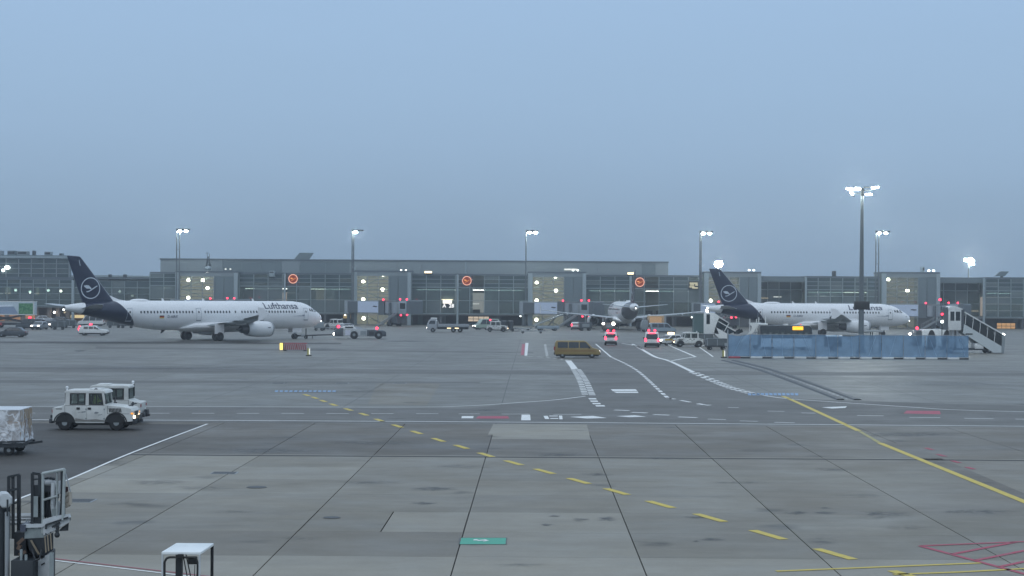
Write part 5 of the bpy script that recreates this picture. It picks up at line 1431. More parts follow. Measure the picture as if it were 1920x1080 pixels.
part('side_board', MB().b2((-3.8, -1.14, 1.2), (1.8, -1.1, 1.5)).b2((-3.8, 1.1, 1.2), (1.8, 1.14, 1.5)), SILVER, t)
part('chassis_frame', MB().b2((-3.7, -.5, .55), (2.0, .5, .95)), DARK, t)
part('roof_rack', MB().b2((2.0, -.8, 2.36), (3.1, .8, 2.62)), WHITE, t)
for x in (-.2, -1.6): part('side_lamp', MB().b2((x - .35, 1.0, .7), (x + .35, 1.06, .82)), LAMPW, t)

# tow tractors (the two in the foreground, and their like farther off) -------------
def make_tractor(label, loc, rz):
    t = thing('tow_tractor', label, 'tow tractor', loc, rz, 'white tow tractors')
    W = 1.62; hw = W / 2
    body = [(-2.02, .50), (-2.02, 1.06), (-1.96, 1.10), (-1.66, 1.13), (-1.42, 1.24), (.50, 1.24), (.62, 1.25), (1.45, 1.15), (1.78, 1.08), (1.86, .96), (1.88, .52), (1.50, .48)]
    # wheel openings cut into the outline
    def arch(cx, r): return [(cx + r * math.cos(R(a)), .36 + r * math.sin(R(a))) for a in (8, 35, 65, 90, 115, 145, 172)]
    lower = [(-2.02, .46)] + body[1:11] + [(1.88, .46)] + arch(1.07, .50) + [(.50, .36), (-.88, .36)] + arch(-1.43, .48)
    part('body', body_shell(lower, W, None, .03), DIRTYW, t)
    part('chassis', MB().b2((-1.9, -.6, .26), (1.8, .6, .55)), BLACK, t)
    part('wheel_well', MB().b2((-1.88, -.79, .40), (-.98, .79, .80)), BLACK, t); part('wheel_well', MB().b2((.62, -.79, .40), (1.52, .79, .80)), BLACK, t)
    # cab: floor, pillars, roof with real openings
    cw = .76
    def pill(x0, x1, x2, x3, y): return MB().add([(x0, y - .035, 1.22), (x1, y - .035, 1.22), (x2, y - .035, 1.84), (x3, y - .035, 1.84), (x0, y + .035, 1.22), (x1, y + .035, 1.22), (x2, y + .035, 1.84), (x3, y + .035, 1.84)], [(0, 1, 2, 3), (7, 6, 5, 4), (0, 4, 5, 1), (1, 5, 6, 2), (2, 6, 7, 3), (3, 7, 4, 0)])
    for s in (-1, 1):
        y = s * cw
        part('pillar', pill(-1.40, -1.18, -1.18, -1.38, y), DIRTYW, t); part('pillar', pill(-.42, -.26, -.26, -.40, y), DIRTYW, t); part('pillar', pill(.46, .56, .46, .36, y), DIRTYW, t)
        # window frames and panes
        for a, b, b2_ in ((-1.18, -.42, -.42), (-.26, .46, .38)):
            fr = MB(); w = .07
            fr.bar((a, y, 1.25), (b, y, 1.25), .05, .1).bar((a, y, 1.80), (b2_, y, 1.80), .05, .08).bar((a + .03, y, 1.22), (a + .03, y, 1.84), .05, .07).bar((b - .03, y, 1.22), (b2_ - .03, y, 1.84), .05, .07)
            o = part('window_frame', fr, BLACK, t)
            part('window_pane', MB().quad((a, y + s * .01, 1.24), (b, y + s * .01, 1.24), (b2_, y + s * .01, 1.82), (a, y + s * .01, 1.82)), CABGL, o)
            part('window_bar', MB().bar(((a + b) / 2, y, 1.24), ((a + b) / 2, y, 1.82), .04, .035), BLACK, o)
        # doors
        for a, b in ((-.88, -.36), (-.34, .52)):
            d = part('door', MB().b2((a, s * (hw + .001), .44), (b, s * (hw + .018), 1.20)), DIRTYW, t, bevel=.008)
            part('door_handle', MB().b2((a + .04, s * (hw + .014), 1.02), (a + .20, s * (hw + .05), 1.12)), BLACK, d)
            part('hinge', MB().b2((b - .05, s * (hw + .012), .55), (b, s * (hw + .04), .62)).b2((b - .05, s * (hw + .012), 1.0), (b, s * (hw + .04), 1.07)), GREYP, d)
        part('door_emblem', MB().prism([(.0, .86), (.08, .92), (.17, .91), (.25, .88), (.16, .83), (.06, .82)], s * (hw + .016), s * (hw + .026)).prism([(.2, .74), (.4, .77), (.4, .80), (.2, .77)], s * (hw + .016), s * (hw + .026)), mat('emblem_grey', (.22, .24, .25), .5), t)
        part('side_lettering', MB().prism([(-.78, .86), (-.62, .89), (-.62, .91), (-.78, .88)], s * (hw + .016), s * (hw + .024)).prism([(-.6, .86), (-.4, .89), (-.4, .94), (-.6, .92)], s * (hw + .016), s * (hw + .024)), mat('emblem_grey', (.22, .24, .25), .5), t)
        # louvres of the bonnet
        for k in range(9): part('louvre', MB().prism([(.74 + k * .068, .90), (.785 + k * .068, .89), (.755 + k * .068, 1.08), (.71 + k * .068, 1.10)], s * (hw - .01), s * (hw + .015)), BLACK, t)
        part('bonnet_seam', MB().b2((.64, s * (hw - .004), .815), (1.70, s * (hw + .006), .83)).b2((.64, s * (hw - .004), .83), (.655, s * (hw + .006), 1.2)), DARK, t)
        part('fender_lip', MB().loft([[(1.07 + r * math.cos(R(a)), y0, .36 + r * math.sin(R(a))) for r, y0 in ((.50, s * (hw - .02)), (.55, s * (hw + .03)), (.49, s * (hw + .035)))] for a in range(0, 181, 15)]), BLACK, t)
        part('fender_lip', MB().loft([[(-1.43 + r * math.cos(R(a)), y0, .36 + r * math.sin(R(a))) for r, y0 in ((.48, s * (hw - .02)), (.53, s * (hw + .03)), (.47, s * (hw + .035)))] for a in range(0, 181, 15)]), BLACK, t)
        part('headlight', MB().tube((1.84, s * .56, .62), (1.93, s * .56, .62), .11, n=14), WARMH, t)
        part('rear_lamp', MB().b2((-2.05, s * .70 - .07, .86), (-2.0, s * .70 + .07, 1.0)), REDP, t)
        part('mirror', MB().box((.62, s * (hw + .14), 1.42), (.05, .16, .24)).bar((.55, s * .76, 1.5), (.62, s * (hw + .12), 1.5), .025), BLACK, t)
        wheel(t, 1.07, s * (hw - .17), .375, .27); wheel(t, -1.43, s * (hw - .17), .36, .27)
    for s in (-1, 1):
        part('lower_grime', MB().prism([(-.90, .44), (.52, .44), (.52, .50), (.1, .56), (-.4, .52), (-.90, .60)], s * (hw + .019), s * (hw + .022)), mat('road_grime', (.20, .195, .18), .8, var=.3, scale=6), t)
        part('panel_seam', MB().b2((-1.42, s * (hw - .006), .50), (-1.405, s * (hw + .004), 1.22)).b2((-1.40, s * (hw - .006), 1.205), (.5, s * (hw + .006), 1.22)), DARK, t)
        part('vent_slot', MB().b2((-1.85, s * (hw - .006), 1.02), (-1.55, s * (hw + .006), 1.06)), DARK, t)
        part('indicator', MB().b2((1.78, s * (hw - .12), .80), (1.88, s * (hw + .01), .88)), emit('amber_indicator', (1, .42, .08), 1.2), t)
    part('front_pillar_bar', MB().bar((.52, -cw, 1.25), (.52, cw, 1.25), .06).bar((.40, -cw, 1.82), (.40, cw, 1.82), .06), DIRTYW, t)
    part('windscreen', MB().quad((.53, -.73, 1.26), (.53, .73, 1.26), (.42, .73, 1.81), (.42, -.73, 1.81)), CABGL, t)
    part('rear_screen', MB().quad((-1.41, -.73, 1.26), (-1.41, .73, 1.26), (-1.40, .73, 1.81), (-1.40, -.73, 1.81)), CABGL, t)
    part('roof', body_shell([(-1.44, 1.80), (-1.44, 1.90), (-1.36, 1.95), (.30, 1.97), (.50, 1.93), (.58, 1.80)], 1.6, None, .04), DIRTYW, t, bevel=.02)
    part('roof_hatch', MB().b2((-.35, -.35, 1.965), (.25, .35, 2.02)), WHITE, t, bevel=.02)
    part('beacon', MB().tube((-1.36, -.62, 1.92), (-1.36, -.62, 2.02), .05, n=10).ball((-1.36, -.62, 2.07), .075), BEACW, t)
    part('beacon_mount', MB().tube((-1.42, -.62, 1.35), (-1.42, -.62, 1.95), .035, n=8).b2((-1.43, -.68, 1.82), (-1.34, -.56, 1.95)), BLACK, t)
    part('seat', MB().b2((-.20, -.62, .9), (.22, .62, 1.2)).b2((-.28, -.62, 1.1), (-.16, .62, 1.62)).b2((-1.1, -.6, .9), (-.7, .6, 1.2)), BLACK, t)
    part('dashboard', MB().b2((.36, -.72, 1.0), (.52, .72, 1.30)), BLACK, t)
    part('steering_wheel', MB().tube((.24, -.35, 1.30), (.30, -.35, 1.33), .17, n=16), BLACK, t)
    part('front_bumper', MB().b2((1.84, -.78, .34), (2.02, .78, .60)), DARK, t, bevel=.03)
    part('tow_hook', MB().bar((2.0, 0, .46), (2.2, 0, .46), .14).b2((1.95, -.3, .40), (2.10, .3, .74)), DARK, t)
    part('grille', MB().b2((1.862, -.40, .62), (1.885, .40, .92)), BLACK, t)
    part('rear_bumper', MB().b2((-2.20, -.72, .34), (-2.0, .72, .56)), DARK, t, bevel=.03)
    part('rear_hitch', MB().bar((-2.15, 0, .42), (-2.36, 0, .42), .13).b2((-2.26, -.22, .34), (-2.1, .22, .70)), DARK, t)
    part('exhaust_stack', MB().tube((1.55, .55, 1.1), (1.60, .55, 1.32), .05, n=8).bar((1.45, .2, 1.14), (1.75, .5, 1.26), .05), DARK, t)
    return t
WARMH = emit('warm_headlight', (1.0, .78, .48), 9)
DIRTYW = mat('dirty_white_paint', (.62, .63, .60), .5, var=.08, scale=.9, dirt=.22)
CABGL = glass('cab_glass', (.55, .62, .60), .70, .02, .6)
BEACW = mat('clear_beacon', (.82, .84, .84), .2)
b0 = G(178, 807.5)
TR = make_tractor('nearest white tow tractor with lit headlight on the dark asphalt', (b0.x - .05, b0.y + .8, 0), R(0))
copy_tree(TR, (b0.x - .80, b0.y + 5.3, 0), R(181), 'white tow tractor half hidden behind the nearest one, facing the other way')
TR3 = copy_tree(TR, G(1290, 651) + Vector((0, .9, 0)), R(184), 'pale tow tractor in front of the left passenger stairs')
TR4 = copy_tree(TR, G(933, 622.5) + Vector((0, .9, 0)), R(0), 'small pale tow tractor with a red beacon left of the dark drums')
TR5 = copy_tree(TR, G(626, 617.5) + Vector((0, .9, 0)), R(150), 'tow tractor half hidden left of the pushback tug')
part('red_beacon', MB().ball((-1.36, -.6, 2.2), .16), REDL, TR4)

# driver ------------------------------------------------------------------------
def person(label, loc, rz, seated=True, vest=None):
    t = thing('person', label, 'person', loc, rz)
    if seated: J = {'pel': (0, 0, 0), 'ch': (.02, 0, .38), 'nk': (.04, 0, .54), 'hd': (.06, 0, .60), 'hl': (.06, .10, -.01), 'hr': (.06, -.10, -.01), 'kl': (.46, .13, .03), 'kr': (.46, -.13, .03), 'fl': (.52, .13, -.36), 'fr': (.52, -.13, -.36), 'tl': (.66, .13, -.40), 'tr': (.66, -.13, -.40),
                    'sl': (.02, .19, .46), 'sr': (.02, -.19, .46), 'el': (.14, .25, .22), 'er': (.14, -.25, .22), 'wl': (.36, .16, .24), 'wr': (.36, -.16, .24)}
    rad = {'pel': .15, 'ch': .15, 'nk': .055, 'hd': .05, 'hl': .095, 'hr': .095, 'kl': .065, 'kr': .065, 'fl': .045, 'fr': .045, 'tl': .035, 'tr': .035, 'sl': .07, 'sr': .07, 'el': .048, 'er': .048, 'wl': .034, 'wr': .034}
    ks = list(J); E = [('pel', 'ch'), ('ch', 'nk'), ('nk', 'hd'), ('pel', 'hl'), ('pel', 'hr'), ('hl', 'kl'), ('hr', 'kr'), ('kl', 'fl'), ('kr', 'fr'), ('fl', 'tl'), ('fr', 'tr'), ('ch', 'sl'), ('ch', 'sr'), ('sl', 'el'), ('sr', 'er'), ('el', 'wl'), ('er', 'wr')]
    me = bpy.data.meshes.new('body'); me.from_pydata([J[k] for k in ks], [(ks.index(a), ks.index(b)) for a, b in E], [])
    o = link('body', me, t); me.materials.append(vest)
    sk = o.modifiers.new('skin', 'SKIN'); sb = o.modifiers.new('sub', 'SUBSURF'); sb.levels = sb.render_levels = 1
    for i, k in enumerate(ks): me.skin_vertices[0].data[i].radius = (rad[k], rad[k])
    me.skin_vertices[0].data[0].use_root = True
    SK = mat('skin', (.46, .30, .22), .55); HR = mat('dark_hair', (.03, .022, .018), .7)
    hd_ = part('head', MB().ball((.07, 0, .71), .105, sx=.95, sy=.78, sz=1.15, n=16, m=12), SK, t, smooth=True)
    part('hair', MB().ball((.045, 0, .745), .108, sx=.95, sy=.82, sz=1.0, n=14, m=10), HR, hd_, smooth=True)
    part('nose', MB().ball((.172, 0, .70), .016, sz=1.6), SK, hd_)
    for s in (-1, 1):
        part('eye', MB().ball((.158, s * .034, .725), .011), BLACK, hd_); part('ear', MB().ball((.06, s * .083, .71), .022, sy=.5, sz=1.3), SK, hd_)
        h_ = part('hand', MB().box((.40, s * .14, .25), (.09, .035, .08), ry=R(20)), SK, t, bevel=.01)
        for f in range(4): part('finger', MB().bar((.43, s * (.125 + .002 * f), .285 - f * .021), (.465 - .004 * f, s * .105, .28 - f * .021), .017), SK, h_)
        part('thumb', MB().bar((.39, s * .125, .285), (.44, s * .10, .31), .02), SK, h_)
    part('mouth', MB().b2((.160, -.022, .655), (.168, .022, .662)), mat('lips', (.30, .12, .10), .5), hd_)
    return t
HIVIS = mat('hi_vis_jacket', (.46, .58, .10), .6, var=.15, scale=6)
person('driver in a yellow green high visibility jacket inside the nearest tow tractor', (b0.x - .05 - .06, b0.y + .8 - .35, 1.20 - .02), 0, True, HIVIS)

# pushback tug and towbar -----------------------------------------------------------
pt = G(674, 635.5)
t = thing('pushback_tug', 'low white pushback tug with dark ends and red beacons ahead of the left airliner', 'pushback tug', (pt.x, pt.y + 1.3, 0), R(6))
part('body', body_shell([(-2.6, .42), (-2.6, 1.35), (-2.4, 1.48), (.9, 1.42), (1.0, 1.3), (1.0, .42)], 2.7), mat('tug_grey_white', (.44, .46, .46), .45, var=.12, dirt=.4), t, bevel=.05)
part('dark_end', body_shell([(.98, .40), (.98, 1.34), (3.5, 1.30), (3.9, 1.05), (3.9, .40)], 2.66), DGREY, t, bevel=.05)
part('cab', body_shell([(-3.9, .40), (-3.9, 1.2), (-3.5, 1.62), (-2.65, 1.66), (-2.45, 1.3), (-2.45, .40)], 2.66, (1.1, .08)), DGREY, t, bevel=.05)
part('roof_rim', MB().b2((-2.3, -1.3, 1.44), (2.2, 1.3, 1.50)), STEEL, t)
part('cab_roof', body_shell([(-3.0, 1.62), (-2.4, 1.95), (-1.0, 2.0), (-.6, 1.5), (-2.8, 1.5)], 2.2, (1.6, .12)), WHITE, t, bevel=.04)
part('cab_window', MB().b2((-2.3, -1.09, 1.60), (-1.1, 1.09, 1.86)), CARGL, t)
for s in (-1, 1):
    part('side_panel', MB().b2((-2.3, s * 1.352, .55), (-1.5, s * 1.36, 1.3)), mat('pale_lilac_panel', (.55, .56, .64), .5), t)
    part('hatch', MB().b2((-.0, s * 1.352, .6), (.9, s * 1.362, 1.2)), GREYP, t); part('hatch', MB().b2((1.3, s * 1.332, .6), (2.0, s * 1.342, 1.1)), BLACK, t)
    for x in (-.95, 2.75): wheel(t, x, s * 1.16, .62, .42)
    part('wheel_arch', MB().b2((-1.65, s * 1.32, .45), (-.25, s * 1.345, 1.30)), BLACK, t)
    part('headlight', MB().ball((-3.92, s * .7, .72), .19), HEADL, t)
    part('headlight', MB().ball((-3.90, s * .28, .72), .14), HEADL, t)
part('beacon', MB().ball((-3.3, -.5, 1.84), .24), REDL, t); part('beacon', MB().ball((2.5, -.5, 1.62), .22), REDL, t)
part('exhaust_box', MB().b2((-2.35, -.6, 1.5), (-1.9, .6, 1.62)), BLACK, t)
ng = mid + hd * (22 - 5.07)
tb = thing('towbar', 'dark towbar with small wheels between the airliner nose wheel and the pushback tug', 'towbar', (ng.x + .4, ng.y + .2, 0))
e = Vector((pt.x - 4.1 - ng.x - .4, pt.y + .9 - ng.y - .2, .62))
part('bar', MB().tube((0, 0, .45), e, .10, n=10), DARK, tb)
part('head', MB().box((.1, 0, .45), (.5, .6, .25)), DARK, tb)
q = e * .24
part('axle', MB().bar(q + Vector((0, -.4, -.18)), q + Vector((0, .4, -.18)), .08).bar(q + Vector((0, 0, -.15)), q + Vector((0, 0, 1.4)), .14), DARK, tb)
for s in (-1, 1): wheel(tb, q.x, q.y + s * .4, .24, .14)
part('shock_absorber', MB().tube(e * .1 + Vector((0, 0, .42)), e * .2 + Vector((0, 0, .36)), .18, n=10), STEEL, tb)
q2 = e * .42
part('support_leg', MB().bar(q2 + Vector((0, 0, .2)), q2 + Vector((.6, 0, .2)), .12).bar(q2 + Vector((0, 0, .2)), q2 + Vector((0, -.1, -.24)), .1), DARK, tb)

# scissor lift catering truck at the left edge ------------------------------------------
cp = G(12, 614.5)
t = thing('catering_truck', 'high lift catering truck with raised pictured box on scissor legs at the left edge', 'truck', (cp.x, cp.y, 0), R(2))
part('chassis', MB().b2((-7, -1.2, .55), (4.4, 1.2, .95)), DARK, t)
zb0, zb1 = P(30, 590, cp.y).z, P(30, 565, cp.y).z
part('box', MB().b2((-6.5, -1.25, zb0), (5.4, 1.25, zb1)), mat('box_panel', (.50, .58, .62), .45, var=.06), t, bevel=.03)
part('box_frame', MB().b2((-6.55, -1.3, zb1 - .12), (5.45, 1.3, zb1 + .03)).b2((-6.55, -1.3, zb0 - .05), (5.45, 1.3, zb0 + .1)).b2((5.3, -1.3, zb0), (5.45, -1.2, zb1)), WHITE, t)
GRP = bpy.data.materials.new('leaf_print'); GRP.use_nodes = True
_n, _l = GRP.node_tree.nodes, GRP.node_tree.links
_v = _n.new('ShaderNodeTexVoronoi'); _v.inputs['Scale'].default_value = 3.2; _t = _n.new('ShaderNodeTexCoord'); _l.new(_t.outputs['Object'], _v.inputs['Vector'])
_r = _n.new('ShaderNodeValToRGB'); _r.color_ramp.elements[0].color = (.22, .42, .20, 1); _r.color_ramp.elements[1].color = (.03, .17, .07, 1); _r.color_ramp.elements[1].position = .7
_l.new(_v.outputs['Distance'], _r.inputs[0]); _l.new(_r.outputs[0], _n['Principled BSDF'].inputs['Base Color'])
part('leaf_picture', MB().b2((2.6, -1.285, zb0 + .12), (5.25, -1.26, zb1 - .35)), GRP, t)
part('wing_picture', MB().prism([(-6.4, zb1 - 1.1), (1.2, zb1 - .62), (1.7, zb1 - .72), (1.1, zb1 - .95), (-6.4, zb1 - 1.25)], -1.29, -1.26), mat('print_white', (.70, .76, .82), .5), t)
part('blue_picture', MB().prism([(-5.9, zb0 + .15), (2.5, zb0 + .15), (1.7, zb1 - 1.0), (-5.6, zb1 - 1.15)], -1.275, -1.258), mat('print_blue', (.24, .31, .42), .5), t)
for y in (-1.05, 1.05):
    part('scissor_leg', MB().bar((-4.8, y, .98), (3.2, y, zb0 - .1), .16, .3), DARK, t); part('scissor_leg', MB().bar((4.2, y * .9, .98), (-3.4, y * .9, zb0 - .1), .16, .3), DARK, t)
part('underbody_locker', MB().b2((-3.5, -1.22, .5), (-.5, 1.22, 1.0)), REDPAINT, t)
for x in (-5.5, -1.2, 3.2):
    for s in (-1, 1): wheel(t, x, s * 1.0, .45, .3)
part('rear_light', MB().b2((4.35, -.9, .7), (4.45, -.6, .9)), REDL, t); part('work_lamp', MB().ball((4.4, -1.0, .35), .14), LAMPS_, t)
part('rear_light', MB().b2((3.6, -1.3, 1.15), (3.9, -1.24, 1.35)), REDDIM, t)
# ------------------------------------------------------------------ passenger boarding bridges
BRG = mat('bridge_grey', (.30, .34, .37), .5, .1, var=.05, scale=.5)
BRGD = mat('bridge_dark', (.10, .12, .135), .6, var=.1)
AD = mat('advert_panel', (.56, .63, .76), .45, var=.04)
def make_bridge(label, px, ang_):
    p = P(px, 600, YB - 5); t = thing('boarding_bridge', label, 'boarding bridge', (p.x, YB - 5, 0), R(ang_), 'boarding bridges at the pier')
    z0, z1 = 2.75, 5.35
    part('rotunda', MB().tube((0, 0, z0 - .2), (0, 0, z1 + .05), 1.0, n=24), BRG, t, smooth=True)
    part('rotunda_column', MB().tube((0, 0, 0), (0, 0, z0 - .2), .38, n=14), BRGD, t, smooth=True)
    part('link_corridor', MB().box((0, 2.4, 4.05), (1.9, 3.4, 2.5), rz=R(-ang_)), BRG, t)
    part('corridor_end', MB().b2((.7, -1.0, z0 + .05), (4.2, 1.0, z1 - .1)), BRGD, t)
    part('inner_tunnel', MB().b2((4.2, -1.15, z0), (11.2, 1.15, z1)), BRG, t)
    part('advert_panel', MB().b2((4.35, -1.2, z0 + .1), (11.0, -1.16, z1 - .1)), AD, t)
    part('advert_mark', MB().prism([(9.2, 4.15), (9.5, 4.35), (10.6, 4.28), (10.7, 4.1), (10.1, 4.02)], -1.225, -1.205), INK, t)
    part('roof_rail', MB().b2((4.2, -1.1, z1), (16.5, -1.0, z1 + .12)), STEEL, t)
    part('tunnel_joint', MB().b2((11.2, -1.3, z0 - .3), (13.0, 1.3, z1 + .15)), BRGD, t)
    for x in range(4): part('tunnel_panel', MB().b2((13.05 + x * 1.25, -1.05 - .01 * (x % 2), z0 + .08), (14.25 + x * 1.25, 1.05, z1 - .12)), BRG, t)
    part('tunnel_frame', MB().b2((13.0, -1.1, z0 - .1), (18.1, 1.1, z0 + .08)).b2((13.0, -1.1, z1 - .12), (18.1, 1.1, z1)), BRGD, t)
    part('cab', MB().b2((18.1, -1.7, z0 - .15), (20.6, 1.6, z1 + .1)), BRG, t, bevel=.05)
    part('cab_window', MB().b2((18.5, -1.73, z0 + 1.0), (20.1, -1.69, z1 - .4)), CARGL, t)
    part('canopy_bellows', body_shell([(20.6, z0 - .1), (20.6, z1), (21.6, z1 + .25), (21.9, z1), (21.9, z0 - .1)], 3.6), BRGD, t)
    part('service_door', MB().b2((16.9, -1.12, z0 + .15), (17.7, -1.08, z1 - .5)), GREYP, t)
    # drive column
    for y in (-1.25, 1.25): part('lift_column', MB().b2((14.6, y - .2, .6), (15.1, y + .2, z1 - .3)), BRGD, t)
    part('drive_beam', MB().b2((14.3, -1.6, .45), (15.4, 1.6, .95)), BRGD, t)
    for y in (-1.3, 1.3):
        for x in (14.5, 15.2): wheel(t, x, y, .5, .35)
    part('drive_cabinet', MB().b2((15.4, -1.2, .7), (17.0, 1.2, 2.2)), BRGD, t)
    # stair to the apron
    mb = MB().bar((17.6, -1.9, z0 - .05), (12.6, -1.9, .15), .1, .25).bar((17.6, -2.7, z0 - .05), (12.6, -2.7, .15), .1, .25)
    part('stair_stringer', mb, STEEL, t)
    mb = MB()
    for k in range(13): mb.box((17.4 - k * .37, -2.3, z0 - .2 - k * .20), (.28, .8, .05))
    part('tread', mb, STEEL, t, kind='stuff')
    mb = MB()
    for y in (-1.9, -2.7):
        mb.bar((17.6, y, z0 + .95), (12.6, y, 1.15), .05)
        for k in range(5): mb.bar((17.6 - k * 1.25, y, z0 - .05 - k * .64), (17.6 - k * 1.25, y, z0 + .95 - k * .64), .04)
    part('handrail', mb, STEEL, t)
    for x, z in ((13.0, z1 + .32), (18.3, z1 + .42), (20.4, z1 + .42), (18.6, z0 - .35), (20.5, z0 - .25)): part('obstruction_light', MB().ball((x, -1.5, z), .21), REDL, t)
    part('work_lamp', MB().ball((0, -1.05, z0 - .55), .17), LAMPS_, t)
    return t
BR2 = make_bridge('boarding bridge with a pale blue advert panel behind the pushback tug', 654, -44)
copy_tree(BR2, P(982, 600, YB - 5) * 1.0 - Vector((0, 0, P(982, 600, YB - 5).z)), R(-44), 'boarding bridge with advert panel reaching to the docked airliner')
p_ = P(328, 600, YB - 5); copy_tree(BR2, Vector((p_.x, p_.y, 0)), R(-38), 'boarding bridge mostly hidden behind the left airliner fuselage')
p_ = P(1305, 600, YB - 5); copy_tree(BR2, Vector((p_.x, p_.y, 0)), R(-68), 'boarding bridge partly hidden by the left passenger stairs and fin')
p_ = P(1640, 600, YB - 5); copy_tree(BR2, Vector((p_.x, p_.y, 0)), R(-40), 'boarding bridge with advert panel above the right airliner nose')

# service trucks under the docked airliner -----------------------------------------------
g = G(1228, 623)
t = thing('box_truck', 'truck with a raised orange cargo box beside the docked airliner', 'truck', (g.x, 330, 0), R(4))
part('box', MB().b2((-1.3, -1.1, 1.5), (1.6, 1.1, 3.1)), ORANGEP, t, bevel=.04)
part('box_panel', MB().b2((-1.1, -1.13, 1.7), (1.1, -1.1, 2.9)), emit('glowing_box_side', (.85, .55, .30), .45), t)  # light falling on the box imitated by a glowing side panel
part('cab', body_shell([(-2.6, .5), (-2.6, 1.7), (-2.3, 2.3), (-1.4, 2.3), (-1.4, .5)], 2.0), GREYP, t, bevel=.04)
part('chassis', MB().b2((-2.6, -.9, .5), (2.2, .9, .8)), DARK, t); part('tail_frame', MB().b2((1.62, -1.0, 1.2), (2.0, 1.0, 3.2)), STEEL, t)
for x in (-1.9, 1.2):
    for y in (-.85, .85): wheel(t, x, y, .42, .28)
for i, (px, py, lab) in enumerate(((1131, 617, 'leftmost lit service lamp stand under the docked airliner'), (1150, 616, 'brightest service lamp stand under the docked airliner'))):
    g = G(px, 623); t = thing('work_light', lab, 'work light', (g.x, g.y, 0), 0, 'service lamps under the docked airliner')
    part('stand', MB().tube((0, 0, 0), (0, 0, 1.5), .05, n=6).bar((-.5, 0, .03), (.5, 0, .03), .05).bar((0, -.5, .03), (0, .5, .03), .05), DARK, t)
    part('lamp_head', MB().ball((0, -.1, 1.6), .22 + .1 * i), LAMP, t)
def gpu(px, py, lab, m=DARK, L=2.4):
    t = thing('ground_power_unit', lab, 'ground power unit', G(px, py), R(10), 'service units under the docked airliner')
    part('housing', MB().b2((-L / 2, -.7, .45), (L / 2, .7, 1.6)), m, t, bevel=.06); part('louvre', MB().b2((-L * .3, -.73, .7), (L * .3, -.7, 1.3)), GREYP, t)
    part('drawbar', MB().bar((L / 2, 0, .5), (L / 2 + .8, 0, .4), .08), DARK, t)
    for x in (-L * .3, L * .3):
        for y in (-.6, .6): wheel(t, x, y, .26, .18)
gpu(1097, 620, 'dark ground power unit left of the docked airliner engine', DGREY)
gpu(1205, 620.5, 'dark service unit right of the docked airliner belly', DARK)
gpu(1142, 621, 'brown service unit under the docked airliner fuselage', mat('brown_unit', (.16, .12, .10), .6, var=.2))
gpu(598, 620, 'grey service unit under the left airliner nose', GREYP, 1.8)

# ------------------------------------------------------------------ blue mesh fence
fa, fb = G(1365, 671.5), G(1816, 674)
fdir = (fb - fa); FL = fdir.length; frz = math.atan2(fdir.y, fdir.x)
ft = thing('mesh_fence', 'long construction fence clad with blue mesh sheeting on red and white feet', 'fence', (fa.x, fa.y, 0), frz)
BM = bpy.data.materials.new('blue_mesh'); BM.use_nodes = True
n, l = BM.node_tree.nodes, BM.node_tree.links
b = n['Principled BSDF']; b.inputs['Roughness'].default_value = .6
tc = n.new('ShaderNodeTexCoord'); tx = n.new('ShaderNodeTexNoise'); tx.inputs['Scale'].default_value = 1.1; tx.inputs['Detail'].default_value = 6
l.new(tc.outputs['Object'], tx.inputs['Vector'])
mx = n.new('ShaderNodeMix'); mx.data_type = 'RGBA'; mx.inputs['A'].default_value = (.11, .22, .36, 1); mx.inputs['B'].default_value = (.22, .37, .54, 1)
l.new(tx.outputs['Fac'], mx.inputs['Factor']); l.new(mx.outputs['Result'], b.inputs['Base Color'])
trn = n.new('ShaderNodeBsdfTransparent'); trn.inputs[0].default_value = (.55, .75, .95, 1)
mr = n.new('ShaderNodeMapRange'); mr.inputs['From Min'].default_value = .3; mr.inputs['From Max'].default_value = .7; mr.inputs['To Min'].default_value = .46; mr.inputs['To Max'].default_value = .68
l.new(tx.outputs['Fac'], mr.inputs['Value'])
ms = n.new('ShaderNodeMixShader'); l.new(mr.outputs[0], ms.inputs[0]); l.new(trn.outputs[0], ms.inputs[1]); l.new(b.outputs[0], ms.inputs[2]); l.new(ms.outputs[0], n['Material Output'].inputs['Surface'])
np_ = 11; pw = FL / np_; fh = 2.62
rf = random.Random(8)
for i in range(np_):
    pn = part('fence_panel', MB().tube((i * pw + .05, 0, .15), (i * pw + .05, 0, fh), .035, n=6).tube(((i + 1) * pw - .05, 0, .15), ((i + 1) * pw - .05, 0, fh), .035, n=6).tube((i * pw, 0, fh), ((i + 1) * pw, 0, fh), .03, n=6).tube((i * pw, 0, .25), ((i + 1) * pw, 0, .25), .03, n=6), STEEL, ft)
    # sheeting with slack folds
    mb = MB(); nx, nz = 12, 8; ph = rf.uniform(0, 6); sag = rf.choice([.03, .05, .09, .14, .06])
    for k in range(nx + 1):
        for j in range(nz + 1):
            u, v = k / nx, j / nz
            mb.v.append((i * pw + .03 + u * (pw - .06), -.06 + .05 * math.sin(u * 7 + ph) * math.sin(v * 5 + ph * 2) * math.sin(u * 3.14), .22 + v * (fh - .24) - sag * math.sin(u * 3.14) * max(0, v - .6) / .4))
    mb.f += [(k * (nz + 1) + j, (k + 1) * (nz + 1) + j, (k + 1) * (nz + 1) + j + 1, k * (nz + 1) + j + 1) for k in range(nx) for j in range(nz)]
    part('mesh_sheet', mb, BM, pn, smooth=True)
    part('crease', MB().bar((i * pw + rf.uniform(.3, pw - .3), -.10, .3), (i * pw + rf.uniform(.3, pw - .3), -.10, fh - .1), .03), mat('mesh_crease', (.26, .40, .55), .7), pn)
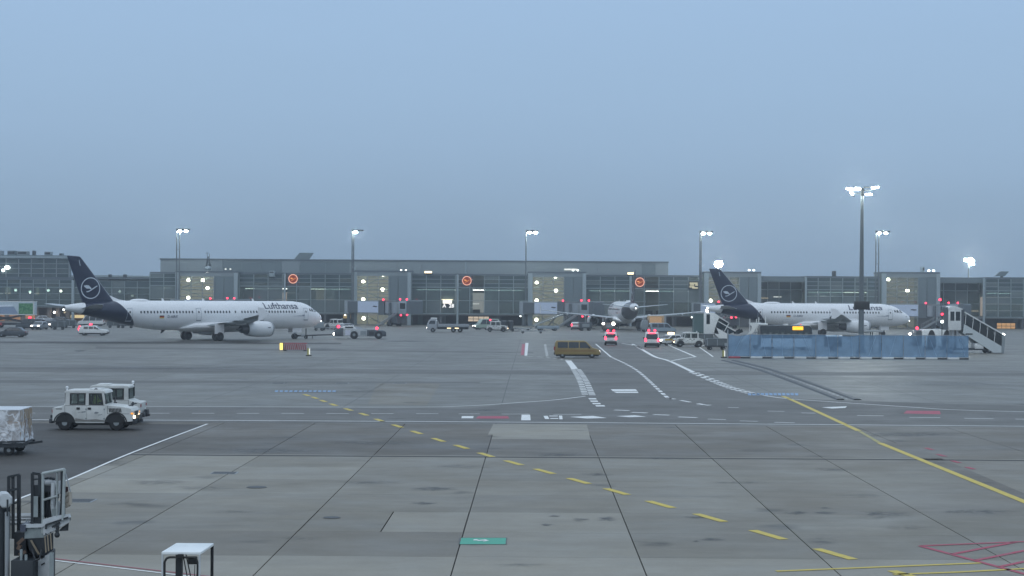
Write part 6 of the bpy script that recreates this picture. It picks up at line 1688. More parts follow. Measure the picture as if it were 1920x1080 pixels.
for i in range(np_ + 1):
    if i < np_:
        m = [WHITE, REDPAINT][0]
        part('foot_beam', MB().b2((i * pw + .08, -.28, .0), (i * pw + pw * .55, .22, .20)), WHITE if i else REDPAINT, ft, bevel=.03)
        part('foot_beam', MB().b2((i * pw + pw * .57, -.26, .0), ((i + 1) * pw - .04, .22, .14)), BLACK, ft, bevel=.03)
    part('back_brace', MB().bar((i * pw, .05, fh * .75), (i * pw, 1.3, .05), .06), STEEL, ft)
part('end_post', MB().tube((-.05, 0, 0), (-.05, 0, fh + .5), .07, n=8).box((-.2, 0, 1.5), (.35, .2, .3)).box((-.2, 0, .9), (.35, .2, .2)), STEEL, ft)
# short warning posts
def warn_post(px, py, lab):
    t = thing('warning_post', lab, 'warning post', G(px, py), 0, 'yellow warning posts with white lamps')
    part('base', MB().b2((-.3, -.25, 0), (.3, .25, .10)), BLACK, t); part('post', MB().b2((-.16, -.08, .1), (.02, .08, .85)), mat('dull_yellow', (.38, .36, .08), .5), t)
    part('reflector', MB().b2((.02, -.1, .18), (.12, .06, .80)), emit('white_reflector', (.95, 1, .92), 1.0), t); part('cap', MB().b2((.0, -.12, .8), (.14, .08, .92)), WHITE, t)
warn_post(1357, 671, 'yellow warning post with white lamp at the left end of the blue fence')
warn_post(579, 667.5, 'yellow warning post with white lamp right of the patterned barrier')
# patterned barrier with yellow lamp
bp = G(552, 658)
t = thing('traffic_barrier', 'low dark red chevron barrier with yellow lit lamp in front of the nose wheel', 'barrier', bp, R(-1))
part('board', MB().b2((-1.25, -.06, .12), (1.55, .06, .86)), mat('barrier_grey', (.36, .32, .32), .6), t)
for k in range(11):
    x = -1.15 + k * .245; s = 1 if k < 6 else -1
    part('chevron', MB().prism([(x, .15), (x + .11, .15), (x + .11 + .12 * s, .83), (x + .12 * s, .83)], -.085, -.06), mat('chevron_red', (.32, .06, .07), .6), t)
part('foot', MB().b2((-1.2, -.3, 0), (-.9, .3, .12)), DARK, t); part('foot', MB().b2((1.1, -.3, 0), (1.4, .3, .12)), DARK, t)
part('lamp', MB().b2((-1.72, -.14, .12), (-1.32, .1, .92)), YLAMP, t, bevel=.03); part('lamp_frame', MB().b2((-1.34, -.16, .08), (-1.24, .12, .95)), BLACK, t)
part('top_rail', MB().b2((-1.25, -.03, .86), (1.5, .03, .95)), REDPAINT, t)

# ------------------------------------------------------------------ bus behind the fence
bx = P(1472, 640, 226)
t = thing('apron_bus', 'dark windowed apron bus with a lit amber destination sign behind the blue fence', 'bus', (bx.x, 226, 0), R(0))
L = 6.7; hL = L / 2
part('body', body_shell([(-hL, .35), (-hL, 2.95), (-hL + .15, 3.1), (hL - .45, 3.1), (hL - .1, 2.75), (hL, 1.3), (hL, .35)], 2.5, None, .05), mat('bus_dark', (.022, .026, .03), .25, var=.1), t, bevel=.05)
part('skirt', MB().b2((-hL + .05, -1.27, .35), (hL - .1, 1.27, 1.45)), mat('bus_white', (.62, .65, .67), .4), t)
for i in range(8):
    x = -hL + .25 + i * .76
    part('side_window', MB().b2((x, -1.285, 1.55), (x + .66, -1.25, 2.45)), mat('bus_glass', (.05, .06, .06), .08, var=.3, scale=1.5), t)
    if i not in (5,): part('seat_back', MB().b2((x + .15, -1.30, 1.6), (x + .45, -1.287, 2.1 + .1 * (i % 2))), mat('seat_fabric_%d' % (i % 2), (.11, .12, .12), .7), t)
part('roof_unit', MB().b2((-hL + .05, -.9, 3.1), (-hL + 1.0, .9, 3.32)), WHITE, t, bevel=.04); part('roof_unit', MB().b2((-.2, -.7, 3.1), (.3, .7, 3.26)), WHITE, t, bevel=.03)
part('roof_edge', MB().b2((1.7, -1.2, 3.08), (3.05, 1.2, 3.18)), WHITE, t, bevel=.03)
part('destination_sign', MB().b2((.75, -1.32, 2.52), (2.1, -1.27, 2.98)), AMBER, t)
for k, (x0, x1) in enumerate(((.85, 1.2), (1.28, 1.75), (1.82, 2.02))): part('sign_letter', MB().b2((x0, -1.33, 2.66), (x1, -1.32, 2.84)), emit('sign_yellow', (1, .78, .05), 1.3), t)
part('roof_marker', MB().ball((1.85, -.9, 3.2), .09), REDDIM, t)
for x in (-2.0, 2.0):
    for y in (-1.1, 1.1): wheel(t, x, y, .48, .3)

# ------------------------------------------------------------------ passenger stairs
def tilt_panel(mb, a, b, z0, z1, y, th=.06):
    """panel following a slope from a=(x,z) to b=(x,z); z0,z1 are heights above the slope line"""
    return mb.prism([(a[0], a[1] + z0), (b[0], b[1] + z0), (b[0], b[1] + z1), (a[0], a[1] + z1)], y - th / 2, y + th / 2)
# right-hand stairs: platform cabin at the left, flight down to the right
Ys = 216.0; ks = F / Ys
sx = P(1800, 640, Ys).x
def S(px): return P(px, 640, Ys).x - sx
def SZ(py): return CAMH + (560.0 - py) / ks
t = thing('passenger_stairs', 'covered white passenger stairs with dark windows at the right end of the blue fence', 'passenger stairs', (sx, Ys, 0), R(0), 'covered passenger stairs')
W = 2.2
part('cabin', MB().b2((S(1774), -W / 2, SZ(619)), (S(1798), W / 2, SZ(578))), WHITE, t, bevel=.05)
for a, b in ((1777.5, 1785), (1787.5, 1796)): part('cabin_window', MB().b2((S(a), -W / 2 - .02, SZ(601)), (S(b), -W / 2 + .02, SZ(584))), CARGL, t)
part('cabin_roof', MB().prism([(S(1773), SZ(578)), (S(1779), SZ(574)), (S(1785), SZ(573.5)), (S(1800), SZ(578.5)), (S(1800), SZ(580.5)), (S(1773), SZ(580))], -W / 2 - .05, W / 2 + .05), WHITE, t)
part('bellows', MB().b2((S(1766), -W / 2 + .1, SZ(618)), (S(1774), W / 2 - .1, SZ(576))), BRGD, t)
part('bellows', MB().b2((S(1798), -W / 2 + .05, SZ(616)), (S(1804), W / 2 - .05, SZ(580))), DGREY, t)
a, b = (S(1803), SZ(620)), (S(1873), SZ(662))
lo0, lo1 = (S(1801), SZ(622)), (S(1873), SZ(661))
for s in (-1, 1):
    y = s * W / 2
    part('side_panel', MB().prism([(S(1801), SZ(624)), (S(1803), SZ(607)), (S(1873), SZ(648)), (S(1873), SZ(660)), (S(1858), SZ(660))], y - .04, y + .04), mat('stair_panel', (.50, .54, .54), .45, var=.06), t)
    for i in range(5):
        u0, u1 = i / 5, (i + 1) / 5
        xa, xb = S(1805 + u0 * 68), S(1805 + u1 * 68)
        za0, za1 = SZ(607.5 + u0 * 41), SZ(586.5 + u0 * 42); zb0, zb1 = SZ(607.5 + u1 * 41), SZ(586.5 + u1 * 42)
        if i == 4: zb1 = SZ(630)
        w = part('side_window', MB().prism([(xa + .05, za0), (xb - .05, zb0), (xb - .05, zb1), (xa + .05, za1)], y - .03, y + .03), CARGL, t)
        part('window_post', MB().bar((xa, y * 1.02, za0), (xa + .12, y * 1.02, za1 + .05), .06), WHITE, w)
    part('roof_rail', MB().bar((S(1804), y, SZ(585)), (S(1878), y, SZ(627)), .16, .14), WHITE, t)
part('roof', MB().prism([(S(1803), SZ(584)), (S(1878), SZ(626)), (S(1879), SZ(627.5)), (S(1803), SZ(586))], -W / 2, W / 2), STEEL, t)
part('end_cover', MB().prism([(S(1873), SZ(660)), (S(1874), SZ(627)), (S(1880), SZ(628)), (S(1878), SZ(661))], -W / 2 - .02, W / 2 + .02), GREYP, t)
part('end_lamp', MB().box((S(1877), -W / 2 - .05, SZ(625.5)), (.34, .14, .14), ry=R(30)), LAMPS_, t)
mb = MB(); nst = 16
for k in range(nst): mb.box((S(1806) + (S(1872) - S(1806)) * k / nst, 0, SZ(619) + (SZ(659) - SZ(619)) * k / nst), (.3, W - .2, .06))
part('tread', mb, STEEL, t, kind='stuff')
part('chassis', MB().b2((S(1770), -.9, .38), (S(1866), .9, .62)), DARK, t)
part('drive_cabinet', MB().b2((S(1824), -1.05, .55), (S(1840), .95, SZ(643))), WHITE, t, bevel=.04)
part('lift_strut', MB().bar((S(1812), -.7, .6), (S(1790), -.7, SZ(620)), .16).bar((S(1812), .7, .6), (S(1790), .7, SZ(620)), .16).bar((S(1836), 0, .6), (S(1808), 0, SZ(628)), .2), STEEL, t)
for x in (1784, 1792): part('lift_column', MB().b2((S(x) - .12, -.8, .5), (S(x) + .12, .8, SZ(619))), STEEL, t)
part('machinery', MB().b2((S(1843), -.9, .5), (S(1860), .9, 1.0)), DARK, t)
part('cross_beam', MB().b2((S(1806), -W / 2 - .06, SZ(627)), (S(1819), -W / 2 + .1, SZ(624.5))), BLACK, t)
for x in (1780, 1851):
    for y in (-.95, .95): wheel(t, S(x), y, .36, .25)
part('signal_light', MB().ball((S(1764), -.6, SZ(589)), .15), REDL, t); part('signal_light', MB().ball((S(1764), -.6, SZ(603)), .19), LAMPS_, t)
part('signal_post', MB().tube((S(1764), -.55, .5), (S(1764), -.55, SZ(585)), .06, n=8), DARK, t)
part('obstruction_light', MB().ball((S(1760), -.6, SZ(562)), .17), REDL, t); part('signal_arm', MB().tube((S(1764), -.55, SZ(585)), (S(1760), -.55, SZ(562)), .05, n=6), DARK, t)
# second pushback tug behind the fence
pt2 = P(1756, 640, 231)
t = thing('pushback_tug', 'white pushback tug with a red beacon half hidden behind the blue fence', 'pushback tug', (pt2.x, 231, 0), R(180))
zt_ = P(1756, 617, 231).z
part('body', body_shell([(-2.3, .45), (-2.3, zt_ - .3), (-2.0, zt_), (1.9, zt_ - .05), (2.2, zt_ - .3), (2.2, .45)], 2.5), WHITE, t, bevel=.06)
for x in (-1.05, .95):
    part('wheel_arch', MB().prism([(x + .62 * math.cos(R(a_)), .62 + .9 * math.sin(R(a_)) * (zt_ - .7) / .9) for a_ in range(0, 181, 20)], -1.275, 1.275), BLACK, t)
    for y in (-1.1, 1.1): wheel(t, x, y, .6, .4)
part('roof_plate', MB().b2((-.6, -.9, zt_), (.3, .9, zt_ + .06)), GREYP, t)
part('dark_end', body_shell([(2.2, .45), (2.2, zt_ - .15), (2.9, zt_ - .2), (3.1, .45)], 2.4), DGREY, t, bevel=.05)
part('beacon', MB().ball((2.65, .4, zt_ + .12), .2), REDL, t)
# service equipment visible over the fence
g = P(1650, 640, 224)
t = thing('service_platform', 'pale service platform behind the blue fence right of the tall mast', 'service platform', (g.x, 224, 0), 0)
zz = P(1650, 620, 224).z
part('deck', MB().b2((-2.6, -.8, zz - .16), (.25, .8, zz + .03)), STEEL, t)
for x in (-2.3, -1.1, .05):
    part('leg', MB().b2((x - .06, -.7, 0), (x + .06, -.58, zz - .16)), DARK, t); part('leg', MB().b2((x - .06, .58, 0), (x + .06, .7, zz - .16)), DARK, t)
part('side_rail', MB().b2((-2.6, .74, zz), (-2.54, .8, zz + .9)).b2((.19, .74, zz), (.25, .8, zz + .9)), STEEL, t)
g = P(1562, 640, 222)
t = thing('tool_trailer', 'dark tool trailer with a bright white board behind the blue fence', 'trailer', (g.x, 222, 0), 0)
zz = P(1562, 628, 222).z
part('body', MB().b2((-1.0, -.7, .5), (1.0, .7, zz - .2)), DARK, t, bevel=.04); part('white_board', MB().b2((-1.0, -.85, zz - .18), (1.0, -.6, zz + .05)), emit('white_lit_board', (.9, .97, 1), .85), t)
for y in (-.65, .65): wheel(t, 0, y, .32, .2)
for i, (px, py, lab) in enumerate(((1706, 626, 'left one of two small lit lamps behind the fence under the right airliner nose'), (1713, 627, 'right one of two small lit lamps behind the fence under the right airliner nose'))):
    g = P(px, py, 236); t = thing('work_light', lab, 'work light', (g.x, 236, 0), 0)
    part('stand', MB().tube((0, 0, 0), (0, 0, g.z), .05, n=6), DARK, t); part('lamp_head', MB().ball((0, -.1, g.z), .17), LAMP, t)

# left-hand stairs ------------------------------------------------------------------------
Yl = 236.0; kl = F / Yl; lx = P(1330, 640, Yl).x
def Lx(px): return P(px, 640, Yl).x - lx
def Lz(py): return CAMH + (557.2 - py) / kl
t = thing('passenger_stairs', 'white passenger stairs with dark green bellows left of the blue fence', 'passenger stairs', (lx, Yl, 0), 0, 'covered passenger stairs')
GREENB = mat('green_bellows', (.075, .125, .125), .6, var=.1)
for k in range(5): part('bellows', MB().b2((Lx(1299.5 + k * 3.6), -1.1 + .05 * (k % 2), Lz(625)), (Lx(1303 + k * 3.6), 1.1, Lz(587.5 - .3 * k))), GREENB, t)
part('bellows_frame', MB().b2((Lx(1299), -1.15, Lz(588)), (Lx(1318), 1.15, Lz(586))), STEEL, t)
part('cabin', MB().b2((Lx(1317.5), -1.15, Lz(626)), (Lx(1337), 1.15, Lz(586.5))), WHITE, t, bevel=.04)
part('cabin_window', MB().b2((Lx(1322.5), -1.18, Lz(607.5)), (Lx(1329), -1.14, Lz(589))), CARGL, t)
part('cabin_wedge', MB().prism([(Lx(1337), Lz(625)), (Lx(1337), Lz(586.5)), (Lx(1347), Lz(593)), (Lx(1340), Lz(611)), (Lx(1346), Lz(626))], -1.14, 1.14), WHITE, t)
part('floor_beam', MB().b2((Lx(1298), -1.18, Lz(629.5)), (Lx(1335), -1.0, Lz(626.3))), REDPAINT, t)
for s in (-1, 1):
    y = s * 1.1
    part('side_panel', MB().prism([(Lx(1337), Lz(625)), (Lx(1339), Lz(612.5)), (Lx(1364), Lz(627)), (Lx(1360), Lz(644)), (Lx(1352), Lz(640))], y - .04, y + .04), WHITE, t)
    for qd in ([(1339.5, 611.5), (1346.5, 596), (1363, 605.5), (1356, 620)], [(1357.5, 621), (1361, 613), (1376, 621), (1366, 626)], [(1377, 623), (1389, 616), (1391.5, 622), (1379, 627.5)]):
        part('side_window', MB().prism([(Lx(a_), Lz(b_)) for a_, b_ in qd], y - .03, y + .06), CARGL, t)
    part('window_rail', MB().bar((Lx(1345), y * 1.06, Lz(602.5)), (Lx(1377), y * 1.06, Lz(620.5)), .10), WHITE, t)
    part('window_post', MB().bar((Lx(1356), y * 1.06, Lz(621)), (Lx(1365), y * 1.06, Lz(605)), .09), WHITE, t)
    part('stringer', MB().bar((Lx(1338), y, Lz(632)), (Lx(1362), y, Lz(646)), .1, .28), STEEL, t)
part('roof', MB().prism([(Lx(1346), Lz(595)), (Lx(1364), Lz(605)), (Lx(1364), Lz(604)), (Lx(1347), Lz(593))], -1.1, 1.1), WHITE, t)
part('roof_lamp', MB().tube((Lx(1326), 0, Lz(586)), (Lx(1326), 0, Lz(580)), .07, n=8), DARK, t); part('lamp_head', MB().ball((Lx(1325.5), -.1, Lz(583.5)), .17), LAMP, t); part('lamp_head', MB().ball((Lx(1326.2), -.1, Lz(577.5)), .13), LAMPS_, t)
part('chassis', MB().b2((Lx(1303), -.9, .4), (Lx(1360), .9, .65)), DARK, t)
part('lift_strut', MB().bar((Lx(1340), -.7, .6), (Lx(1322), -.7, Lz(627)), .15).bar((Lx(1312), -.7, .6), (Lx(1330), -.7, Lz(627)), .15).bar((Lx(1326), .7, .6), (Lx(1326), .7, Lz(627)), .2), STEEL, t)
part('tread', (lambda mb: [mb.box((Lx(1340 + k * 2), 0, Lz(627 + k * 1.15)), (.2, 2.0, .05)) for k in range(12)] and mb)(MB()), STEEL, t, kind='stuff')
for x in (1310, 1350):
    for y in (-.95, .95): wheel(t, Lx(x), y, .36, .25)
# open maintenance stairs beside the bus
t = thing('maintenance_stairs', 'open white maintenance stairs with upright rails left of the bus', 'maintenance stairs', (lx + Lx(1405), 229, 0), 0)
k2 = F / 229
def Mx(px): return (px - 1405) / k2
def Mz(py): return CAMH + (557.6 - py) / k2
part('platform', MB().b2((Mx(1403), -.9, Mz(613)), (Mx(1421), .9, Mz(606))), WHITE, t, bevel=.03)
part('lower_deck', MB().b2((Mx(1401), -.9, Mz(624)), (Mx(1422), .9, Mz(621.5))), STEEL, t)
for px, p0, p1 in ((1390.5, 626, 597.5), (1403, 626, 598), (1407.3, 610, 594.5), (1419.5, 610, 592), (1422, 640, 607)): part('rail_post', MB().b2((Mx(px) - .05, -.85, Mz(p1) - .0), (Mx(px) + .05, -.75, 0.0 if p0 > 620 else Mz(p0))), WHITE, t)
part('side_panel', MB().prism([(Mx(1388), Mz(605)), (Mx(1403), Mz(604.5)), (Mx(1403), Mz(613)), (Mx(1398), Mz(622)), (Mx(1378), Mz(640)), (Mx(1372), Mz(640)), (Mx(1393), Mz(619)), (Mx(1394), Mz(612))], -.9, -.82), WHITE, t)
part('cross_brace', MB().bar((Mx(1404), -.85, Mz(613)), (Mx(1409), -.85, Mz(622)), .07).bar((Mx(1409), -.85, Mz(613)), (Mx(1404), -.85, Mz(622)), .07), WHITE, t)
part('reel', MB().tube((Mx(1414), -.6, Mz(618)), (Mx(1414), .6, Mz(618)), .42, n=18), DARK, t)
part('name_board', MB().b2((Mx(1406.5), -.93, Mz(608.5)), (Mx(1417.5), -.905, Mz(606.5))), GREYP, t)
part('frame', MB().b2((Mx(1400), -.9, .3), (Mx(1422), .9, .5)), DARK, t)
for x in (1403, 1419):
    for y in (-.8, .8): wheel(t, Mx(x), y, .25, .18)
# ------------------------------------------------------------------ wrapped cargo pallet on its dolly (left edge)
gp_ = G(4, 856)
py0 = gp_.y + .25
t = thing('pallet_dolly', 'low dark dolly carrying the film wrapped cargo at the left edge', 'dolly', (gp_.x - 1.05, py0 + 1.1, 0), R(3))
mb = MB().b2((-2.0, -1.15, .34), (1.75, -1.02, .50)).b2((-2.0, 1.02, .34), (1.75, 1.15, .50))
for k in range(8): mb.b2((-1.95 + k * .5, -1.05, .36), (-1.80 + k * .5, 1.05, .48))
part('frame', mb, DARK, t)
part('side_rail', MB().bar((.5, -1.2, .56), (1.85, -1.2, .60), .07), DARK, t)
for x in (-1.5, 1.15):
    for y in (-.95, .95): wheel(t, x, y, .22, .15)
    part('wheel_fork', MB().b2((x - .08, -1.0, .2), (x + .08, -.9, .4)).b2((x - .08, .9, .2), (x + .08, 1.0, .4)), DARK, t)
part('drawbar', MB().bar((1.75, 0, .42), (2.3, 0, .5), .09), DARK, t)
def film():
    m = bpy.data.materials.new('wrapping_film'); m.use_nodes = True
    n, l = m.node_tree.nodes, m.node_tree.links
    b = n['Principled BSDF']; b.inputs['Base Color'].default_value = (.78, .80, .82, 1); b.inputs['Roughness'].default_value = .22; b.inputs['Specular IOR Level'].default_value = .8
    tc = n.new('ShaderNodeTexCoord')
    w = n.new('ShaderNodeTexNoise'); w.inputs['Scale'].default_value = 1.5; w.inputs['Detail'].default_value = 3; w.inputs['Distortion'].default_value = 1.6
    l.new(tc.outputs['Object'], w.inputs['Vector'])
    v = n.new('ShaderNodeTexVoronoi'); v.feature = 'DISTANCE_TO_EDGE'; v.inputs['Scale'].default_value = 2.3
    ad = n.new('ShaderNodeVectorMath'); ad.operation = 'MULTIPLY_ADD'; ad.inputs[1].default_value = (.55, .55, .55)
    l.new(w.outputs['Color'], ad.inputs[0]); l.new(tc.outputs['Object'], ad.inputs[2]); l.new(ad.outputs[0], v.inputs['Vector'])
    r = n.new('ShaderNodeMapRange'); r.inputs['From Min'].default_value = .0; r.inputs['From Max'].default_value = .13; r.inputs['To Min'].default_value = .9; r.inputs['To Max'].default_value = .22
    l.new(v.outputs['Distance'], r.inputs['Value'])
    r2 = n.new('ShaderNodeMapRange'); r2.inputs['From Min'].default_value = .42; r2.inputs['From Max'].default_value = .62; r2.inputs['To Max'].default_value = .9
    l.new(w.outputs['Fac'], r2.inputs['Value'])
    mxx = n.new('ShaderNodeMath'); mxx.operation = 'MAXIMUM'; l.new(r.outputs[0], mxx.inputs[0]); l.new(r2.outputs[0], mxx.inputs[1])
    tr = n.new('ShaderNodeBsdfTransparent'); ms = n.new('ShaderNodeMixShader')
    l.new(mxx.outputs[0], ms.inputs[0]); l.new(tr.outputs[0], ms.inputs[1]); l.new(b.outputs[0], ms.inputs[2]); l.new(ms.outputs[0], n['Material Output'].inputs['Surface'])
    bp = n.new('ShaderNodeBump'); bp.inputs['Strength'].default_value = .8; bp.inputs['Distance'].default_value = .03
    l.new(w.outputs['Fac'], bp.inputs['Height']); l.new(bp.outputs[0], b.inputs['Normal'])
    return m
FILM = film()
ct = thing('wrapped_cargo', 'pale brown cartons wrapped in shiny clear film on the low dolly at the left edge', 'cargo', (t.location.x, t.location.y, .52), R(3))
CTN = [mat('carton_%d' % i, c, .8, var=.1, scale=2) for i, c in enumerate(((.34, .26, .18), (.40, .31, .23), (.28, .22, .18), (.42, .37, .32)))]
rc = random.Random(5)
for ix in range(5):
    for iy in range(3):
        for iz in range(3):
            dx, dy, dz = .70, .72, .43
            part('carton', MB().box((0, 0, 0), (dx - .03, dy - .03, dz - .02), rz=rc.uniform(-.03, .03)), CTN[rc.randrange(4)], ct, (-1.85 + (ix + .5) * dx, -1.08 + (iy + .5) * dy, .04 + (iz + .5) * dz))
mb = MB(); nx, nz = 30, 14; per = []
a_, b_ = 1.72, 1.14
def wrap_pt(u, v):
    """u runs round the load, v up"""
    L_ = (2 * a_, 2 * b_, 2 * a_, 2 * b_); s = u * sum(L_)
    if s < L_[0]: x, y, nx_, ny_ = -a_ + s, -b_, 0, -1
    elif s < L_[0] + L_[1]: x, y, nx_, ny_ = a_, -b_ + s - L_[0], 1, 0
    elif s < L_[0] + L_[1] + L_[2]: x, y, nx_, ny_ = a_ - (s - L_[0] - L_[1]), b_, 0, 1
    else: x, y, nx_, ny_ = -a_, b_ - (s - L_[0] - L_[1] - L_[2]), -1, 0
    k = .03 * math.sin(9 * s + 4 * v) * math.sin(13 * v + 2 * s) + .05 * (1 - v) ** 2 * (1 + math.sin(7 * s))
    return (x - .1 + nx_ * k, y + ny_ * k, .0 + v * 1.34)
NU, NV = 90, 16
for j in range(NV + 1):
    for i in range(NU): mb.v.append(wrap_pt(i / NU, j / NV))
mb.f += [(j * NU + i, j * NU + (i + 1) % NU, (j + 1) * NU + (i + 1) % NU, (j + 1) * NU + i) for j in range(NV) for i in range(NU)]
part('film_wrap', mb, FILM, ct, smooth=True)
part('top_sheet', MB().b2((-a_ - .1, -b_, 1.335), (a_ - .1, b_, 1.36)), mat('white_top_sheet', (.62, .64, .66), .35, var=.15, scale=3, bump=.5), ct)
mb = MB()
for k in range(14):                                   # wrinkled strands of film pulled round the load
    u = rc.uniform(0.02, .38); du = rc.uniform(-.06, .06); v0, v1 = rc.uniform(.5, 1), rc.uniform(0.0, .4); prev = None
    for i in range(7):
        f = i / 6; p = Vector(wrap_pt(max(0, u + du * f + .012 * math.sin(5 * f + k)), v0 + (v1 - v0) * f)); p += Vector((0, -.03, 0)) if p.y < -1 else Vector((.03, 0, 0))
        if prev is not None: mb.bar(prev, p, .016)
        prev = p
part('net_cord', mb, mat('net_cord', (.72, .74, .76), .5), ct, kind='stuff')

# ------------------------------------------------------------------ loader in the lower left corner
YL0 = 34.0; kL = F / YL0
def Qx(px, Y=YL0): return P(px, 980, Y).x
def Qz(py, Y=YL0, px=80): return P(px, py, Y).z
ox = Qx(60)
t = thing('cargo_loader', 'grey and white loader platform with railings and striped bumper in the lower left corner', 'cargo loader', (ox, YL0, 0))
LG = mat('loader_grey', (.27, .31, .31), .5, var=.12, scale=2, dirt=.35); LW = mat('loader_white', (.52, .55, .56), .45, var=.10, scale=2, dirt=.25); LD = mat('loader_dark', (.022, .027, .032), .55, var=.3, scale=3)
def q(px, py, dy=0.0):
    Y = YL0 + dy; p = P(px, py, Y); return (p.x - ox, dy, p.z)
STR_ = mat('label_yellow', (.45, .36, .08), .5)
def qb(mb, x0, y0, x1, y1, d0, d1): return mb.b2((Qx(x0) - ox, d0, Qz(y1)), (Qx(x1) - ox, d1, Qz(y0)))
# base vehicle, mostly below the picture
part('chassis', MB().b2((Qx(-40) - ox, -.6, .35), (Qx(72) - ox, 1.6, .75)), LD, t)
part('body', qb(MB(), 30, 1046, 72, 1140, -.35, 1.3), LD, t, bevel=.02)
part('white_body', MB().add([q(70, 1050), q(95, 1036, -.1), q(95, 1160, -.1), q(70, 1160), q(70, 1050, .9), q(95, 1036, .8), q(95, 1160, .8), q(70, 1160, .9)], [(0, 1, 2, 3), (7, 6, 5, 4), (0, 4, 5, 1), (1, 5, 6, 2), (2, 6, 7, 3), (3, 7, 4, 0)]), LW, t)
for z in (1046, 1058): part('body_mark', MB().add([q(77, z, -.07), q(84, z - 4, -.11), q(84, z - 1, -.11), q(77, z + 3, -.07)], [(0, 1, 2, 3)]), LD, t)
part('corner_post', MB().bar(q(97, 1036, -.15), q(96, 1180, -.15), .07), LG, t)
part('ladder_rail', MB().bar(q(40, 1030, -.3), q(40, 1180, -.3), .045).bar(q(49, 1040, -.3), q(49, 1180, -.3), .045), LG, t)
mb = MB()
for k in range(6): mb.bar(q(40, 1055 + k * 22, -.3), q(49, 1052 + k * 22, -.3), .035)
part('ladder_rung', mb, LG, t)
for x in (-35, 45):
    for y in (-.3, 1.3): wheel(t, Qx(x) - ox, y, .42, .28)
# platform
part('platform', MB().add([q(46, 985), q(80, 984), q(132, 966, -.2), q(133, 975, -.2), q(82, 1008), q(46, 1010), q(46, 985, 1.0), q(80, 984, 1.0), q(126, 968, .8), q(127, 975, .8), q(82, 1005, 1.0), q(46, 1010, 1.0)],
     [(0, 1, 4, 5), (1, 2, 3, 4), (6, 11, 10, 7), (7, 10, 9, 8), (0, 6, 7, 1), (1, 7, 8, 2), (2, 8, 9, 3), (3, 9, 10, 4), (4, 10, 11, 5), (5, 11, 6, 0)]), LG, t)
part('deck_edge', MB().bar(q(46, 986, -.02), q(80, 985, -.02), .07).bar(q(80, 985, -.03), q(131, 967, -.22), .06), LW, t)
part('apron_panel', MB().add([q(80, 974, -.03), q(104, 967, -.1), q(132, 963, -.22), q(130, 979, -.22), q(112, 990, -.12), q(92, 1000, -.06), q(81, 1004, -.03)], [tuple(range(7))]), LW, t)
part('apron_panel', MB().add([q(80, 974, .03), q(104, 967, .0), q(132, 963, -.1), q(130, 979, -.1), q(112, 990, -.02), q(92, 1000, 0), q(81, 1004, .03)], [tuple(range(7))]), LW, t)
part('handle_slot', MB().bar(q(98, 988, -.13), q(112, 980, -.16), .035).bar(q(86, 992, -.1), q(86, 984, -.1), .03).bar(q(86, 984, -.1), q(128, 970, -.24), .03), LD, t)
part('hose_end', MB().ball(q(107, 1003, -.15), .055).bar(q(108, 985, -.15), q(107, 1002, -.15), .05), LD, t)
part('end_box', MB().add([q(116, 989, -.1), q(129, 980, -.15), q(128, 995, -.15), q(110, 996, -.1), q(116, 989, .3), q(129, 980, .3), q(128, 995, .3), q(110, 996, .3)], [(0, 1, 2, 3), (7, 6, 5, 4), (0, 4, 5, 1), (1, 5, 6, 2), (2, 6, 7, 3), (3, 7, 4, 0)]), LD, t)
# guard frame of the operator stand
R_ = .03
part('guard_frame', MB().tube(q(80, 888), q(80, 1000), R_, n=8).tube(q(80, 888), q(121, 880, -.2), R_, n=8).tube(q(121, 880, -.2), q(118, 975, -.2), R_, n=8).tube(q(80, 938), q(108, 930, -.12), R_ * .8, n=8).tube(q(107, 884, -.1), q(107, 970, -.1), R_ * .6, n=8), mat('pale_rail', (.40, .44, .43), .45, var=.15, scale=3, dirt=.3), t)
part('dark_post', MB().bar(q(118, 882, -.1), q(118, 978, -.1), .075), LD, t)
part('side_frame', MB().bar(q(61, 887), q(61, 990), .055).bar(q(75, 889), q(75, 990), .06).bar(q(61, 887), q(75, 889), .05).bar(q(61, 899), q(76, 898), .03).bar(q(61, 911), q(75, 910), .03), LD, t)
part('console', MB().add([q(62, 912), q(76, 912), q(77, 985), q(62, 988), q(62, 912, .5), q(76, 912, .5), q(77, 985, .5), q(62, 988, .5)], [(0, 1, 2, 3), (7, 6, 5, 4), (0, 4, 5, 1), (1, 5, 6, 2), (2, 6, 7, 3), (3, 7, 4, 0)]), LD, t)
part('seat', MB().add([q(82, 912, .3), q(99, 918, .3), q(97, 940, .3), q(100, 968, .3), q(84, 970, .3), q(82, 912, .7), q(99, 918, .7), q(97, 940, .7), q(100, 968, .7), q(84, 970, .7)], [(0, 1, 2, 3, 4), (9, 8, 7, 6, 5), (0, 5, 6, 1), (1, 6, 7, 2), (2, 7, 8, 3), (3, 8, 9, 4), (4, 9, 5, 0)]), mat('loader_green_black', (.03, .042, .04), .5, var=.3), t)
part('arm_rest', MB().bar(q(84, 915, .1), q(98, 916, .1), .12), LD, t)
part('control_lever', MB().bar(q(84, 898, .1), q(92, 896, .1), .04).tube(q(95, 897, .1), q(95, 908, .1), .02, n=6).tube(q(100, 898, .1), q(100, 907, .1), .02, n=6).ball(q(95, 897, .1), .035).ball(q(100, 898, .1), .035), LD, t)
part('control_head', MB().ball(q(91, 905, .1), .10, sx=1.6, sz=.7), STEEL, t)
for k, (x0, y0, x1, y1, r) in enumerate(((101, 905, 99, 945, .055), (99, 945, 103, 982, .05), (108, 903, 114, 925, .06), (109, 940, 106, 985, .045))):
    part('white_hose', MB().tube(q(x0, y0, .05), q(x1, y1, .02), r, r * .8, n=10), LW, t, smooth=True)
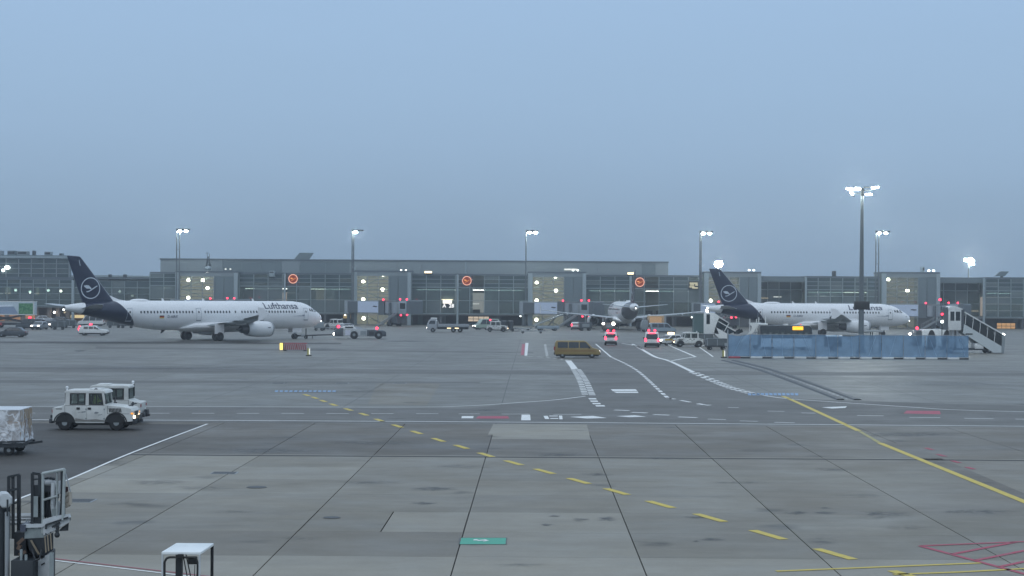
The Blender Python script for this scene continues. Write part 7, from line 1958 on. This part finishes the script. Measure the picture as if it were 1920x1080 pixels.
part('red_box', MB().add([q(121, 912, -.1), q(128, 913, -.1), q(128, 925, -.1), q(122, 925, -.1)], [(0, 1, 2, 3)]).add([q(121, 912, .2), q(128, 913, .2), q(128, 925, .2), q(122, 925, .2)], [(0, 1, 2, 3)]), mat('dark_red_box', (.05, .016, .018), .5), t)
part('coiled_cable', MB().tube(q(120, 928, -.05), q(131, 922, -.05), .06, n=8).tube(q(121, 940, -.05), q(130, 934, -.05), .06, n=8).tube(q(122, 948, -.05), q(131, 944, -.05), .05, n=8).tube(q(132, 922, -.1), q(132, 946, -.1), .035, n=8), mat('pale_cable', (.42, .38, .32), .6, var=.2, scale=6), t, smooth=True)
part('guy_wire', MB().tube(q(123, 888, -.2), q(132, 922, -.2), .014, n=5), STEEL, t)
rk = random.Random(4)
for k in range(7):
    x = 84 + k * 4.6; part('control_cable', MB().tube(q(x, 906 + rk.uniform(-4, 6), .12), q(x + rk.uniform(-5, 6), 930 + rk.uniform(-8, 10), .05), .016, n=5).tube(q(x + rk.uniform(-4, 4), 930, .06), q(x + rk.uniform(-6, 6), 972, .1), .014, n=5), LD, t)
part('valve_block', MB().box(q(92, 952, .25), (.22, .3, .34)).box(q(100, 926, .2), (.18, .2, .16)), LD, t)
part('junction_box', MB().box(q(104, 962, .05), (.12, .12, .18)), LG, t); part('cover_plate', MB().box(q(69, 950, -.02), (.12, .02, .4)), LG, t)
for k in range(5): part('bolt_head', MB().tube(q(86 + k * 9, 1001 - k * 2.6, -.09 - k * .03), q(86 + k * 9, 1001 - k * 2.6, -.12 - k * .03), .016, n=6), LD, t)
part('grating', (lambda m_: [m_.bar(q(48 + k * 4, 984.5, .02 + .0), q(50 + k * 4, 975, .9), .02) for k in range(8)] and m_)(MB()), DARK, t, kind='stuff')
part('hose_loop', MB().tube(q(60, 1030, -.15), q(66, 1050, -.2), .02, n=6).tube(q(66, 1050, -.2), q(74, 1048, -.2), .02, n=6).tube(q(74, 1048, -.2), q(78, 1030, -.12), .02, n=6), LD, t, smooth=True)
# striped bumper under the platform
part('bumper', MB().add([q(51, 1010), q(82, 1008, -.06), q(100, 998, -.14), q(100, 1031, -.14), q(82, 1043, -.06), q(64, 1043), q(55, 1032), q(51, 1010, .5), q(82, 1008, .5), q(100, 998, .5), q(100, 1031, .5), q(82, 1043, .5), q(64, 1043, .5), q(55, 1032, .5)],
     [(0, 1, 4, 5, 6), (1, 2, 3, 4), (13, 12, 11, 8, 7), (11, 10, 9, 8), (0, 7, 8, 1), (1, 8, 9, 2), (2, 9, 10, 3), (3, 10, 11, 4), (4, 11, 12, 5), (5, 12, 13, 6), (6, 13, 7, 0)]), LD, t)
STR = mat('faded_stripe', (.26, .215, .155), .6, var=.15)
part('stripe', MB().add([q(56, 1013, -.05), q(60, 1012.5, -.06), q(75, 1039, -.07), q(71, 1040, -.06)], [(0, 1, 2, 3)]), STR, t)
for x in (83, 88, 93.5): part('stripe', MB().add([q(x, 1006 - (x - 82) * .5, -.20), q(x + 2, 1005 - (x - 82) * .5, -.20), q(x + 4.5, 1036 - (x - 82) * .55, -.20), q(x + 2, 1037 - (x - 82) * .55, -.20)], [(0, 1, 2, 3)]), STR, t)
part('rust_link', MB().bar(q(33, 1020, -.1), q(44, 1010, -.1), .06).bar(q(34, 1030, -.1), q(38, 1022, -.1), .07).bar(q(36, 1040, -.1), q(48, 1034, -.1), .06), mat('rusty_iron', (.13, .085, .06), .7, var=.3), t)
part('hydraulic_block', qb(MB(), 24, 1000, 46, 1044, .1, .9), LD, t); part('bracket', qb(MB(), 40, 983, 50, 996, -.08, .3), mat('slate_bracket', (.07, .08, .11), .5), t)
# roller deck at the back
for k, y in enumerate((968, 973, 980)): part('roller', MB().tube(q(-20, y, 1.4), q(60, y - .5, 1.4), .055, n=8), STEEL, t, smooth=True)
# dark ladder frame
part('mast_ladder', MB().bar(q(16.5, 893, .6), q(16.5, 1010, .6), .055).bar(q(24.5, 893, .6), q(24.5, 1010, .6), .055).bar(q(35.5, 890, .45), q(35.5, 1010, .45), .065).bar(q(16.5, 894, .6), q(35.5, 890, .45), .04).bar(q(16.5, 920, .6), q(36, 916, .45), .045).bar(q(24, 945, .6), q(36, 941, .45), .03), LD, t)
# hydraulic column with pale octagonal cap
part('column', MB().tube(q(2, 948), q(2, 1200), .11, n=14), LD, t, smooth=True)
part('piston', MB().tube(q(13.5, 960, -.1), q(13.5, 1200, -.1), .048, n=12), mat('piston_grey', (.34, .36, .37), .35, .2), t, smooth=True)
cc = q(10, 938, -.12)
part('cap', MB().loft([[(cc[0] + r * math.cos(R(22.5 + 45 * i)) + dx, cc[1] + dy, cc[2] + r * 1.12 * math.sin(R(22.5 + 45 * i))) for i in range(8)] for dx, dy, r in ((-.14, .35, .13), (.0, 0.0, .145), (.0, -.03, .12))]), LW, t)
part('cap_slot', MB().bar((cc[0] + .05, cc[1] - .035, cc[2] + .02), (cc[0] + .055, cc[1] - .05, cc[2] - .3), .03), LD, t)

# ------------------------------------------------------------------ small cart with a white canopy at the bottom edge
YC = 34.5
def c(px, py, dy=0.0): p = P(px, py, YC + dy); return Vector((p.x, YC + dy, p.z))
o3 = c(350, 1030, .6)
t = thing('canopy_cart', 'small service cart with a flat white canopy on a black frame at the bottom edge', 'service cart', (o3.x, YC + .6, 0))
zr = c(350, 1035).z; xw = c(381, 1035).x - c(303, 1035).x
rel = lambda v: (v.x - o3.x, v.y - YC - .6, v.z)
dpt = 1.25; x0c, x1c = c(302.5, 1035).x - o3.x, c(376, 1035).x - o3.x; sh = .05
def top_pt(x, y, z): return (x + sh * (y + .6) / dpt + (0), y, z)
mb = MB(); vs = []
for z in (zr - .055, zr): vs += [top_pt(x0c, -.6, z), top_pt(x1c, -.6, z), top_pt(x1c, -.6 + dpt, z), top_pt(x0c, -.6 + dpt, z)]
mb.add(vs, [(0, 1, 2, 3), (7, 6, 5, 4), (0, 4, 5, 1), (1, 5, 6, 2), (2, 6, 7, 3), (3, 7, 4, 0)])
part('canopy', mb, mat('canopy_white', (.80, .83, .82), .35, var=.03), t, bevel=.012)
for x, y in ((x0c + .02, -.58), (x1c - .02, -.58)): part('white_post', MB().bar((x, y, zr - .05), (x, y, .3), .035), LW, t)
for x in (x0c + .03, x1c - .03): part('rear_post', MB().bar(top_pt(x, -.62 + dpt, zr - .05), top_pt(x, -.62 + dpt, .3), .055), BLACK, t)
arc = [(x0c + .06, .3), (x0c + .06, zr - .20), (x0c + .10, zr - .13), (x0c + .16, zr - .11), (x1c - .16, zr - .11), (x1c - .09, zr - .13), (x1c - .06, zr - .22), (x1c - .06, .3)]
mb = MB()
for a, b in zip(arc, arc[1:]): mb.tube((a[0], -.57, a[1]), (b[0], -.57, b[1]), .022, n=8)
part('hoop', mb, BLACK, t, smooth=True)
part('camera_box', MB().b2((-.06, -.66, zr - .10), (.05, -.56, zr - .04)), BLACK, t)
part('mirror_box', MB().b2((x1c - .27, -.5, zr - .26), (x1c - .09, -.4, zr - .11)), BLACK, t, bevel=.02)
part('mast', MB().bar((-.16, .1, zr - .05), (-.16, .1, .3), .12), DARK, t)
part('cable', MB().tube((-.02, -.3, zr - .08), (.16, -.3, .6), .012, n=6).tube((.04, -.3, zr - .08), (.24, -.3, .6), .012, n=6).tube((.22, -.3, zr - .3), (.20, -.3, .6), .008, n=6), BLACK, t)
part('body', MB().b2((x0c, -.55, .3), (x1c, .6, .75)), LG, t, bevel=.03); part('seat', MB().b2((-.3, -.2, .75), (.3, .3, .9)), BLACK, t, bevel=.04)
for x in (x0c + .1, x1c - .1):
    for y in (-.4, .45): wheel(t, x, y, .24, .16)
HAZE = 0.00055
# ------------------------------------------------------------------ evening mist
hz = MB().b2((-GX - 20, -60, -1.2), (GX + 20, 790, 24.5))
hm = bpy.data.materials.new('haze'); hm.use_nodes = True
hn, hl = hm.node_tree.nodes, hm.node_tree.links
hn.clear()
ho = hn.new('ShaderNodeOutputMaterial'); hp = hn.new('ShaderNodeVolumePrincipled')
hp.inputs['Color'].default_value = (0.90, 0.94, 0.98, 1); hp.inputs['Density'].default_value = HAZE; hp.inputs['Anisotropy'].default_value = 0.72
hl.new(hp.outputs[0], ho.inputs['Volume'])
part('haze', hz, hm, kind='stuff')
print('objects', len(bpy.data.objects), 'tris', sum(len(o.data.loop_triangles) if hasattr(o.data, 'loop_triangles') and o.data.calc_loop_triangles() is None else 0 for o in bpy.data.objects if o.type == 'MESH'))
